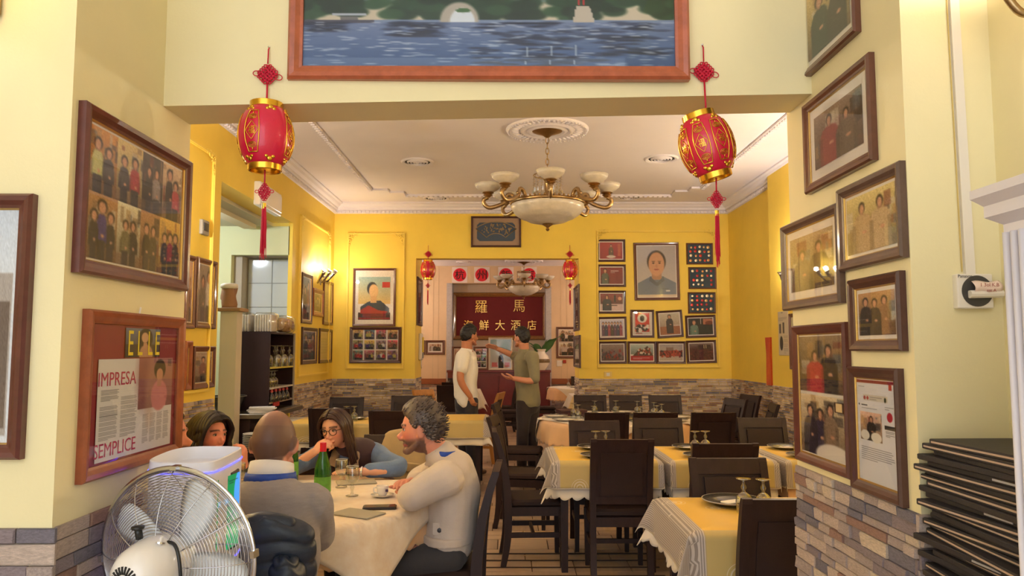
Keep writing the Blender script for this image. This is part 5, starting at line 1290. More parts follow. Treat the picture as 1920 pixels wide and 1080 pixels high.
def set_col(me, col):
    a = np.clip(col, 0, 255) / 255.0; a = np.where(a <= .04045, a / 12.92, ((a + .055) / 1.055) ** 2.4)
    at = me.color_attributes.new('Col', 'FLOAT_COLOR', 'POINT'); at.data.foreach_set('color', np.concatenate([a, np.ones((len(a), 1))], 1).astype(np.float32).ravel())
M_SKIN = attr_mat('skin', rough=.5, spec=.35, sss=.06)
M_EYE = attr_mat('eye', rough=.1, spec=.6)
def frame_of(f, up=(0, 0, 1), roll=0.0):
    f = Vector(f).normalized(); u = Vector(up); r_ = f.cross(u).normalized(); u = r_.cross(f).normalized()
    if roll:
        q = Quaternion(f, roll); r_ = q @ r_; u = q @ u
    return Matrix((r_, f, u)).transposed()      # columns right, forward, up
def head_pts(dx, dy, dz, female=False):
    rx, ry, rz = .076, .095, .116
    s = max(0.0, -dz)
    x = rx * dx * (1 - (.34 if female else .26) * s ** 1.6); y = ry * dy; z = rz * dz
    if dy < 0: y *= (1 + .06) * (1 - .42 * s ** 1.2)
    else:
        y = y * (1 - .10 * s) + .014 * s * (dy ** .5)
        if dz > .2: y *= 1 - .10 * (dz - .2)
    for sx in (-1, 1):
        g = math.exp(-(((x - sx * .031) / .016) ** 2 + ((z - .002) / .013) ** 2)) if dy > 0 else 0
        y -= .011 * g
        g = math.exp(-(((x - sx * .045) / .02) ** 2 + ((z + .035) / .022) ** 2)) if dy > 0 else 0
        y += .004 * g
    return x, y, z
def head(mb, hc, R, s=1.0, female=False, smile=False):
    T = Matrix.Translation(hc) @ R.to_4x4() @ Matrix.Diagonal((s, s, s, 1)); rs = []
    n, m = 40, 30
    for i in range(m + 1):
        th = min(max(PI * i / m, .04), PI - .04)
        rs.append([head_pts(math.sin(th) * math.cos(2 * PI * k / n), math.sin(th) * math.sin(2 * PI * k / n), -math.cos(th), female) for k in range(n)])
    mb.rings(rs, M=T)
    f = .88 if female else 1.0
    mb.tube([(0, .080, .010), (0, .094, -.010), (0, .107 if female else .117, -.031), (0, .104 if female else .111, -.040), (0, .088, -.044)], [.007, .0085 * f, .0125 * f, .011 * f, .009], 10, M=T)      # nose
    for sx in (-1, 1):
        mb.sphere((sx * .011 * f, .095, -.038), (.008, .009, .007), 8, 6, M=T)
        mb.sphere((sx * .083, -.010, -.010), (.0095, .021, .033), 12, 9, M=T, R=Matrix.Rotation(-sx * .45, 3, 'Z'))      # ears
        mb.sphere((sx * .073, .002, -.034), (.008, .010, .012), 8, 6, M=T)
        mb.tube([(sx * .012, .088, .022), (sx * .034, .086, .026), (sx * .054, .070, .020)], [.006, .006, .004] if female else [.008, .008, .006], 7, M=T)      # brow
    mb.tube([(-.024, .082, -.066), (-.012, .092, -.0635), (0, .094, -.065), (.012, .092, -.0635), (.024, .082, -.066)], [.003, .0055, .006, .0055, .003], 8, M=T)
    mb.tube([(-.021, .081, -.070), (0, .092, -.0745), (.021, .081, -.070)], [.003, .0065, .003], 8, M=T)
    mb.sphere((0, .078 if female else .080, -.098), (.030 if not female else .020, .024 if not female else .018, .020 if not female else .016), 12, 8, M=T)
    if not female:
        for sx in (-1, 1): mb.tube([(sx * .062, .01, -.06), (sx * .052, .045, -.085), (sx * .02, .074, -.102)], [.012, .014, .014], 8, M=T)      # chin
    return T
def neck(mb, hc, R, base, s=1.0, r=.056):
    a = Vector(hc) + R @ Vector((0, -.030, -.06)) * s
    mb.tube([Vector(base) - Vector((0, 0, .03)), Vector(base), (Vector(base) + a) / 2, a], [r * 1.25 * s, r * 1.05 * s, r * s, r * s], 16)
def limb(mb, pts, rads, k=5, n=14, side=None):
    mb.tube(smoothpath(pts, k), lerps(list(rads), k), n, side=side, rnd=True)
def hand(mb, w, d, up, curl=(.4, .5, .5), thumb=1, s=1.0, tcurl=.4, spread=.0):
    """w wrist, d pointing direction, up back-of-hand normal, thumb=+1: thumb on the d x up side"""
    w, d = Vector(w), Vector(d).normalized(); up = Vector(up); up = (up - d * up.dot(d)).normalized(); ac = d.cross(up)
    mb.tube([w - d * .02 * s, w + d * .02 * s, w + d * .06 * s, w + d * .088 * s], [(.027 * s, .020 * s), (.034 * s, .017 * s), (.042 * s, .015 * s), (.041 * s, .012 * s)], 12, side=ac, rnd=True)
    for i, (o, L) in enumerate(((.031, .068), (.0105, .077), (-.0105, .071), (-.031, .056))):
        o *= thumb; p = w + d * (.086 - .006 * abs(i - 1.3)) * s + ac * o * s; a = 0; pts = [p - d * .012 * s, p]
        for j, f in enumerate((.46, .30, .24)):
            a += curl[j] * (1 + .06 * i); dr = d * math.cos(a) - up * math.sin(a) + ac * spread * o * 8
            p = p + dr.normalized() * (L * f * s); pts.append(p)
        mb.tube(smoothpath(pts, 3), lerps([.0092 * s, .0092 * s, .0088 * s, .0080 * s, .0068 * s], 3), 9, rnd=True)
    p = w + d * .022 * s + ac * thumb * .030 * s - up * .006 * s; q = (d * .62 + ac * thumb * .75 - up * .25).normalized()
    q2 = (d * math.cos(tcurl) - ac * thumb * .15 * math.sin(tcurl) - up * math.sin(tcurl) * .6 + ac * thumb * .35).normalized()
    mb.tube(smoothpath([p - q * .015 * s, p + q * .030 * s, p + q * .034 * s + q2 * .028 * s, p + q * .034 * s + q2 * .052 * s], 3), lerps([.015 * s, .0125 * s, .0105 * s, .008 * s], 3), 9, rnd=True)
def hair_line(y, kind='man'):
    if kind == 'man': return np.interp(y, [-.11, -.06, -.03, -.005, .02, .045, .07, .1], [-.075, -.07, -.045, .012, .0, .042, .066, .07])
    return np.interp(y, [-.11, -.05, 0, .03, .055, .08, .1], [-.12, -.12, -.1, -.02, .05, .084, .09])
def hair_cap(mb, T, e=.012, kind='man', top=0.0, female=False, part=False):
    rs = []; n, m = 48, 36
    for i in range(m + 1):
        th = min(max(PI * i / m, .04), PI - .04); ring = []
        for k in range(n):
            dx, dy, dz = math.sin(th) * math.cos(2 * PI * k / n), math.sin(th) * math.sin(2 * PI * k / n), -math.cos(th)
            x, y, z = head_pts(dx, dy, dz, female); t = float(z - hair_line(y, kind)); q = min(1.0, max(0.0, t / .022 + .35)); q = q * q * (3 - 2 * q)
            off = -.016 + (e + .016 + top * max(0, dz)) * q
            if part: off -= .005 * math.exp(-(x / .005) ** 2) * (dz > .3)
            ring.append((x + dx * off, y + dy * off, z + dz * off))
        rs.append(ring)
    mb.rings(rs, M=T)
def paint_face(me, T, skin, lips=(176, 90, 84), brow=None, beard=None, buzz=None, blush=None, hands=None):
    co = verts_of(me); inv = T.inverted(); Q = np.array(inv)[:3, :3]; t = np.array(inv)[:3, 3]; L = co @ Q.T + t
    c = np.tile(np.asarray(skin, np.float32), (len(co), 1)); x, y, z = L[:, 0], L[:, 1], L[:, 2]; ax = np.abs(x)
    r = np.random.default_rng(1)
    near = (np.linalg.norm(L, axis=1) < .16)
    def mix(m, col): 
        m = np.clip(m, 0, 1)[:, None]; return c * (1 - m) + np.asarray(col, np.float32) * m
    if blush is not None: c = mix(near * .5 * np.exp(-(((ax - .045) / .022) ** 2 + ((z + .03) / .025) ** 2)) * (y > .03), blush); c = mix(near * .4 * np.exp(-((x / .014) ** 2 + ((z + .034) / .015) ** 2)) * (y > .09), blush)
    if beard is not None:
        m = near * (z < -.040 + .010 * (ax > .045)) * (y > -.02) * (z > -.15) * np.clip((-.036 - z) / .02, 0, 1); m = np.maximum(m, near * (np.abs(z + .055) < .007) * (ax < .03) * (y > .07)); c = mix(m * .72, beard)
    if buzz is not None:
        m = near * np.clip((z - hair_line(y)) / .012 + .5, 0, 1); crown = np.exp(-((x / .045) ** 2 + ((y + .01) / .06) ** 2)) * (z > .06); c = mix(m * (.80 - .45 * crown), buzz)
    c = mix(near * (ax < .023) * (np.abs(z + .0695) < .0085 - .004 * (ax / .023)) * (y > .07), lips)
    if brow is not None: c = mix(near * np.exp(-(((z - .0245 - .004 * np.sin(ax * 60)) / .0042) ** 2)) * (ax > .010) * (ax < .055) * (y > .05) * .9, brow)
    set_col(me, c)
def eyes(parent, T, iris=(60, 38, 26), s=1.0):
    for sx in (-1, 1):
        mb = MB(); mb.sphere((sx * .031, .0745, .002), (.0120, .0115, .0068), 16, 12, M=T); co = np.array(mb.v); L = np.array([tuple(T.inverted() @ Vector(p)) for p in mb.v])
        d = np.hypot(L[:, 0] - sx * .031, (L[:, 2] - .002)); c = np.where((d < .0058)[:, None], np.array(iris), np.array((226, 214, 206)))
        me = mb.mesh('eye'); fixn(me); set_col(me, c.astype(np.float32)); obj('eye', me, M_EYE, parent, 'all')
        lid = MB().tube([T @ Vector((sx * .031 + .0135 * math.cos(a), .0835 - .004 * math.cos(a) ** 2, .002 + .0070 * math.sin(a))) for a in [PI * k / 8 for k in range(9)]], .0022 * s, 5)
        lid.build('upper_eyelid', mat('lash_line', (64, 40, 34), .6), parent, smooth='all')
class Person:
    def __init__(s, label, root):
        s.t = thing('person', label, 'person', root); s.o = Vector(root); s.B = MB(); s.inv = Matrix.Translation(-s.o)
    def L(s, p): return Vector(p) - s.o
    def body(s, T, skin, voxel=.005, **k):
        me = remesh(s.B, voxel, 'body', 2); paint_face(me, T, skin, **k); s.b = obj('body', me, M_SKIN, s.t, 'all')
    def garment(s, name, mb, m, voxel=.009, it=4, wr=.003, wf=24, seed=0):
        return obj(name, remesh(mb, voxel, name, it, wr, wf, seed), m, s.t, 'all')
def cloth_m(name, c, **k): return mat(name, c, k.pop('rough', .85), sheen=.15, bump=k.pop('bump', .15), bscale=k.pop('bscale', 260), **k)
def torso(mb, pts, rads, side): mb.tube(smoothpath(pts, 5), lerps(rads, 5), 22, side=side, rnd=True)
def belly(p, pts, side, k=.86):
    torso(p.B, pts, [(a * k, b * k) for a, b in ((.165, .12), (.15, .11), (.165, .115), (.15, .10), (.07, .07))], side)
def loose_hair(T, seed, n, length, wave, vol, col, parent, wid=.012, name='hair', part=.0, m=None, face_gap=.06, bias=0.0):
    """long hair: locks laid from the parting over the skull, then falling"""
    r = random.Random(seed); mb = MB()
    for i in range(n):
        sx = 1 if i % 2 else -1
        u = (i // 2) / max(1, n // 2 - 1)                      # 0 front .. 1 back
        fy = .074 - .160 * u + r.uniform(-.004, .004)
        az = math.radians(40 + 125 * u); ox, oy = sx * math.sin(az), math.cos(az)
        v = vol + r.uniform(-.004, .006); pts = []
        by = min(oy * (.092 + v), .045); bx = sx * math.sqrt(max(.25, 1 - (by / .105) ** 2)) * (.079 + v) if u < .8 else ox * (.079 + v)
        for q in (0, .22, .45, .68, .88):
            ph = q * PI / 2; yy = fy + (by - fy) * q ** 1.4; sc = math.sqrt(max(.05, 1 - (yy / .101) ** 2)); g = v * (.35 + .65 * q) + .003
            pts.append((part + sx * ((.078 * sc + g) * math.sin(ph) * (1 if u < .8 else abs(ox) + (1 - abs(ox)) * (1 - q)) + .003), yy + (g * (yy / .1)), (.116 * sc + g) * math.cos(ph)))
        L = length * r.uniform(.85, 1.05); k = 7
        for j in range(1, k + 1):
            z = .005 - L * j / k; w = wave * math.sin(j * 1.5 + i * 1.7 + seed)
            pts.append((bx * (1 + .10 * j / k) + w + sx * .004, by * (1 - .25 * j / k) - .012 * j / k + w * .6, z))
        P = smoothpath([T @ Vector(p) for p in pts], 3); m_ = len(P)
        mb.tube(P, [(wid * (1.25 if q < m_ * .5 else 1.25 - .9 * (q - m_ * .5) / (m_ * .5)), wid * .55 * (1 if q < m_ * .6 else 1.6 - q / m_)) for q in range(m_)], 6, side=T.to_3x3() @ Vector((0, 1, 0)))
    o = mb.build(name, m or mat('hair_%d' % seed, col, .38, var=.45, vscale=60, stretch=(5, 5, .35), spec=.45), parent, smooth='all'); o['kind'] = 'stuff'
    return o
def tufts(T, seed, n, col, parent, L=.03, kind='man', lean=(0, -.4, .6), r0=.005, up=.35, name='hair_tufts', mname=None, cond=None, base=.004):
    r = random.Random(seed); mb = MB(); cols = []
    for i in range(n):
        for _ in range(40):
            th, ph = math.acos(r.uniform(-.55, 1)), r.uniform(0, 2 * PI); d = Vector((math.sin(th) * math.cos(ph), math.sin(th) * math.sin(ph), math.cos(th))); x, y, z = head_pts(*d)
            if z - float(hair_line(y, kind)) > .006 and (cond is None or cond(x, y, z)): break
        else: continue
        p = Vector((x, y, z)); q = (d * .5 + Vector(lean) + Vector((r.uniform(-.3, .3), r.uniform(-.3, .3), r.uniform(-.2, .3)))).normalized()
        l = L * r.uniform(.6, 1.2) * (1 if z > .06 else .55)
        mb.tube([T @ (p + d * (base - .006)), T @ (p + d * (base + .005) + q * l * .45), T @ (p + d * (base + .004) + q * l)], [r0 * 1.2, r0, r0 * .3], 5)
    o = mb.build(name, mat(mname or ('hairt_%d' % seed), col, .5, var=.4, vscale=50), parent, smooth='all'); o['kind'] = 'stuff'; return o
SK1, SK2, SK3 = (222, 166, 140), (214, 150, 122), (190, 130, 98)

# ---- woman in denim shirt with glasses, hand at her mouth
p = Person('woman in denim shirt and dark vest with glasses, hand at her mouth', (-.93, 5.0, 0))
L = p.L; hc = L((-1.07, 4.72, 1.035)); R = frame_of((-.28, -.93, -.16), roll=.10); 
nb = L((-1.02, 4.84, .905)); side = Vector((1, .08, 0))
sp = [L((-.88, 5.02, .55)), L((-.92, 5.0, .65)), L((-.97, 4.94, .78)), L((-1.0, 4.88, .86)), nb]
belly(p, sp, side, .82); T = head(p.B, hc, R, .97, True); neck(p.B, hc, R, nb, .95, .047)
sR, eR, wR = L((-1.20, 4.84, .855)), L((-1.30, 4.58, .812)), L((-1.155, 4.56, .915)); sL, eL, wL = L((-.84, 4.88, .86)), L((-.66, 4.60, .815)), L((-.89, 4.50, .805))
limb(p.B, [sR, eR, wR], [.04, .033, .024]); limb(p.B, [sL, eL, wL], [.04, .033, .024])
hand(p.B, wR, (.62, .06, .48), (-.45, -.75, .55), (.75, .85, .6), -1, .92, .7); hand(p.B, wL, (-1, -.05, .10), (0, 0, 1), (.18, .22, .18), 1, .92)
for s_ in (-1, 1): limb(p.B, [L((-.88 + s_ * .09, 5.0, .52)), L((-.95 + s_ * .1, 4.62, .47)), L((-.95 + s_ * .1, 4.66, .08))], [.06, .045, .04])
p.body(T, SK1, lips=(186, 92, 92), brow=(60, 38, 30), blush=(220, 130, 110)); eyes(p.t, T, (70, 60, 40))
M_DENIM = cloth_m('denim_shirt', (98, 122, 166), var=.18, vscale=14)
mb = MB(); limb(mb, [sR + Vector((.03, 0, .02)), sR, (sR + eR) / 2, eR, eR + (wR - eR) * .55], [.056, .062, .056, .050, .042]); p.garment('right_sleeve', mb, M_DENIM, .007, 3, .009, 24, 2)
mb = MB(); limb(mb, [sL + Vector((-.05, 0, .02)), sL, (sL + eL) / 2, eL, eL + (wL - eL) * .72], [.058, .064, .060, .052, .042]); p.garment('left_sleeve', mb, M_DENIM, .007, 3, .009, 24, 3)
mb = MB(); mb.tube([nb + Vector((0, .012, -.035)), nb + Vector((0, 0, .0)), nb + Vector((0, -.006, .022))], [(.095, .085), (.066, .060), (.060, .056)], 20, side=side, cap=False); mb.build('collar', M_DENIM, p.t, smooth='all').modifiers.new('cloth_thickness', 'SOLIDIFY').thickness = .005
mb = MB(); torso(mb, sp, [(.185, .135), (.168, .125), (.182, .13), (.172, .115), (.085, .085)], side); limb(mb, [sR + Vector((.02, 0, .0)), sR + (sR - nb) * .06], [.066, .064]); limb(mb, [sL - Vector((.02, 0, 0)), sL + (sL - nb) * .06], [.066, .064]); p.garment('vest', mb, cloth_m('dark_vest', (66, 44, 48)), .009, 4, .004, 18, 4)
M_SCARF = cloth_m('beige_scarf', (152, 126, 100), var=.15, vscale=10)
for s_, q in ((-1, .5), (1, .6)):
    mb = MB(); mb.tube(smoothpath([nb + Vector((s_ * .055, .03, .01)), nb + Vector((s_ * .062, -.06, -.04)), nb + Vector((s_ * .062, -.105, -.075)), nb + Vector((s_ * .07, -.115, -.12 * q - .04))], 5), [(.030, .014)] * 16, 10, side=(1, 0, 0)); p.garment('scarf_end', mb, M_SCARF, .005, 2, .004, 60, 5)
mb = MB(); 
for s_ in (-1, 1): limb(mb, [L((-.88 + s_ * .09, 5.02, .525)), L((-.91 + s_ * .1, 4.82, .50)), L((-.95 + s_ * .1, 4.62, .47)), L((-.95 + s_ * .1, 4.66, .12))], [.085, .075, .066, .055])
p.garment('trousers', mb, cloth_m('dark_trousers', (40, 40, 48)), .012)
mb = MB(); hair_cap(mb, T, .006, 'woman', .008, True, True); mh_ = mat('long_brown_hair', (58, 34, 28), .36, var=.45, vscale=60, stretch=(5, 5, .35), spec=.45); obj('hair_cap', remesh(mb, .005, 'hair_cap', 2), mh_, p.t, 'all')
loose_hair(T, 4, 58, .26, .002, .010, (58, 34, 28), p.t, .013, m=mh_, face_gap=.02)
gl = MB()
for s_ in (-1, 1):
    gl.tube([T @ Vector((s_ * .034 + .0255 * math.cos(a) * (1 if abs(math.cos(a)) < .7 else .97), .098 - abs(math.cos(a)) * .003 - .006 * (s_ * math.cos(a) > .5), .000 + .021 * math.sin(a))) for a in [2 * PI * k / 20 for k in range(20)]], .0021, 6, loop=True)
    gl.tube([T @ Vector((s_ * .060, .092, .008)), T @ Vector((s_ * .078, .05, .006)), T @ Vector((s_ * .080, -.005, .004))], .0018, 5)
gl.tube([T @ Vector((-.010, .099, .006)), T @ Vector((0, .103, .009)), T @ Vector((.010, .099, .006))], .0019, 5); gl.build('glasses', mat('black_frame', (28, 22, 26), .25), p.t, smooth='all')
MB().tube([T @ Vector((.082, .0, -.05)), T @ Vector((.083, .0, -.068))], .004, 6).build('earring', M_CHROME, p.t)
MB().tube([wL + Vector((.028, 0.028 * math.cos(a), .028 * math.sin(a) + .002)) for a in [2 * PI * k / 16 for k in range(16)]], (.008, .004), 6, loop=True, side=(1, 0, 0)).build('wristwatch', M_CHROME, p.t, smooth='all')

# ---- man in grey zip jacket, arms folded on the table, in profile
p = Person('bearded man with tousled grey-brown hair in a light grey jacket, arms on table', (-.33, 3.86, 0)); L = p.L
hc = L((-.435, 3.83, 1.128)); R = frame_of((-.96, .10, -.10)); nb = L((-.335, 3.85, .985)); side = Vector((0.05, 1, 0))
sp = [L((-.305, 3.87, .56)), L((-.29, 3.87, .64)), L((-.275, 3.87, .80)), L((-.295, 3.86, .91)), nb]
torso(p.B, sp, [(.14, .095), (.13, .09), (.145, .095), (.13, .085), (.06, .06)], side); T = head(p.B, hc, R, 1.06); neck(p.B, hc, R, nb, 1.06, .056)
sN, eN, wN = L((-.305, 3.66, .905)), L((-.455, 3.62, .83)), L((-.50, 3.84, .825)); sF, eF, wF = L((-.31, 4.05, .915)), L((-.475, 4.16, .83)), L((-.515, 4.00, .825))
limb(p.B, [sN, eN, wN], [.05, .04, .028]); limb(p.B, [sF, eF, wF], [.05, .04, .028])
hand(p.B, wN, (-.12, .97, .10), (-.25, 0, 1), (.25, .35, .3), -1, 1.0, .15); hand(p.B, wF, (-.30, -.90, .30), (-.2, 0, 1), (.35, .4, .35), 1, 1.0, .15)
for s_ in (-1, 1): limb(p.B, [L((-.30, 3.87 + s_ * .10, .52)), L((-.74, 3.88 + s_ * .12, .46)), L((-.72, 3.88 + s_ * .12, .06))], [.065, .05, .042])
p.body(T, (216, 146, 122), lips=(170, 92, 84), brow=(60, 46, 42), beard=(74, 58, 54), blush=(206, 100, 90)); eyes(p.t, T)
M_JK = cloth_m('light_grey_jacket', (206, 192, 180), var=.06, vscale=9, bscale=120)
mb = MB(); torso(mb, sp, [(.178, .122), (.178, .122), (.19, .128), (.18, .118), (.088, .085)], side)
for (a, b, c) in ((sN, eN, wN), (sF, eF, wF)): limb(mb, [a + (nb - a) * .3 + Vector((0, 0, -.03)), a, (a + b) / 2, b, b + (c - b) * .62], [.082, .086, .076, .064, .050])
p.garment('jacket', mb, M_JK, .008, 3, .013, 15, 7)
mb = MB(); mb.tube(smoothpath([L((-.30, 3.865, .575)), L((-.30, 3.865, .615))], 2), [(.186, .130)] * 3, 30, side=side); p.garment('jacket_hem', mb, M_JK, .006, 2, 0)
mb = MB(); mb.tube([nb + Vector((.004, 0, -.03)), nb + Vector((0, 0, .012)), nb + Vector((-.012, 0, .035))], [(.094, .094), (.074, .076), (.068, .070)], 22, side=side, cap=False); mb.build('collar', M_JK, p.t, smooth='all').modifiers.new('cloth_thickness', 'SOLIDIFY').thickness = .006
MB().tube(smoothpath([nb + Vector((-.03, -.078, .028)), nb + Vector((.02, -.088, .022)), nb + Vector((.066, -.05, .022)), nb + Vector((.078, .0, .022))], 4), [(.012, .003)] * 13, 8, side=(.2, .2, 1)).build('lanyard', mat('blue_lanyard', (30, 72, 170), .6, var=.2, vscale=30), p.t, smooth='all')
MB().rbox(-.035, .035, -.006, .004, -.03, .03, .006, M=Matrix.Translation(L((-.335, 3.722, .66))) @ Matrix.Rotation(-.1, 4, 'Z')).build('pocket_flap', M_JK, p.t, smooth=True); MB().lathe([(.001, 0), (.011, 0), (.011, .005), (.001, .006)], 14, M=Matrix.Translation(L((-.335, 3.716, .655))) @ Matrix.Rotation(PI / 2, 4, 'X')).build('button', mat('dark_button', (44, 38, 40), .3), p.t)
mb = MB()
for s_ in (-1, 1): limb(mb, [L((-.28, 3.87 + s_ * .09, .525)), L((-.46, 3.87 + s_ * .11, .495)), L((-.76, 3.88 + s_ * .12, .46)), L((-.74, 3.88 + s_ * .12, .28)), L((-.72, 3.88 + s_ * .12, .10))], [.088, .074, .066, .062, .058])
torso(mb, [L((-.26, 3.87, .52)), L((-.34, 3.87, .52))], [(.165, .08), (.16, .08)], side); p.garment('trousers', mb, cloth_m('charcoal_trousers', (58, 56, 60)), .011, 4, .004, 16, 8)
mb = MB(); hair_cap(mb, T, .013, 'man', .022); obj('hair_cap', remesh(mb, .005, 'hair_cap', 2, .004, 70, 3), mat('grey_brown_hair', (86, 74, 68), .5, var=.4, vscale=40), p.t, 'all')
tufts(T, 5, 380, (84, 68, 62), p.t, .026, lean=(.0, -.85, .30), r0=.0028, base=.017); tufts(T, 6, 260, (146, 134, 126), p.t, .022, lean=(0, -.8, .15), r0=.0028, base=.011, name='grey_hair_tufts', cond=lambda x, y, z: (abs(x) > .05 and z < .07) or y > .045)

# ---- man in grey sweater, back to the camera
p = Person('man with cropped hair in a grey sweater, seen from behind', (-.88, 2.82, 0)); L = p.L
hc = L((-.888, 2.90, 1.170)); R = frame_of((.10, .99, -.12)); nb = L((-.885, 2.86, 1.05)); side = Vector((1, -.06, 0))
sp = [L((-.87, 2.80, .55)), L((-.87, 2.79, .64)), L((-.87, 2.80, .80)), L((-.88, 2.83, .95)), nb]
torso(p.B, sp, [(.15, .11), (.14, .10), (.155, .105), (.15, .09), (.06, .06)], side); T = head(p.B, hc, R, 1.02); neck(p.B, hc, R, nb, 1.05, .060)
sR, eR, wR = L((-.725, 2.85, .945)), L((-.735, 2.99, .80)), L((-.83, 3.25, .82)); sL, eL, wL = L((-1.055, 2.87, .945)), L((-1.09, 3.0, .81)), L((-1.0, 3.25, .82))
limb(p.B, [sR, eR, wR], [.05, .04, .028]); limb(p.B, [sL, eL, wL], [.05, .04, .028])
hand(p.B, wR, (-.45, .9, .05), (0, 0, 1), (.2, .25, .2), 1, 1.0, .1); hand(p.B, wL, (.45, .9, .05), (0, 0, 1), (.2, .25, .2), -1, 1.0, .1)
for s_ in (-1, 1): limb(p.B, [L((-.87 + s_ * .09, 2.82, .52)), L((-.9 + s_ * .11, 3.20, .475)), L((-.9 + s_ * .11, 3.18, .06))], [.06, .05, .042])
p.body(T, (214, 150, 126), brow=(70, 52, 44), buzz=(88, 68, 58)); eyes(p.t, T)
M_SW = cloth_m('grey_sweater', (150, 142, 142), var=.10, vscale=24, stretch=(1, 1, 5), bump=.25, bscale=220)
mb = MB(); torso(mb, sp, [(.178, .142), (.172, .132), (.190, .138), (.185, .11), (.082, .08)], side)
for (a, b, c) in ((sR, eR, wR), (sL, eL, wL)): limb(mb, [a + (nb - a) * .3 + Vector((0, 0, -.03)), a, (a + b) / 2, b, b + (c - b) * .8], [.078, .080, .070, .060, .044])
p.garment('sweater', mb, M_SW, .008, 4, .009, 13, 9)
mb = MB(); mb.tube([nb + Vector((0, .0, -.01)), nb + Vector((0, .004, .022)), nb + Vector((0, .012, .046))], [(.088, .088), (.083, .083), (.080, .080)], 24, side=side, cap=False); mb.build('shirt_collar', cloth_m('white_shirt', (236, 232, 230)), p.t, smooth='all').modifiers.new('cloth_thickness', 'SOLIDIFY').thickness = .007
mb = MB(); mb.tube([nb + Vector((0, -.002, -.012)), nb + Vector((0, 0, .016))], [(.096, .094), (.090, .089)], 24, side=side, cap=False); mb.build('lanyard', mat('blue_lanyard', (30, 72, 170), .6), p.t, smooth='all').modifiers.new('cloth_thickness', 'SOLIDIFY').thickness = .004
mb = MB()
for s_ in (-1, 1): limb(mb, [L((-.87 + s_ * .09, 2.82, .525)), L((-.9 + s_ * .11, 3.20, .475)), L((-.9 + s_ * .11, 3.18, .10))], [.088, .066, .055])
p.garment('trousers', mb, cloth_m('dark_trousers', (40, 40, 48)), .012)

# ---- dark-haired woman on the left
p = Person('woman with wavy dark hair in a dark top, talking', (-1.97, 4.42, 0)); L = p.L
hc = L((-1.70, 4.36, 1.035)); R = frame_of((.88, -.48, .03), roll=-.05); nb = L((-1.785, 4.375, .905)); side = Vector((.50, .87, 0))
sp = [L((-1.99, 4.43, .56)), L((-1.985, 4.43, .62)), L((-1.945, 4.425, .76)), L((-1.86, 4.40, .85)), nb]
belly(p, sp, side, .82); T = head(p.B, hc, R, 1.0, True); neck(p.B, hc, R, nb, .95, .048)
sR, eR, wR = L((-1.95, 4.24, .835)), L((-1.76, 4.07, .815)), L((-1.60, 4.22, .87)); sL, eL, wL = L((-1.765, 4.54, .835)), L((-1.56, 4.48, .815)), L((-1.485, 4.31, .88))
limb(p.B, [sR, eR, wR], [.04, .033, .024]); limb(p.B, [sL, eL, wL], [.04, .033, .024])
hand(p.B, wR, (.5, .2, .6), (-.5, -.6, .5), (.5, .5, .4), 1, .92); hand(p.B, wL, (.1, -.5, .85), (.9, -.2, .0), (.4, .5, .4), -1, .95)
for s_ in (-1, 1): limb(p.B, [L((-1.98 - s_ * .04, 4.43 + s_ * .08, .52)), L((-1.62 - s_ * .04, 4.26 + s_ * .09, .47)), L((-1.66 - s_ * .04, 4.27 + s_ * .09, .07))], [.058, .046, .04])
p.body(T, (214, 142, 122), lips=(170, 60, 66), brow=(50, 32, 28), blush=(214, 110, 96)); eyes(p.t, T)
MB().tube([T @ Vector((-.016, .0925, -.069)), T @ Vector((0, .0985, -.0695)), T @ Vector((.016, .0925, -.069))], [(.002, .003), (.003, .0055), (.002, .003)], 8, side=(0, 0, 1)).build('open_mouth', mat('mouth_dark', (90, 34, 36), .5), p.t, smooth='all')
M_TOP = cloth_m('black_top', (40, 30, 34))
mb = MB(); torso(mb, sp, [(.17, .13), (.158, .12), (.172, .125), (.165, .105), (.075, .075)], side)
for (a, b, c) in ((sR, eR, wR), (sL, eL, wL)): limb(mb, [a + (nb - a) * .3 + Vector((0, 0, -.02)), a, (a + b) / 2, b, b + (c - b) * .85], [.06, .062, .054, .046, .034])
p.garment('top', mb, M_TOP, .009, 4, .004, 20, 10)
mb = MB()
for s_ in (-1, 1): limb(mb, [L((-1.98 - s_ * .04, 4.43 + s_ * .08, .525)), L((-1.62 - s_ * .04, 4.26 + s_ * .09, .475)), L((-1.66 - s_ * .04, 4.27 + s_ * .09, .1))], [.082, .064, .055])
p.garment('trousers', mb, cloth_m('dark_trousers', (40, 40, 48)), .012)
mb = MB(); hair_cap(mb, T, .012, 'woman', .014, True); mh2 = mat('dark_wavy_hair', (30, 17, 17), .42, var=.45, vscale=50, stretch=(4, 4, .6), spec=.4); obj('hair_cap', remesh(mb, .006, 'hair_cap', 2), mh2, p.t, 'all')
loose_hair(T, 9, 62, .20, .012, .026, (30, 17, 17), p.t, .017, m=mh2, face_gap=.02)

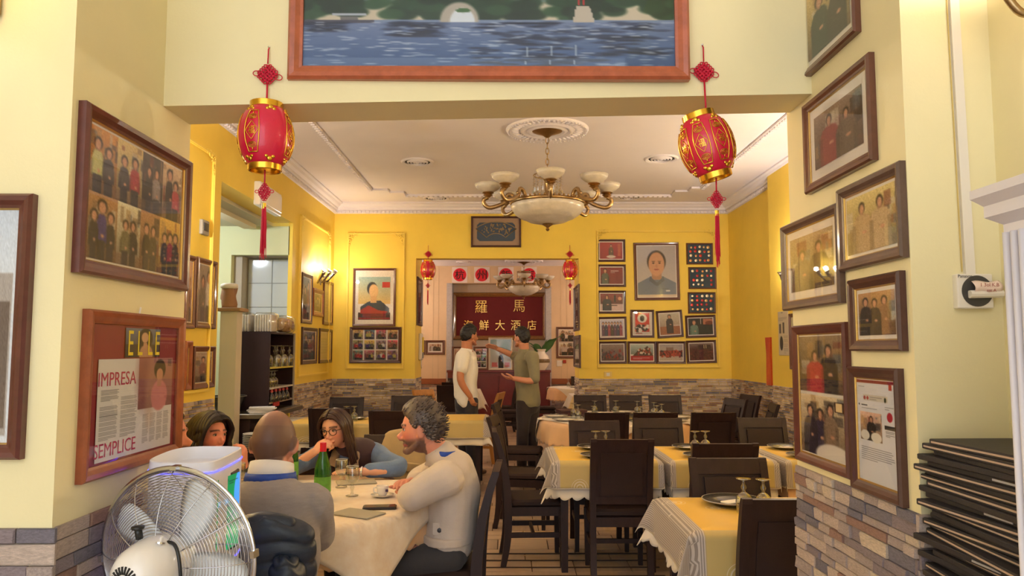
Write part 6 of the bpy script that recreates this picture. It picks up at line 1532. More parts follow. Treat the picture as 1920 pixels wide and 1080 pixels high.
# ---- guest half hidden by the pier
p = Person('guest with a beard half hidden behind the left entrance pier', (-1.88, 3.43, 0)); L = p.L
hc = L((-1.600, 3.56, 1.125)); R = frame_of((.97, .12, -.05)); nb = L((-1.71, 3.53, .97)); side = Vector((-.5, .85, 0))
sp = [L((-1.90, 3.42, .56)), L((-1.89, 3.43, .64)), L((-1.865, 3.45, .78)), L((-1.79, 3.49, .90)), nb]
belly(p, sp, side, .88); T = head(p.B, hc, R, 1.03); neck(p.B, hc, R, nb, 1.03, .056)
sR, eR, wR = L((-1.71, 3.33, .88)), L((-1.62, 3.42, .815)), L((-1.44, 3.60, .83)); sL, eL, wL = L((-1.90, 3.65, .88)), L((-1.76, 3.82, .815)), L((-1.55, 3.80, .83))
limb(p.B, [sR, eR, wR], [.05, .04, .028]); limb(p.B, [sL, eL, wL], [.05, .04, .028]); hand(p.B, wR, (.7, .6, .05), (0, 0, 1), (.2, .25, .2), 1, 1.0, .1); hand(p.B, wL, (.95, -.1, .05), (0, 0, 1), (.2, .25, .2), -1, 1.0, .1)
for s_ in (-1, 1): limb(p.B, [L((-1.90 - s_ * .05, 3.42 + s_ * .08, .52)), L((-1.57 - s_ * .05, 3.66 + s_ * .09, .475)), L((-1.60 - s_ * .05, 3.65 + s_ * .09, .06))], [.06, .05, .042])
p.body(T, (208, 138, 116), voxel=.006, brow=(56, 40, 36), beard=(84, 62, 54), lips=(170, 90, 84)); eyes(p.t, T)
mb = MB(); torso(mb, sp, [(.18, .135), (.17, .13), (.182, .132), (.175, .11), (.08, .08)], side)
for (a, b, c) in ((sR, eR, wR), (sL, eL, wL)): limb(mb, [a + (nb - a) * .3 + Vector((0, 0, -.02)), a, (a + b) / 2, b, b + (c - b) * .85], [.07, .072, .062, .052, .038])
p.garment('shirt', mb, cloth_m('navy_shirt', (44, 46, 62)), .010)
mb = MB()
for s_ in (-1, 1): limb(mb, [L((-1.90 - s_ * .05, 3.42 + s_ * .08, .525)), L((-1.57 - s_ * .05, 3.66 + s_ * .09, .475)), L((-1.60 - s_ * .05, 3.65 + s_ * .09, .1))], [.085, .068, .06])
p.garment('trousers', mb, cloth_m('dark_trousers', (40, 40, 48)), .012)
mb = MB(); hair_cap(mb, T, .010, 'man', .010); obj('hair_cap', remesh(mb, .006, 'hair_cap', 2), mat('black_short_hair', (36, 26, 24), .5, var=.4, vscale=50), p.t, 'all')

# ---- standing men
def shoe(mb, a, d, s=1.0):
    a, d = Vector(a), Vector(d).normalized(); mb.tube([a - d * .07 + Vector((0, 0, .045)), a + d * .02 + Vector((0, 0, .045)), a + d * .11 + Vector((0, 0, .035)), a + d * .18 + Vector((0, 0, .03))], [(.036, .042), (.042, .045), (.046, .034), (.034, .026)], 12, side=d.cross(Vector((0, 0, 1))), rnd=True)
p = Person('standing man in white t-shirt and dark jeans, hand in pocket', (-.53, 9.40, 0)); L = p.L
hc = L((-.495, 9.38, 1.69)); R = frame_of((.80, .60, -.03)); nb = L((-.525, 9.37, 1.515)); side = Vector((.55, -.83, 0))
sp = [L((-.53, 9.40, .92)), L((-.54, 9.40, 1.08)), L((-.54, 9.39, 1.25)), L((-.535, 9.38, 1.42)), nb]
torso(p.B, sp, [(.15, .11), (.145, .11), (.16, .115), (.16, .10), (.07, .07)], side); T = head(p.B, hc, R, 1.06); neck(p.B, hc, R, nb, 1.1, .062)
sR, eR, wR = L((-.435 - .12, 9.19, 1.43)), L((-.585, 9.14, 1.16)), L((-.47, 9.19, .955)); sL, eL, wL = L((-.49, 9.57, 1.43)), L((-.52, 9.66, 1.16)), L((-.52, 9.62, .93))
limb(p.B, [sR, eR, wR], [.052, .045, .032]); limb(p.B, [sL, eL, wL], [.052, .045, .032]); hand(p.B, wR, (.35, .1, -.9), (-.6, -.8, 0), (.4, .4, .3), 1); hand(p.B, wL, (.2, 0, -.95), (0, 1, 0), (.4, .4, .3), -1)
fd = Vector((.8, .6, 0))
for s_ in (-1, 1): limb(p.B, [L((-.53, 9.40, .92)) + side * s_ * .09, L((-.51, 9.42, .50)) + side * s_ * .09, L((-.50, 9.40, .07)) + side * s_ * .10], [.08, .06, .045])
p.body(T, (190, 126, 92), voxel=.006, brow=(30, 22, 20)); eyes(p.t, T, (30, 20, 16))
mb = MB(); torso(mb, [L((-.535, 9.40, .90))] + sp, [(.178, .14), (.178, .142), (.175, .14), (.188, .142), (.185, .118), (.082, .08)], side)
for (a, b) in ((sR, eR), (sL, eL)): limb(mb, [a + (nb - a) * .3 + Vector((0, 0, -.02)), a, a + (b - a) * .55], [.08, .085, .082])
p.garment('t_shirt', mb, cloth_m('white_tshirt', (240, 232, 218)), .011, 4, .006, 14, 12)
M_JEAN = cloth_m('dark_jeans', (50, 46, 54), var=.15, vscale=8)
mb = MB(); torso(mb, [L((-.53, 9.40, .82)), L((-.53, 9.40, .93))], [(.165, .13), (.165, .13)], side)
for s_ in (-1, 1): limb(mb, [L((-.53, 9.40, .90)) + side * s_ * .085, L((-.51, 9.42, .48)) + side * s_ * .09, L((-.50, 9.40, .09)) + side * s_ * .10], [.108, .082, .066])
p.garment('jeans', mb, M_JEAN, .012, 4, .004, 18, 13)
for s_ in (-1, 1):
    mb = MB(); shoe(mb, L((-.50, 9.40, 0)) + side * s_ * .10, fd); p.garment('shoe', mb, mat('brown_shoe', (120, 92, 70), .5), .008, 2, 0)
mb = MB(); hair_cap(mb, T, .014, 'man', .012); obj('hair_cap', remesh(mb, .006, 'hair_cap', 1, .006, 95, 5), mat('black_hair', (26, 20, 18), .5, var=.3, vscale=50), p.t, 'all')

p = Person('standing man in olive sweater pointing with outstretched arm', (.22, 9.45, 0)); L = p.L
hc = L((.155, 9.42, 1.665)); R = frame_of((-.72, .68, .02)); nb = L((.185, 9.42, 1.50)); side = Vector((.66, .75, 0))
sp = [L((.235, 9.45, .90)), L((.225, 9.45, 1.06)), L((.215, 9.44, 1.24)), L((.20, 9.43, 1.40)), nb]
torso(p.B, sp, [(.145, .105), (.14, .105), (.155, .11), (.155, .095), (.065, .065)], side); T = head(p.B, hc, R, 1.03); neck(p.B, hc, R, nb, 1.05, .058)
sN, eN, wN = L((.285, 9.23, 1.42)), L((.30, 9.12, 1.16)), L((.055, 9.06, 1.175)); sF, eF, wF = L((.13, 9.62, 1.42)), L((.06, 9.72, 1.44)), L((-.155, 9.62, 1.53))
limb(p.B, [sN, eN, wN], [.05, .042, .030]); limb(p.B, [sF, eF, wF], [.05, .042, .030])
hand(p.B, wN, (-.96, .05, .12), (0, -.3, -1), (.25, .35, .3), 1, 1.05); hand(p.B, wF, (-.85, -.3, .32), (-.1, .5, .8), (.12, .15, .12), -1, 1.05, spread=.3)
for s_ in (-1, 1): limb(p.B, [L((.235, 9.45, .90)) + side * s_ * .085, L((.22, 9.45, .48)) + side * s_ * .09, L((.22, 9.47, .07)) + side * s_ * .10], [.08, .06, .045])
p.body(T, (206, 142, 112), voxel=.006, brow=(40, 28, 24)); eyes(p.t, T, (30, 20, 16))
M_OLV = cloth_m('olive_sweater', (132, 124, 96), var=.06, vscale=10)
mb = MB(); torso(mb, [L((.235, 9.45, .86))] + sp, [(.172, .138), (.172, .138), (.168, .135), (.182, .136), (.178, .112), (.078, .076)], side)
for (a, b) in ((sN, eN), (sF, eF)): limb(mb, [a + (nb - a) * .3 + Vector((0, 0, -.02)), a, (a + b) / 2, b], [.076, .08, .07, .062])
p.garment('sweater', mb, M_OLV, .011, 4, .007, 14, 14)
mb = MB(); torso(mb, [L((.235, 9.45, .80)), L((.235, 9.45, .91))], [(.155, .125), (.155, .125)], side)
for s_ in (-1, 1): limb(mb, [L((.235, 9.45, .88)) + side * s_ * .08, L((.22, 9.45, .47)) + side * s_ * .085, L((.22, 9.47, .09)) + side * s_ * .10], [.10, .078, .062])
p.garment('trousers', mb, cloth_m('black_trousers', (44, 34, 36)), .012, 4, .004, 18, 15)
for s_ in (-1, 1):
    mb = MB(); shoe(mb, L((.22, 9.47, 0)) + side * s_ * .10, (-.72, .68, 0)); p.garment('shoe', mb, mat('black_shoe', (36, 28, 28), .4), .008, 2, 0)
mb = MB(); hair_cap(mb, T, .014, 'man', .012); obj('hair_cap', remesh(mb, .006, 'hair_cap', 1, .006, 95, 5), mat('black_hair', (26, 20, 18), .5, var=.3, vscale=50), p.t, 'all')

# ---- jackets hung over chairs
t = thing('padded_jacket', 'navy quilted jacket hanging over the chair of the man in grey', 'jacket', (-.785, 2.535, .41))
M_NAVY = mat('navy_nylon', (36, 46, 62), .42, bump=.2, bscale=40)
def quilt(cx, cy, a0, b0, z0, z1, tilt, n=70):
    rs = []
    for i in range(n):
        u = i / (n - 1); z = z0 + (z1 - z0) * u; q = abs(math.sin(PI * z / .062)) ** .5
        sh = 1 if u < .86 else max(.12, math.sqrt(max(0, 1 - ((u - .86) / .14) ** 2)))
        rs.append([(cx + tilt * u + (a0 * sh + .013 * q) * math.cos(2 * PI * k / 28), cy - .09 * (u - .5) + (b0 * (.5 + .5 * sh) + .013 * q) * math.sin(2 * PI * k / 28), z + .008 * math.sin(k * .9)) for k in range(28)])
    return MB().rings(rs)
quilt(0, 0, .150, .058, .03, .575, 0).build('quilted_body', M_NAVY, t, smooth='all')
quilt(.120, -.045, .045, .045, .03, .46, -.04).build('sleeve', M_NAVY, t, smooth='all')
mb = MB(); limb(mb, [(-.08, -.03, .545), (0, -.06, .565), (.08, -.05, .55)], [.026, .03, .026]); obj('collar', remesh(mb, .007, 'collar', 2, .003, 50, 23), M_NAVY, t, 'all')
t = thing('beige_jacket', 'beige cotton jacket with buttoned flap draped over the chair back', 'jacket', (-.68, 5.235, .43))
mb = MB(); torso(mb, [(0, -.02, .10), (0, -.01, .22), (-.01, .02, .36), (-.01, .055, .51)], [(.22, .055), (.22, .055), (.205, .055), (.17, .045)], (1, 0, 0)); limb(mb, [(.15, 0, .40), (.20, -.02, .28), (.22, -.02, .08)], [.05, .055, .05])
obj('jacket_body', remesh(mb, .008, 'jacket_body', 3, .006, 22, 24), cloth_m('beige_cotton', (176, 152, 112), var=.08, vscale=8), t, 'all')
MB().rbox(-.09, .05, -.075, -.05, .27, .33, .01, M=Matrix.Rotation(.1, 4, 'Y')).build('flap', MATS['beige_cotton'], t, smooth=True); MB().sphere((-.03, -.078, .285), (.010, .005, .010), 10, 6).build('button', mat('dark_button', (44, 38, 40), .3), t)
# ================================================================ LANTERNS
M_LRED = mat('lantern_red', (214, 14, 62), 0.32, var=.06, vscale=4, coat=.4, bump=.08, bscale=200)
M_LGOLD = mat('bright_gold', (226, 176, 66), 0.22, 1.0)
M_CORD = mat('red_cord', (200, 12, 52), 0.6)
def barrel_r(z): return .0855 * math.sqrt(max(0.0, 1 - (z / .118) ** 2))
def on_barrel(ang, a, z, e=.0015):
    r = barrel_r(z) * (1 + .012 * math.cos(6 * ang)) + e; t = ang + a
    return (r * math.sin(t), -r * math.cos(t), z)
def knot_mesh(s, M, flat=1.0):
    mb = MB(); Q = M @ Matrix.Rotation(PI / 4, 4, 'Y')
    n = 5; st = s * .19
    for i in range(n):
        o = (i - (n - 1) / 2) * st
        for d in (0, 1):
            pts = []
            for k in range(9):
                u = (k / 8 - .5) * s * .92; y = .004 * (1 if (k + i) % 2 else -1)
                pts.append((u, y, o) if d == 0 else (o, -y, u))
            mb.tube(pts, s * .078, 6, M=Q)
    for i in range(n - 1):
        o = (i - (n - 1) / 2 + .5) * st
        for d in range(4):
            sg = 1 if d % 2 else -1; pts = []
            for k in range(9):
                a = PI * k / 8; u = sg * (s * .45 + st * .75 * math.sin(a)); v = o + st * .5 * math.cos(a)
                pts.append((u, 0, v) if d < 2 else (v, 0, u))
            mb.tube(pts, s * .04, 5, M=Q)
    return mb
def loop_mesh(mb, c, r, ang, th):
    pts = []
    for k in range(16):
        a = 2 * PI * k / 16; x, z = r * (1 + math.cos(a)), r * .75 * math.sin(a)
        pts.append((c[0] + x * math.cos(ang) - z * math.sin(ang), c[1], c[2] + x * math.sin(ang) + z * math.cos(ang)))
    mb.tube(pts, th, 5, loop=True)
def lantern(label, loc, rotz, panels, tilt=0.0, group='red lanterns', slide=0.0, cord=.190, knot_at=.095, size=1.0):
    """origin at the nail; hangs down along -z"""
    t = thing('lantern', label, 'lantern', loc, rotz, group)
    zc = -cord - .1125                        # barrel centre
    B = Matrix.Translation((slide, 0, zc)) @ Matrix.Rotation(tilt, 4, 'Y')
    MB().tube([(0, .012, 0), (.001, 0, -.012), (slide * .2, 0, -knot_at + .035)], .0022, 6).tube([(slide * .3, 0, -knot_at - .03), (slide, 0, -cord - .004)], .0030, 6).build('cord', M_CORD, t, smooth='all')
    MB().sphere((0, .008, 0), .004, 8, 5).build('nail', M_CHROME, t)
    mb = knot_mesh(.05, Matrix.Translation((slide * .25, 0, -knot_at)))
    loop_mesh(mb, (slide * .25 + .025, 0, -knot_at - .006), .012, -.35, .0016); loop_mesh(mb, (slide * .25 - .025, 0, -knot_at + .002), .011, PI - .1, .0016)
    k = mb.build('knot', M_CORD, t, smooth='all')
    zs = [-.093 + .186 * i / 26 for i in range(27)]
    rs = []
    for i, z in enumerate(zs):
        rs.append([tuple(Vector((barrel_r(z) * (1 + .012 * math.cos(6 * a)) * math.sin(a), -barrel_r(z) * (1 + .012 * math.cos(6 * a)) * math.cos(a), z))) for a in [2 * PI * j / 60 for j in range(60)]])
    MB().rings(rs, M=B).build('barrel', M_LRED, t, smooth='all')
    for s, nm in ((1, 'top_cap'), (-1, 'bottom_cap')):
        MB().lathe([(.001, s * .094), (.052, s * .089), (.053, s * .0895), (.0525, s * .111), (.050, s * .1125), (.046, s * .111), (.045, s * .1), (.001, s * .1)], 32, M=B).build(nm, M_LGOLD, t, smooth=True)
        pm = MB()
        for j in range(6):
            a = PI / 6 + j * PI / 3
            for da, dz, q in ((0, 0, .010), (.16, -.006, .007), (-.16, -.006, .007)):
                p = on_barrel(a, da, s * (.082 + dz), .0); pm.sphere(p, (q, q * .5, q * .9), 7, 5, R=Matrix.Rotation(a, 3, 'Z'), M=B)
        o = pm.build(nm.split('_')[0] + '_petals', M_LGOLD, t, smooth='all'); o['kind'] = 'stuff'
    fu = ctext('福', 1, 1, .03)
    for ang in panels:
        mb = MB(); out = []
        for (a, z) in ((-.20, .066), (.20, .066), (.27, .03), (.29, 0), (.27, -.03), (.20, -.066), (-.20, -.066), (-.27, -.03), (-.29, 0), (-.27, .03)):
            out.append((a, z))
        fine = []
        for i in range(len(out)):
            p, q = out[i], out[(i + 1) % len(out)]
            for k in range(4): fine.append((p[0] + (q[0] - p[0]) * k / 4, p[1] + (q[1] - p[1]) * k / 4))
        mb.tube([on_barrel(ang, a, z) for a, z in fine], .0021, 5, loop=True, M=B)
        dia = [(0, .03), (.25, 0), (0, -.03), (-.25, 0)]; fine = []
        for i in range(4):
            p, q = dia[i], dia[(i + 1) % 4]
            for k in range(5): fine.append((p[0] + (q[0] - p[0]) * k / 5, p[1] + (q[1] - p[1]) * k / 5))
        mb.tube([on_barrel(ang, a, z) for a, z in fine], .0014, 5, loop=True, M=B)
        for s in (-1, 1):
            for rr_ in (.014, .009, .0045):
                mb.tube([on_barrel(ang, rr_ / .08 * math.cos(2 * PI * k / 12), s * .045 + rr_ * .62 * math.sin(2 * PI * k / 12)) for k in range(12)], .0011, 4, loop=True, M=B)
            mb.tube([on_barrel(ang, 0, s * .053), on_barrel(ang, 0, s * .064)], .002, 4, M=B)
        pn = mb.build('gold_panel', M_LGOLD, t, smooth='all')
        me = fu.copy(); co = np.empty(len(me.vertices) * 3, np.float32); me.vertices.foreach_get('co', co); co = co.reshape(-1, 3)
        new = [tuple(B @ Vector(on_barrel(ang, v[0] * .25, v[1] * .026, .0012 + v[2] * .03))) for v in co]
        me.vertices.foreach_set('co', np.asarray(new, np.float32).ravel()); me.update()
        obj('character', me, M_LGOLD, pn)
    b0 = B @ Vector((0, 0, -.108)); x, y = b0.x, b0.y; zb = b0.z
    MB().tube([(x, y, zb), (x, y, zb - .045)], .0026, 6).build('lower_cord', M_CORD, t, smooth='all')
    mb = knot_mesh(.034, Matrix.Translation((x, y, zb - .072)) @ Matrix.Diagonal((.85, 1, 1.25, 1)))
    loop_mesh(mb, (x + .018, y, zb - .07), .006, 0, .0013); loop_mesh(mb, (x - .018, y, zb - .07), .006, PI, .0013)
    mb.build('lower_knot', M_CORD, t, smooth='all')
    MB().lathe([(.001, 0), (.0065, 0), (.0065, -.018), (.001, -.018)], 12, M=Matrix.Translation((x, y, zb - .108))).build('tassel_cap', M_LGOLD, t, smooth=True)
    r = random.Random(int(abs(loc[0]) * 1000)); mb = MB()
    for k in range(44):
        a = r.uniform(0, 2 * PI); q = .0065 * math.sqrt(r.random()); e = r.uniform(.9, 1.6); L = r.uniform(.13, .175)
        mb.tube([(x + q * math.cos(a), y + q * math.sin(a), zb - .12), (x + q * e * math.cos(a), y + q * e * math.sin(a), zb - .12 - L * .5), (x + q * e * math.cos(a) + r.uniform(-.003, .003), y + q * e * math.sin(a), zb - .12 - L)], [.0012, .0011, .0006], 4)
    o = mb.build('tassel', M_CORD, t); o['kind'] = 'stuff'
    t.scale = (size,) * 3
    return t
YH = 2.36
a = aty(503, 86, 2.396); lantern('red lantern with one gold panel hanging upright from the cream header', a, 0, [-.21, -1.25, 1.42, 2.2, 3.0, 3.8], 0)
a = aty(1318, 82, 2.424); lantern('red lantern with several gold panels hanging tilted from the cream header', a, 0, [-1.22, -.46, .30, 1.06, 1.84, 2.6, 3.4, 4.2], -.26, slide=.006, cord=.232, knot_at=.095)
for px, lab in ((803, 'small dark red lantern at the left corner of the rear room opening'), (1068.5, 'small dark red lantern at the right corner of the rear room opening')):
    a = aty(px, 460, YB - .014); lantern(lab, a, 0, [-.4, .65, 1.7, 2.7, -1.5], 0, size=1.35, cord=.165, knot_at=.10)

# ================================================================ FAN
FC = aty(331, 1042, 2.03)
fan = thing('pedestal_fan', 'chrome pedestal fan with white motor and blades, seen from behind', 'fan', (FC.x, FC.y, 0), 0)
FR = Matrix.Translation((0, 0, FC.z)) @ Matrix.Rotation(math.radians(-14), 4, 'Z') @ Matrix.Rotation(math.radians(4), 4, 'X')
# local fan axis: +Y blows away from the camera, -Y motor side
def gy(r, s):      # dome depth of the grille at radius r
    u = min(1, r / .225); return s * (.075 * (1 - u ** 3) + .004)
M_WIRE = mat('chrome_wire', (200, 200, 206), 0.18, 1.0)
M_FWHITE = mat('fan_white', (238, 232, 226), 0.22, coat=.4)
for s, nm in ((-1, 'rear_grille'), (1, 'front_grille')):
    mb = MB()
    for k in range(24):
        r_ = .062 + (.225 - .062) * (k / 23) ** .9
        mb.tube([(r_ * math.cos(2 * PI * j / 56), gy(r_, s), r_ * math.sin(2 * PI * j / 56)) for j in range(56)], .0011, 4, loop=True, M=FR)
    for k in range(12):
        a = 2 * PI * k / 12 + (.13 if s > 0 else 0); mb.tube([(r_ * math.cos(a), gy(r_, s) + s * .002, r_ * math.sin(a)) for r_ in [.055 + .17 * j / 8 for j in range(9)]], .0016, 4, M=FR)
    o = mb.build(nm, M_WIRE, fan, smooth='all'); o['kind'] = 'stuff'
MB().tube([(.227 * math.cos(2 * PI * j / 72), 0, .227 * math.sin(2 * PI * j / 72)) for j in range(72)], (.004, .008), 8, loop=True, M=FR, side=(0, 1, 0)).build('rim_band', M_WIRE, fan, smooth='all')
for a in (90, 5, 185): MB().box(-.009, .009, -.012, .012, -.005, .006, M=FR @ Matrix.Rotation(math.radians(90 - a), 4, 'Y') @ Matrix.Translation((0, 0, .229))).build('clip', M_WIRE, fan)
M_BLADE = mat('fan_blade_white', (232, 236, 242), 0.35, coat=.2)
for k, deg in enumerate((62, 150, 238, -28)):
    rs = []; Q = FR @ Matrix.Rotation(-math.radians(deg), 4, 'Y')
    n = 12
    for i in range(n + 1):
        u = i / n; r_ = .035 + .165 * u; hw = .028 + .042 * math.sin(min(1, u * 1.15) * PI * .62); hw *= (1 - max(0, u - .82) ** 2 * 14)
        tw = .45 - .2 * u
        rs.append([(r_, .005 + v * hw * math.sin(tw) + e, v * hw * math.cos(tw) + .012 * u) for v, e in ((-1, 0), (-.5, -.003), (0, -.004), (.5, -.003), (1, 0), (.5, .0), (0, .0), (-.5, 0.0))])
    MB().rings(rs, M=Q).build('blade', M_BLADE, fan, smooth='all')
MB().lathe([(.001, -.02), (.042, -.018), (.045, .02), (.03, .04), (.001, .045)], 24, M=FR @ Matrix.Rotation(-PI / 2, 4, 'X')).build('hub', M_BLADE, fan, smooth=True)
mh = FR @ Matrix.Translation((0, -.055, 0)) @ Matrix.Rotation(PI / 2, 4, 'X')      # local z -> towards the camera
mot = MB().lathe([(.001, -.03), (.062, -.03), (.072, -.02), (.075, .02), (.073, .06), (.066, .095), (.052, .12), (.03, .132), (.001, .135)], 40, M=mh).build('motor_housing', M_FWHITE, fan, smooth='all')
for k in range(22):
    a = 2 * PI * k / 22; d = Vector((math.cos(a), math.sin(a), 0))
    MB().tube([d * .018 + Vector((0, 0, .1345)), d * .036 + Vector((0, 0, .1305))], .0028, 6, M=mh).build('vent_slot', mat('vent_black', (34, 32, 34), 0.6), mot)
MB().lathe([(.001, .134), (.006, .135), (.006, .139), (.001, .140)], 12, M=mh).build('screw', M_CHROME, mot)
MB().tube([Vector((.0, .078, .055)) + Vector((-.02, 0, 0)), Vector((-.02, .105, .06))], .009, 10, M=mh).lathe([(.001, 0), (.015, 0), (.016, .006), (.001, .008)], 14, M=mh @ Matrix.Translation((-.02, .103, .06)) @ Matrix.Rotation(-PI / 2, 4, 'X')).build('oscillation_knob', mat('black_plastic', (26, 26, 28), 0.35), fan, smooth='all')
MB().lathe([(.011, 0), (.012, .004), (.001, .004)], 12, M=mh @ Matrix.Translation((.035, .066, .05)) @ Matrix.Rotation(-PI / 2 - .4, 4, 'X')).build('switch_ring', M_CHROME, fan); MB().tube([(.035, .066, .05), (.042, .085, .052)], [.005, .004], 8, M=mh).build('switch_lever', M_FWHITE, fan)
MB().tube(smoothpath([mh @ Vector(p) for p in ((.02, .06, .02), (.06, .06, .03), (.082, .02, .04), (.085, -.06, .04), (.07, -.14, .03), (.01, -.2, .02))], 6), .0045, 8).build('power_cable', mat('black_plastic', (26, 26, 28), 0.35), fan, smooth='all')
neck = mh @ Vector((0, -.06, .03))
MB().tube([(neck.x, neck.y, neck.z), (neck.x, neck.y, neck.z - .1)], .028, 14).build('neck', M_FWHITE, fan, smooth='all')
MB().tube([(neck.x, neck.y, neck.z - .08), (neck.x, neck.y, .03)], .017, 14).build('pole', M_WIRE, fan, smooth='all')
MB().lathe([(.001, 0), (.17, 0), (.18, .012), (.16, .03), (.05, .04), (.03, .07), (.001, .07)], 32, M=Matrix.Translation((neck.x, neck.y, 0))).build('base', M_FWHITE, fan, smooth=True)

# ================================================================ SERVING ROBOT
rb = thing('serving_robot', 'white serving robot with blue light line and green advert screen', 'robot', (-.912, 2.262, 0), 0)
M_RW = mat('robot_white', (236, 234, 240), 0.3, coat=.3)
M_LED = mat('blue_led', (70, 70, 255), 0.4, emit=2.2)
def rplan(s, n=48):      # rounded plan: curved far left, flat right side
    pts = []
    for k in range(n):
        a = 2 * PI * k / n; c_, s_ = math.cos(a), math.sin(a)
        x = .116 * math.copysign(abs(c_) ** .6, c_); y = .132 * math.copysign(abs(s_) ** .62, s_)
        if x > .085: x = .085 + (x - .085) * .35
        pts.append((x * s, y * s))
    return pts
TOPZ = 1.212
def rz_(z, s): return [(p[0], p[1], z + (p[1] * .05)) for p in rplan(s)]
MB().rings([rz_(.10, .96), rz_(.14, 1.0), rz_(.85, .98), rz_(.9, 1), rz_(TOPZ - .02, 1.0), rz_(TOPZ, .985), rz_(TOPZ + .002, .95), rz_(TOPZ - .035, .93), rz_(TOPZ - .04, .3)]).build('body', M_RW, rb, smooth=True)
for z in (TOPZ - .028, .905):
    MB().tube([(p[0] * 1.006, p[1] * 1.006, z + p[1] * .05) for p in rplan(1.0)], .0022, 5, loop=True).build('light_line', M_LED, rb)
MB().rings([[(p[0] * q, p[1] * q, z) for p in rplan(1.0)] for z, q in ((.02, 1.0), (.03, 1.06), (.13, 1.06), (.15, .98))]).build('base', mat('robot_grey', (90, 92, 98), 0.5), rb, smooth=True)
for sx in (-1, 1):
    for sy in (-1, 1): MB().lathe([(.001, -.012), (.03, -.012), (.032, 0), (.03, .012), (.001, .012)], 16, M=Matrix.Translation((sx * .07, sy * .1, .032)) @ Matrix.Rotation(PI / 2, 4, 'Y')).build('wheel', mat('black_plastic', (26, 26, 28), 0.35), rb)
# screen on the side turned to the room
SM_ = Matrix.Translation((.084, 0, .93)) @ Matrix.Rotation(math.radians(87), 4, 'Z')
MB().rbox(-.098, .070, -.012, .012, 0, .235, .012, M=SM_).build('screen_bezel', mat('black_gloss', (14, 14, 16), 0.12), rb, smooth=True)
cv = Cv(70, 64).grad((22, 120, 70), (30, 150, 90)); cv.ell(.98, .28, .24, .3, (66, 140, 236)); cv.rect(.05, .22, .52, .42, (16, 40, 60)); cv.text_lines(.09, .25, .46, .31, 1, (90, 190, 240), np.random.default_rng(1)); cv.text_lines(.14, .46, .46, .52, 1, (16, 40, 40), np.random.default_rng(2)); cv.rect(.04, .74, .34, .95, (40, 110, 220)); cv.text_lines(.06, .77, .3, .93, 3, (120, 190, 250), np.random.default_rng(3)); cv.text_lines(.5, .07, .9, .14, 2, (16, 60, 50), np.random.default_rng(3)); cv.poly([(.40, .05), (.46, .05), (.43, .15)], (12, 50, 40)); cv.rect(.0, .58, 1, .7, (26, 110, 60))
pm = attr_mat('screen_image', rough=.15); b_ = pm.node_tree.nodes['Principled BSDF']; pm.node_tree.links.new(pm.node_tree.nodes['Attribute'].outputs['Color'], b_.inputs['Emission Color']); b_.inputs['Emission Strength'].default_value = .55
me = print_mesh(cv, -.090, .062, .012, .223, -.0130); me.transform(SM_); obj('screen', me, pm, rb)
lm = ctext('TELEFONO', .075, .016, .0003); lm.transform(SM_ @ Matrix.Translation((-.05, -.0136, .152)) @ XZ); obj('lettering', lm, mat('screen_blue_text', (120, 200, 255), .4, emit=.5), rb)
for k, (z, c) in enumerate(((.80, (96, 150, 60)), (.81, (226, 220, 206)), (.79, (60, 110, 50)))):
    MB().rbox(-.10 + .065 * k, -.045 + .065 * k, -.020, .006, z - .05, z + .05, .008, M=Matrix.Translation((.092, 0, 0)) @ Matrix.Rotation(math.radians(87), 4, 'Z')).build('menu_card', mat('robot_card_%d' % k, c, .5, var=.3, vscale=30), rb)

# ================================================================ RIGHT ENTRANCE CORNER: cabinet, menus, intercom
M_CAB = mat('white_cabinet_paint', (226, 222, 232), 0.4)
cb = thing('tall_cabinet', 'tall white painted cabinet with cornice and fluted side', 'cabinet', (1.04, 1.13, 0))
MB().box(-.185, .18, -.22, .165, 0, 1.745).build('carcass', M_CAB, cb)
MB().rings([[(-x, -.22 - d, z), (.18, -.22 - d, z), (.18, .165 + d, z), (-x, .165 + d, z)] for x, d, z in ((.185, 0, 1.735), (.205, .02, 1.75), (.205, .02, 1.77), (.22, .034, 1.785), (.22, .034, 1.80), (.20, .02, 1.803))]).build('cornice', M_CAB, cb)
for y in (.155, .135, .115): MB().tube([(-.187, y, .1), (-.187, y, 1.72)], .0065, 8).build('flute', M_CAB, cb, smooth='all')
MB().box(-.192, -.18, -.2, .095, .12, 1.68).build('side_panel', mat('pale_blue_panel', (206, 214, 236), 0.35), cb)
sb = thing('sideboard', 'low white sideboard under the pile of menus', 'sideboard', (1.10, 1.62, 0))
MB().box(-.12, .118, -.28, .235, .05, .94).build('carcass', M_CAB, sb); MB().rbox(-.13, .12, -.29, .24, .94, .965, .008).build('worktop', M_CAB, sb); MB().box(-.125, -.118, -.25, -.02, .1, .9).build('door', M_CAB, sb); MB().box(-.125, -.118, 0, .21, .1, .9).build('door', M_CAB, sb)
MB().box(-.11, .11, -.27, .22, 0, .06).build('plinth', M_CAB, sb)
r = random.Random(5); z = .965; n = 27
M_MENU = mat('black_menu_cover', (44, 40, 44), 0.6, bump=.1, bscale=120); M_STRIP = mat('menu_page_edge', (196, 170, 150), 0.7)
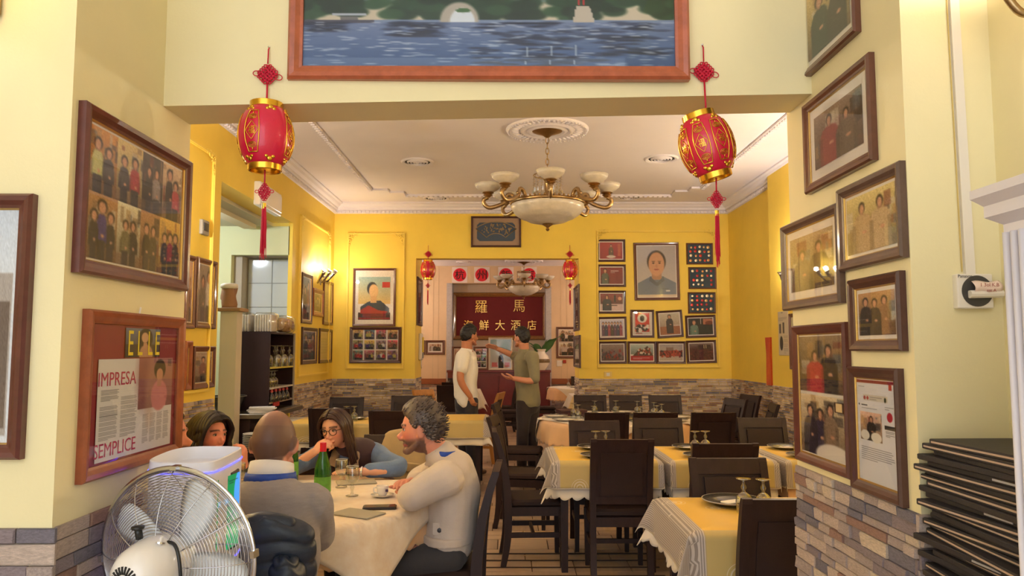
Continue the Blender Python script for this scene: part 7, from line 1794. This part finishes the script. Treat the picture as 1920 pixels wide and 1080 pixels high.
for k in range(n):
    th = r.uniform(.0115, .0155); L = .19 + r.uniform(0, .03); W = .10
    dy = 1.655 + r.uniform(-.045, .03) - (.0 if k < n - 3 else .05); dx = 1.095 + r.uniform(-.012, .012)
    if k in (2, 3): dx -= .025; dy += .01
    t = thing('menu', ('bottom black menu folder of the tall pile by the white cabinet' if k == 0 else 'topmost black menu folder of the tall pile by the white cabinet' if k == n - 1 else 'black menu folder inside the tall pile by the white cabinet'), 'menu', (dx, dy, z), r.uniform(-.11, .09), 'pile of black menus')
    MB().rbox(-W, W, -L, L, 0, th * .94, .003, n=2).build('cover', M_MENU, t)
    if r.random() < .55: MB().box(-W - .0012, -W + .004, -L + .004, L - .01, th * .35, th * .62).build('page_edge', M_STRIP, t)
    if r.random() < .15: MB().box(-W - .0015, -W + .003, -.12, -.03, th * .3, th * .6).build('clip', mat('silver_clip', (220, 222, 230), .3, .6), t)
    z += th * .94
# white cable duct and the boxed remote with its paper note
a = aty(1783, 0, 1.873); b = aty(1816, 517, 1.873)
tag(MB().add([(a.x - .011, 1.873 + .003, 2.75), (a.x + .011, 1.873 + .003, 2.75), (b.x + .012, 1.876, b.z), (b.x - .012, 1.876, b.z), (a.x - .011, 1.863, 2.75), (a.x + .011, 1.863, 2.75), (b.x + .012, 1.863, b.z), (b.x - .012, 1.863, b.z)],
             [(0, 1, 2, 3), (7, 6, 5, 4), (0, 4, 5, 1), (1, 5, 6, 2), (2, 6, 7, 3), (3, 7, 4, 0)]).build('cable_duct', M_PLAS, None), 'white plastic cable duct running down the right pier', 'cable duct')
MB().tube([(a.x - .015, 1.871, 2.75), (b.x - .017, 1.871, b.z + .01)], .002, 6).build('cable', mat('yellowed_cable', (206, 180, 110), .5), bpy.data.objects['cable_duct'])
p, q = aty(1788, 579, 1.873), aty(1852, 515, 1.873); w = q.x - p.x; h = q.z - p.z
t = thing('wall_controller', 'square white wall controller with a dark round dial and rolled paper note', 'controller', (p.x + w / 2, 1.873, p.z))
MB().rbox(-w / 2, w / 2, -.02, .003, 0, h, .004).build('housing', M_PLAS, t, smooth=True)
MB().lathe([(.001, 0), (w * .43, 0), (w * .43, .002), (.001, .003)], 36, M=Matrix.Translation((.004, -.0195, h * .5)) @ Matrix.Rotation(PI / 2, 4, 'X')).build('dial', mat('dial_grey', (66, 64, 62), 0.5), t)
lettering('Panason', .011, mat('dark_ink', (60, 54, 60), .5), t, -w * .28, -.0212, h * .93, .0002)
rs = []
for i in range(9):
    x = -.012 + .068 * i / 8; rs.append([(x, -.024 - .016 * math.sin(PI * k / 9) - .001 * math.sin(i * 2), h * .36 + .036 * k / 9 + .002 * math.sin(i)) for k in range(10)])
mb = MB().rings(rs, closed=False, cap=False); nt_ = mb.build('paper_note', mat('note_paper', (238, 214, 200), .8), t, smooth='all'); sd = nt_.modifiers.new('paper_thickness', 'SOLIDIFY'); sd.thickness = .0006
rm = MB().tube([(-.02, -.028, h * .4), (.06, -.028, h * .42)], .010, 10).build('remote_core', M_PLAS, t)
lettering('1 3ol K.B', .0125, mat('red_ink', (170, 90, 84), .6), t, .022, -.0408, h * .66, .0002); lettering('est A', .011, mat('red_ink', (170, 90, 84), .6), t, .026, -.0412, h * .5, .0002)

# ================================================================ ON THE GUESTS' TABLE
def lathe_thing(name, label, cat, loc, parts, group=None):
    t = thing(name, label, cat, loc, 0, group)
    for nm, prof, m in parts: MB().lathe(prof, 28).build(nm, m, t, smooth=True)
    return t
M_BOT = mat('green_bottle_glass', (30, 110, 34), 0.06, trans=.55, coat=.3); M_LAB = mat('green_label', (96, 160, 60), .5, var=.3, vscale=18)
def bottle(px, py, cap, lab):
    p = atz(px, py, ZT)
    return lathe_thing('water_bottle', lab, 'bottle', p, (('glass', [(.001, 0), (.038, 0), (.041, .006), (.041, .15), (.036, .18), (.022, .225), (.015, .25), (.0135, .275), (.001, .275)], M_BOT),
        ('label', [(.0415, .045), (.0419, .045), (.0419, .12), (.0415, .12)], M_LAB), ('cap', [(.001, .262), (.0155, .262), (.016, .266), (.016, .288), (.001, .29)], mat('cap_' + cap[0], cap[1], .4)), ('neck_label', [(.0148, .247), (.0168, .243), (.0165, .262), (.0150, .262)], mat('cap_' + cap[0], cap[1], .4))), 'green water bottles')
bottle(604, 938, ('red', (206, 20, 50)), 'green glass bottle with red cap on the guests\' table')
p = atz(543, 905, ZT); bottle(545, 905, ('yellow', (236, 180, 40)), 'green glass bottle with yellow cap, half behind the man in grey')
def wine_glass(px, py, lab):
    p = atz(px, py, ZT) if py else Vector((-1.45, 4.13, ZT))
    t = thing('stem_glass', lab, 'glass', p, 0, 'upright stem glasses')
    MB().lathe([(.001, 0), (.032, .001), (.033, .004), (.01, .008), (.006, .02), (.008, .035), (.012, .045), (.007, .055), (.012, .062), (.001, .064)], 20).build('stem', M_GLASS, t, smooth='all')
    MB().lathe([(.008, .062), (.026, .072), (.035, .09), (.036, .11), (.032, .15), (.031, .152), (.033, .15), (.0345, .11), (.0335, .092), (.025, .075), (.001, .068)], 24, cap=False).build('bowl', M_GLASS, t, smooth='all')
    MB().tube([(.0318 * math.cos(2 * PI * k / 24), .0318 * math.sin(2 * PI * k / 24), .152) for k in range(24)], .0011, 5, loop=True).build('rim', mat('glass_rim', (226, 226, 220), .1, spec=.8), t, smooth='all')
    return t
wine_glass(640, 914, 'stem glass beside the green bottle, farther of two in front of the woman'); wine_glass(660, 930, 'stem glass in the middle of the guests\' table, nearer the coffee cup')
wine_glass(0, 0, 'stem glass in front of the dark-haired woman')
p = atz(717, 931, ZT); t = thing('coffee_cup', 'small white espresso cup on a saucer by the man in grey zip jacket', 'cup', p)
MB().lathe([(.001, 0), (.036, 0), (.058, .010), (.060, .013), (.036, .006), (.001, .005)], 32).build('saucer', mat('white_china', (238, 232, 226), .15, coat=.4), t, smooth='all')
MB().lathe([(.001, .006), (.019, .006), (.026, .02), (.030, .045), (.031, .056), (.028, .056), (.025, .03), (.001, .015)], 28).build('cup', mat('white_china', (238, 232, 226), .15), t, smooth='all')
MB().tube(smoothpath([(-.028, 0, .045), (-.044, 0, .045), (-.044, 0, .025), (-.026, 0, .02)], 5), .0035, 7).build('handle', mat('white_china', (238, 232, 226), .15), t, smooth='all'); MB().lathe([(.001, .044), (.028, .045)], 20, cap=False).build('coffee', mat('coffee', (50, 26, 16), .2), t); MB().rbox(.02, .034, -.030, -.026, .028, .042, .003).build('logo', mat('coffee_logo', (70, 50, 90), .5), t)
p = atz(712, 953, ZT); t = thing('phone', 'dark smartphone lying on the cream damask cloth', 'phone', p, .12)
MB().rbox(-.08, .08, -.038, .038, 0, .011, .008).build('body', mat('phone_case', (36, 26, 30), .4), t, smooth=True); MB().rbox(-.074, .074, -.033, .033, .0105, .0122, .006).build('screen', mat('phone_screen', (40, 24, 28), .08), t)
for px, py, ro, l in ((668, 905, .3, 'folded grey napkin before the woman with glasses'), (625, 985, -.5, 'folded grey napkin by the man in the grey sweater')):
    p = atz(px, py, ZT) if px != 625 else Vector((-.70, 3.58, ZT)); tag(MB().rbox(-.11, .11, -.07, .07, 0, .007, .006).build('napkin', mat('grey_napkin', (168, 162, 146), .8), None, loc=p, rotz=ro), l, 'napkin', 'grey napkins')
# ================================================================ BAR CORNER
M_BLK = mat('black_cabinet', (44, 26, 30), 0.5, spec=.3); M_CPOST = mat('cream_post', (206, 196, 176), .6)
cx1, cy0, cy1 = -2.60, 8.26, 9.16
x0 = aty(443, 700, cy0).x; ztop = aty(470, 622, cy0).z; zb = aty(470, 771, cy0).z
ct = thing('bar_counter', 'dark bar counter with steel top inside the doorway', 'counter', (-3.1, 8.3, 0))
MB().box(-.7, .42, -.38, .88, 0, zb - .05).build('base', M_BLK, ct); MB().rbox(-.72, .62, -.42, .9, zb - .05, zb, .01).build('worktop', mat('steel_top', (120, 112, 104), .35, .7), ct)
cab = thing('bottle_cabinet', 'dark open-shelf cabinet holding glasses and small bottles', 'cabinet', (x0, cy0, zb))
W, D, H = cx1 - x0, cy1 - cy0, ztop - zb
MB().box(0, W, 0, .02, 0, H).build('side_panel', M_BLK, cab); MB().box(0, W, D - .02, D, 0, H).build('side_panel', M_BLK, cab); MB().box(0, .02, .02, D - .02, 0, H).build('back_panel', M_BLK, cab); MB().box(0, W, .02, D - .02, H - .02, H).build('top_panel', M_BLK, cab)
MB().box(W - .03, W + .012, D - .01, D + .035, 0, H).build('edge_post', mat('grey_post', (150, 142, 132), .5), cab)
shz = (H * .55, H * .29, .09)
for z, c in zip(shz, ((206, 190, 70), (190, 184, 176), (150, 132, 120))): MB().box(.02, W + .01, .02, D - .02, z - .018, z).build('shelf', mat('shelf_%d' % c[0], c, .4), cab)
MB().rbox(W + .008, W + .016, .12, .34, .035, .085, .01).build('red_badge', mat('red_badge', (176, 40, 36), .4), cab)
for k in range(6):
    s = 'glasses in the bar cabinet'
    o = place(gob0, USED, (x0 + .30 + .06 * (k % 2), cy0 + .12 + .12 * k, zb + shz[0]), 0, 'upturned goblet on the yellow shelf of the dark cabinet', s, 1.5)
for k in range(3): place(gob0, USED, (x0 + .32, cy0 + .10 + .10 * k, zb + shz[1]), 0, 'upturned goblet on the middle shelf of the dark cabinet', 'glasses in the bar cabinet', 1.15)
for k in range(5):
    lathe_thing('soy_bottle', 'small dark sauce bottle with red cap on the low shelf of the dark cabinet', 'bottle', (x0 + .36, cy0 + .08 + .14 * k, zb + shz[2]), (('glass', [(.001, 0), (.036, 0), (.04, .02), (.03, .07), (.016, .095), (.014, .112), (.001, .112)], mat('dark_glass', (40, 34, 30), .1, coat=.4)), ('cap', [(.001, .108), (.02, .108), (.018, .136), (.001, .138)], mat('red_plastic', (170, 40, 36), .4))), 'sauce bottles')
# stacked takeaway boxes and cup bags on top
M_FOAM = mat('foam_box', (226, 220, 212), .6, var=.06, vscale=20); M_WRAP = glass_mat('clear_wrap', (246, 244, 240), .14, .9, .12)
for k, (dx, w, nm, lab, m) in enumerate(((.13, .22, 'foam_box_stack', 'bag of white foam bowls on the dark cabinet, nearest the tiled corner', M_FOAM), (.37, .2, 'foam_box_stack', 'bag of white foam bowls between two others on the dark cabinet', M_FOAM))):
    p = aty((478, 512)[k], 620, cy0 + .18)
    t = thing(nm, lab, 'packaging', ((-2.955, -2.705)[k], cy0 + .18, ztop), 0, 'packs on the dark cabinet')
    for j in range(7):
        MB().rbox(-.10 + .028 * j, -.076 + .028 * j, -.1, .1, 0.004, .19, .01).build('foam_bowl', M_FOAM, t)
    MB().rbox(-.115, .12, -.115, .115, 0, .215, .05).build('plastic_bag', M_WRAP, t, smooth='all')
for k, px in enumerate((526, 543)):
    p = aty(px, 620, cy0 + .55)
    t = thing('cup_pack', ('clear pack of paper cups lying on the dark cabinet, left one', 'clear pack of brown paper cups lying on the dark cabinet')[k], 'packaging', ((-2.86, -2.645)[k], cy0 + .62, ztop), 0, 'packs on the dark cabinet')
    for j in range(5):
        MB().lathe([(.06, 0), (.085, .06), (.085, .064), (.06, .01)], 18, cap=True, M=Matrix.Translation((0, -.15 + .06 * j, .09)) @ Matrix.Rotation(-PI / 2, 4, 'X')).build('paper_cup', M_FOAM if k == 0 else mat('kraft_cup', (176, 138, 92), .6), t, smooth=True)
    MB().rbox(-.1, .1, -.2, .2, 0, .2, .06).build('plastic_wrap', M_WRAP, t, smooth='all')
# cream post with ledge and a bag on it
p0, p1 = aty(410, 700, 7.7), aty(441, 700, 7.7); pt = aty(425, 580, 7.7).z
t = thing('partition_post', 'cream painted partition post with a ledge at the bar doorway', 'partition', ((p0.x + p1.x) / 2, 7.7, 0)); w = (p1.x - p0.x) / 2
MB().box(-w, w, 0, .16, 0, pt - .02).build('post', M_CPOST, t); MB().rbox(-w - .04, w + .05, -.04, .2, pt - .02, pt + .015, .008).build('ledge', mat('ledge_wood', (150, 116, 80), .5), t)
p = aty(427, 578, 7.75)
t = thing('paper_bag', 'crumpled brown bag on the ledge of the cream post', 'bag', (p.x, 7.78, pt + .015))
mb = MB(); r = random.Random(3); rs = []
for i in range(8):
    z = .23 * i / 7; rs.append([((.075 + .012 * math.sin(3 * a + i) + r.uniform(-.006, .006)) * math.cos(a), (.065 + r.uniform(-.006, .006)) * math.sin(a), z) for a in [2 * PI * k / 18 for k in range(18)]])
mb.rings(rs).build('bag', mat('brown_paper', (150, 112, 84), .8, bump=.3, bscale=30), t, smooth='all'); mb = MB(); mb.lathe([(.07, .2), (.088, .215), (.085, .245), (.06, .255), (.001, .255)], 18).build('liner', M_FOAM, t, smooth='all')
# steel bowl, papers, plate stack on the counter
p = atz(452, 800, zb); p = Vector((-3.05, 7.55, zb))
t = thing('steel_bowl', 'dark steel mixing bowl on the bar counter beside the dark-haired woman', 'bowl', (-2.965, 8.06, zb))
MB().lathe([(.001, 0), (.10, 0), (.17, .13), (.185, .17), (.19, .172), (.18, .176), (.165, .13), (.095, .01), (.001, .008)], 32).build('bowl', mat('steel_dark', (96, 88, 80), .25, .9), t, smooth='all'); MB().tube([(.186 * math.cos(2 * PI * k / 28), .186 * math.sin(2 * PI * k / 28), .174) for k in range(28)], .006, 6, loop=True).build('rim', mat('steel_top', (120, 112, 104), .35, .7), t, smooth='all')
r = random.Random(8)
for k in range(5):
    tag(MB().rbox(-.13, .13, -.09, .09, 0, .012, .004).build('paper_sheaf', mat('paper_stack', (206, 202, 200), .8), None, loc=(-2.61 + r.uniform(-.015, .015), 8.07, zb + k * .0122), rotz=.3 + r.uniform(-.2, .2)), 'white sheaf of papers in the pile on the bar counter', 'papers', 'pile of papers on the counter')
for k in range(9):
    lathe_thing('stacked_plate', 'white plate in the stack on the low shelf of the bar', 'plate', (aty(480, 830, 7.1).x, 7.1, .60 + k * .016), (('dish', [(.001, 0), (.07, 0), (.12, .014), (.12, .018), (.07, .006), (.001, .006)], M_WPLATE),), 'stack of plates under the counter')
t = thing('service_trolley', 'low dark service trolley with plates beside the bar counter', 'trolley', (aty(480, 830, 7.1).x, 7.1, 0))
MB().box(-.3, .3, -.22, .2, .56, .60).build('shelf', M_BLK, t); MB().box(-.3, .3, -.22, .2, .12, .15).build('shelf', M_BLK, t)
for sx in (-1, 1):
    for sy in (-1, 1): MB().box(sx * .28 - .015, sx * .28 + .015, sy * .19 - .015, sy * .19 + .015, 0, .6).build('leg', M_BLK, t)

# ================================================================ REAR CABINET, VASE, FRAMES ON IT
yc = Y2 - .25
p, q = aty(838, 694, yc), aty(1033, 694, yc); M_LAC = mat('red_lacquer_wood', (112, 40, 40), .28, var=.15, vscale=3, coat=.4)
cb = thing('lacquer_sideboard', 'long dark red lacquered sideboard under the golden sign', 'cabinet', ((p.x + q.x) / 2, Y2 - .02, 0)); w = (q.x - p.x) / 2
MB().box(-w + .02, w - .02, -.28, -.03, 0, p.z - .05).build('carcass', M_LAC, cb); MB().rbox(-w, w, -.31, -.03, p.z - .05, p.z, .012).build('top', M_LAC, cb)
for k in range(4):
    a0 = -w + .05 + k * (2 * w - .1) / 4; d = MB().rbox(a0 + .015, a0 + (2 * w - .1) / 4 - .015, -.295, -.275, .12, p.z - .12, .006).build('door', M_LAC, cb); MB().sphere((a0 + .06, -.305, p.z * .55), .014, 8, 5).build('knob', M_GOLD, d)
zc = p.z; yf = Y2 - .10
def standing(px0, py0, px1, lab, cv, fm, b=.04):
    a, b_ = aty(px0, py0, yf), aty(px1, py0, yf); h = a.z - zc
    return picture('back', ((a.x + b_.x) / 2, yf, zc), b_.x - a.x, h, lab, cv, fm, b, .03, mount=.01, cat='picture', group='frames standing on the lacquered sideboard')
standing(848, 650, 868, 'brown frame on the sideboard, mostly behind the man in white', group_photo(24, 40, 1, 81, (170, 140, 120)), 'brown')
standing(888, 650, 916, 'brown framed photo wall picture on the sideboard between the men', collage(40, 56, 2, 3, 82, .02), 'brown')
cv = Cv(50, 64).grad((150, 176, 184), (200, 190, 180)); cv.ell(.45, .35, .3, .28, (206, 214, 214), .6, .8); cv.ell(.7, .3, .2, .2, (110, 150, 150), .6, .8); cv.person(.52, .42, .6, .24, (40, 34, 40)); cv.rect(.08, .8, .36, .95, (190, 60, 60), .7); cv.rect(.7, .8, .95, .95, (190, 60, 60), .7)
M_ = FRAME_MATS; M_['cream'] = mat('frame_cream', (206, 192, 170), .5)
standing(916, 633, 961, 'cream framed colour portrait leaning at the middle of the sideboard', cv, 'cream', .03)
p = aty(1014, 694, yf)
vs = lathe_thing('vase', 'white china vase with painted band on the red sideboard', 'vase', (p.x, yf - .13, zc), (('body', [(.001, 0), (.09, 0), (.10, .02), (.17, .12), (.19, .20), (.16, .30), (.10, .36), (.09, .40), (.115, .45), (.10, .45), (.001, .38)], mat('vase_china', (232, 222, 206), .2, coat=.4)), ('painted_band', [(.188, .16), (.1935, .19), (.1935, .205), (.186, .24), (.184, .24), (.184, .16)], mat('vase_band', (120, 96, 60), .4, var=.5, vscale=14))))
r = random.Random(2)
pl = thing('potted_plant', 'broad-leaved green plant standing in the white vase', 'plant', (p.x, yf - .13, zc + .40))
for k, (a, l, s) in enumerate(((.5, .55, .09), (2.7, .42, .07), (.2, .62, .05), (1.2, .5, .06), (2.2, .36, .08), (3.0, .3, .07), (.9, .4, .07))):
    d = Vector((math.cos(a), -.15, 0)); pts = [Vector((0, 0, -.1)) + d * (l * .75 * u) + Vector((0, 0, l * .95 * u * (1.25 - .5 * u))) for u in [i / 8 for i in range(9)]]
    MB().tube(pts, [(max(.006, s * math.sin(PI * min(1, u * 1.02)) ** .8), .004) for u in [i / 8 for i in range(9)]], 8, side=(0, 1, .3) if k % 2 else (1, 0, .6)).build('leaf', mat('plant_leaf', (70, 110, 56), .4, var=.25, vscale=6), pl, smooth='all')
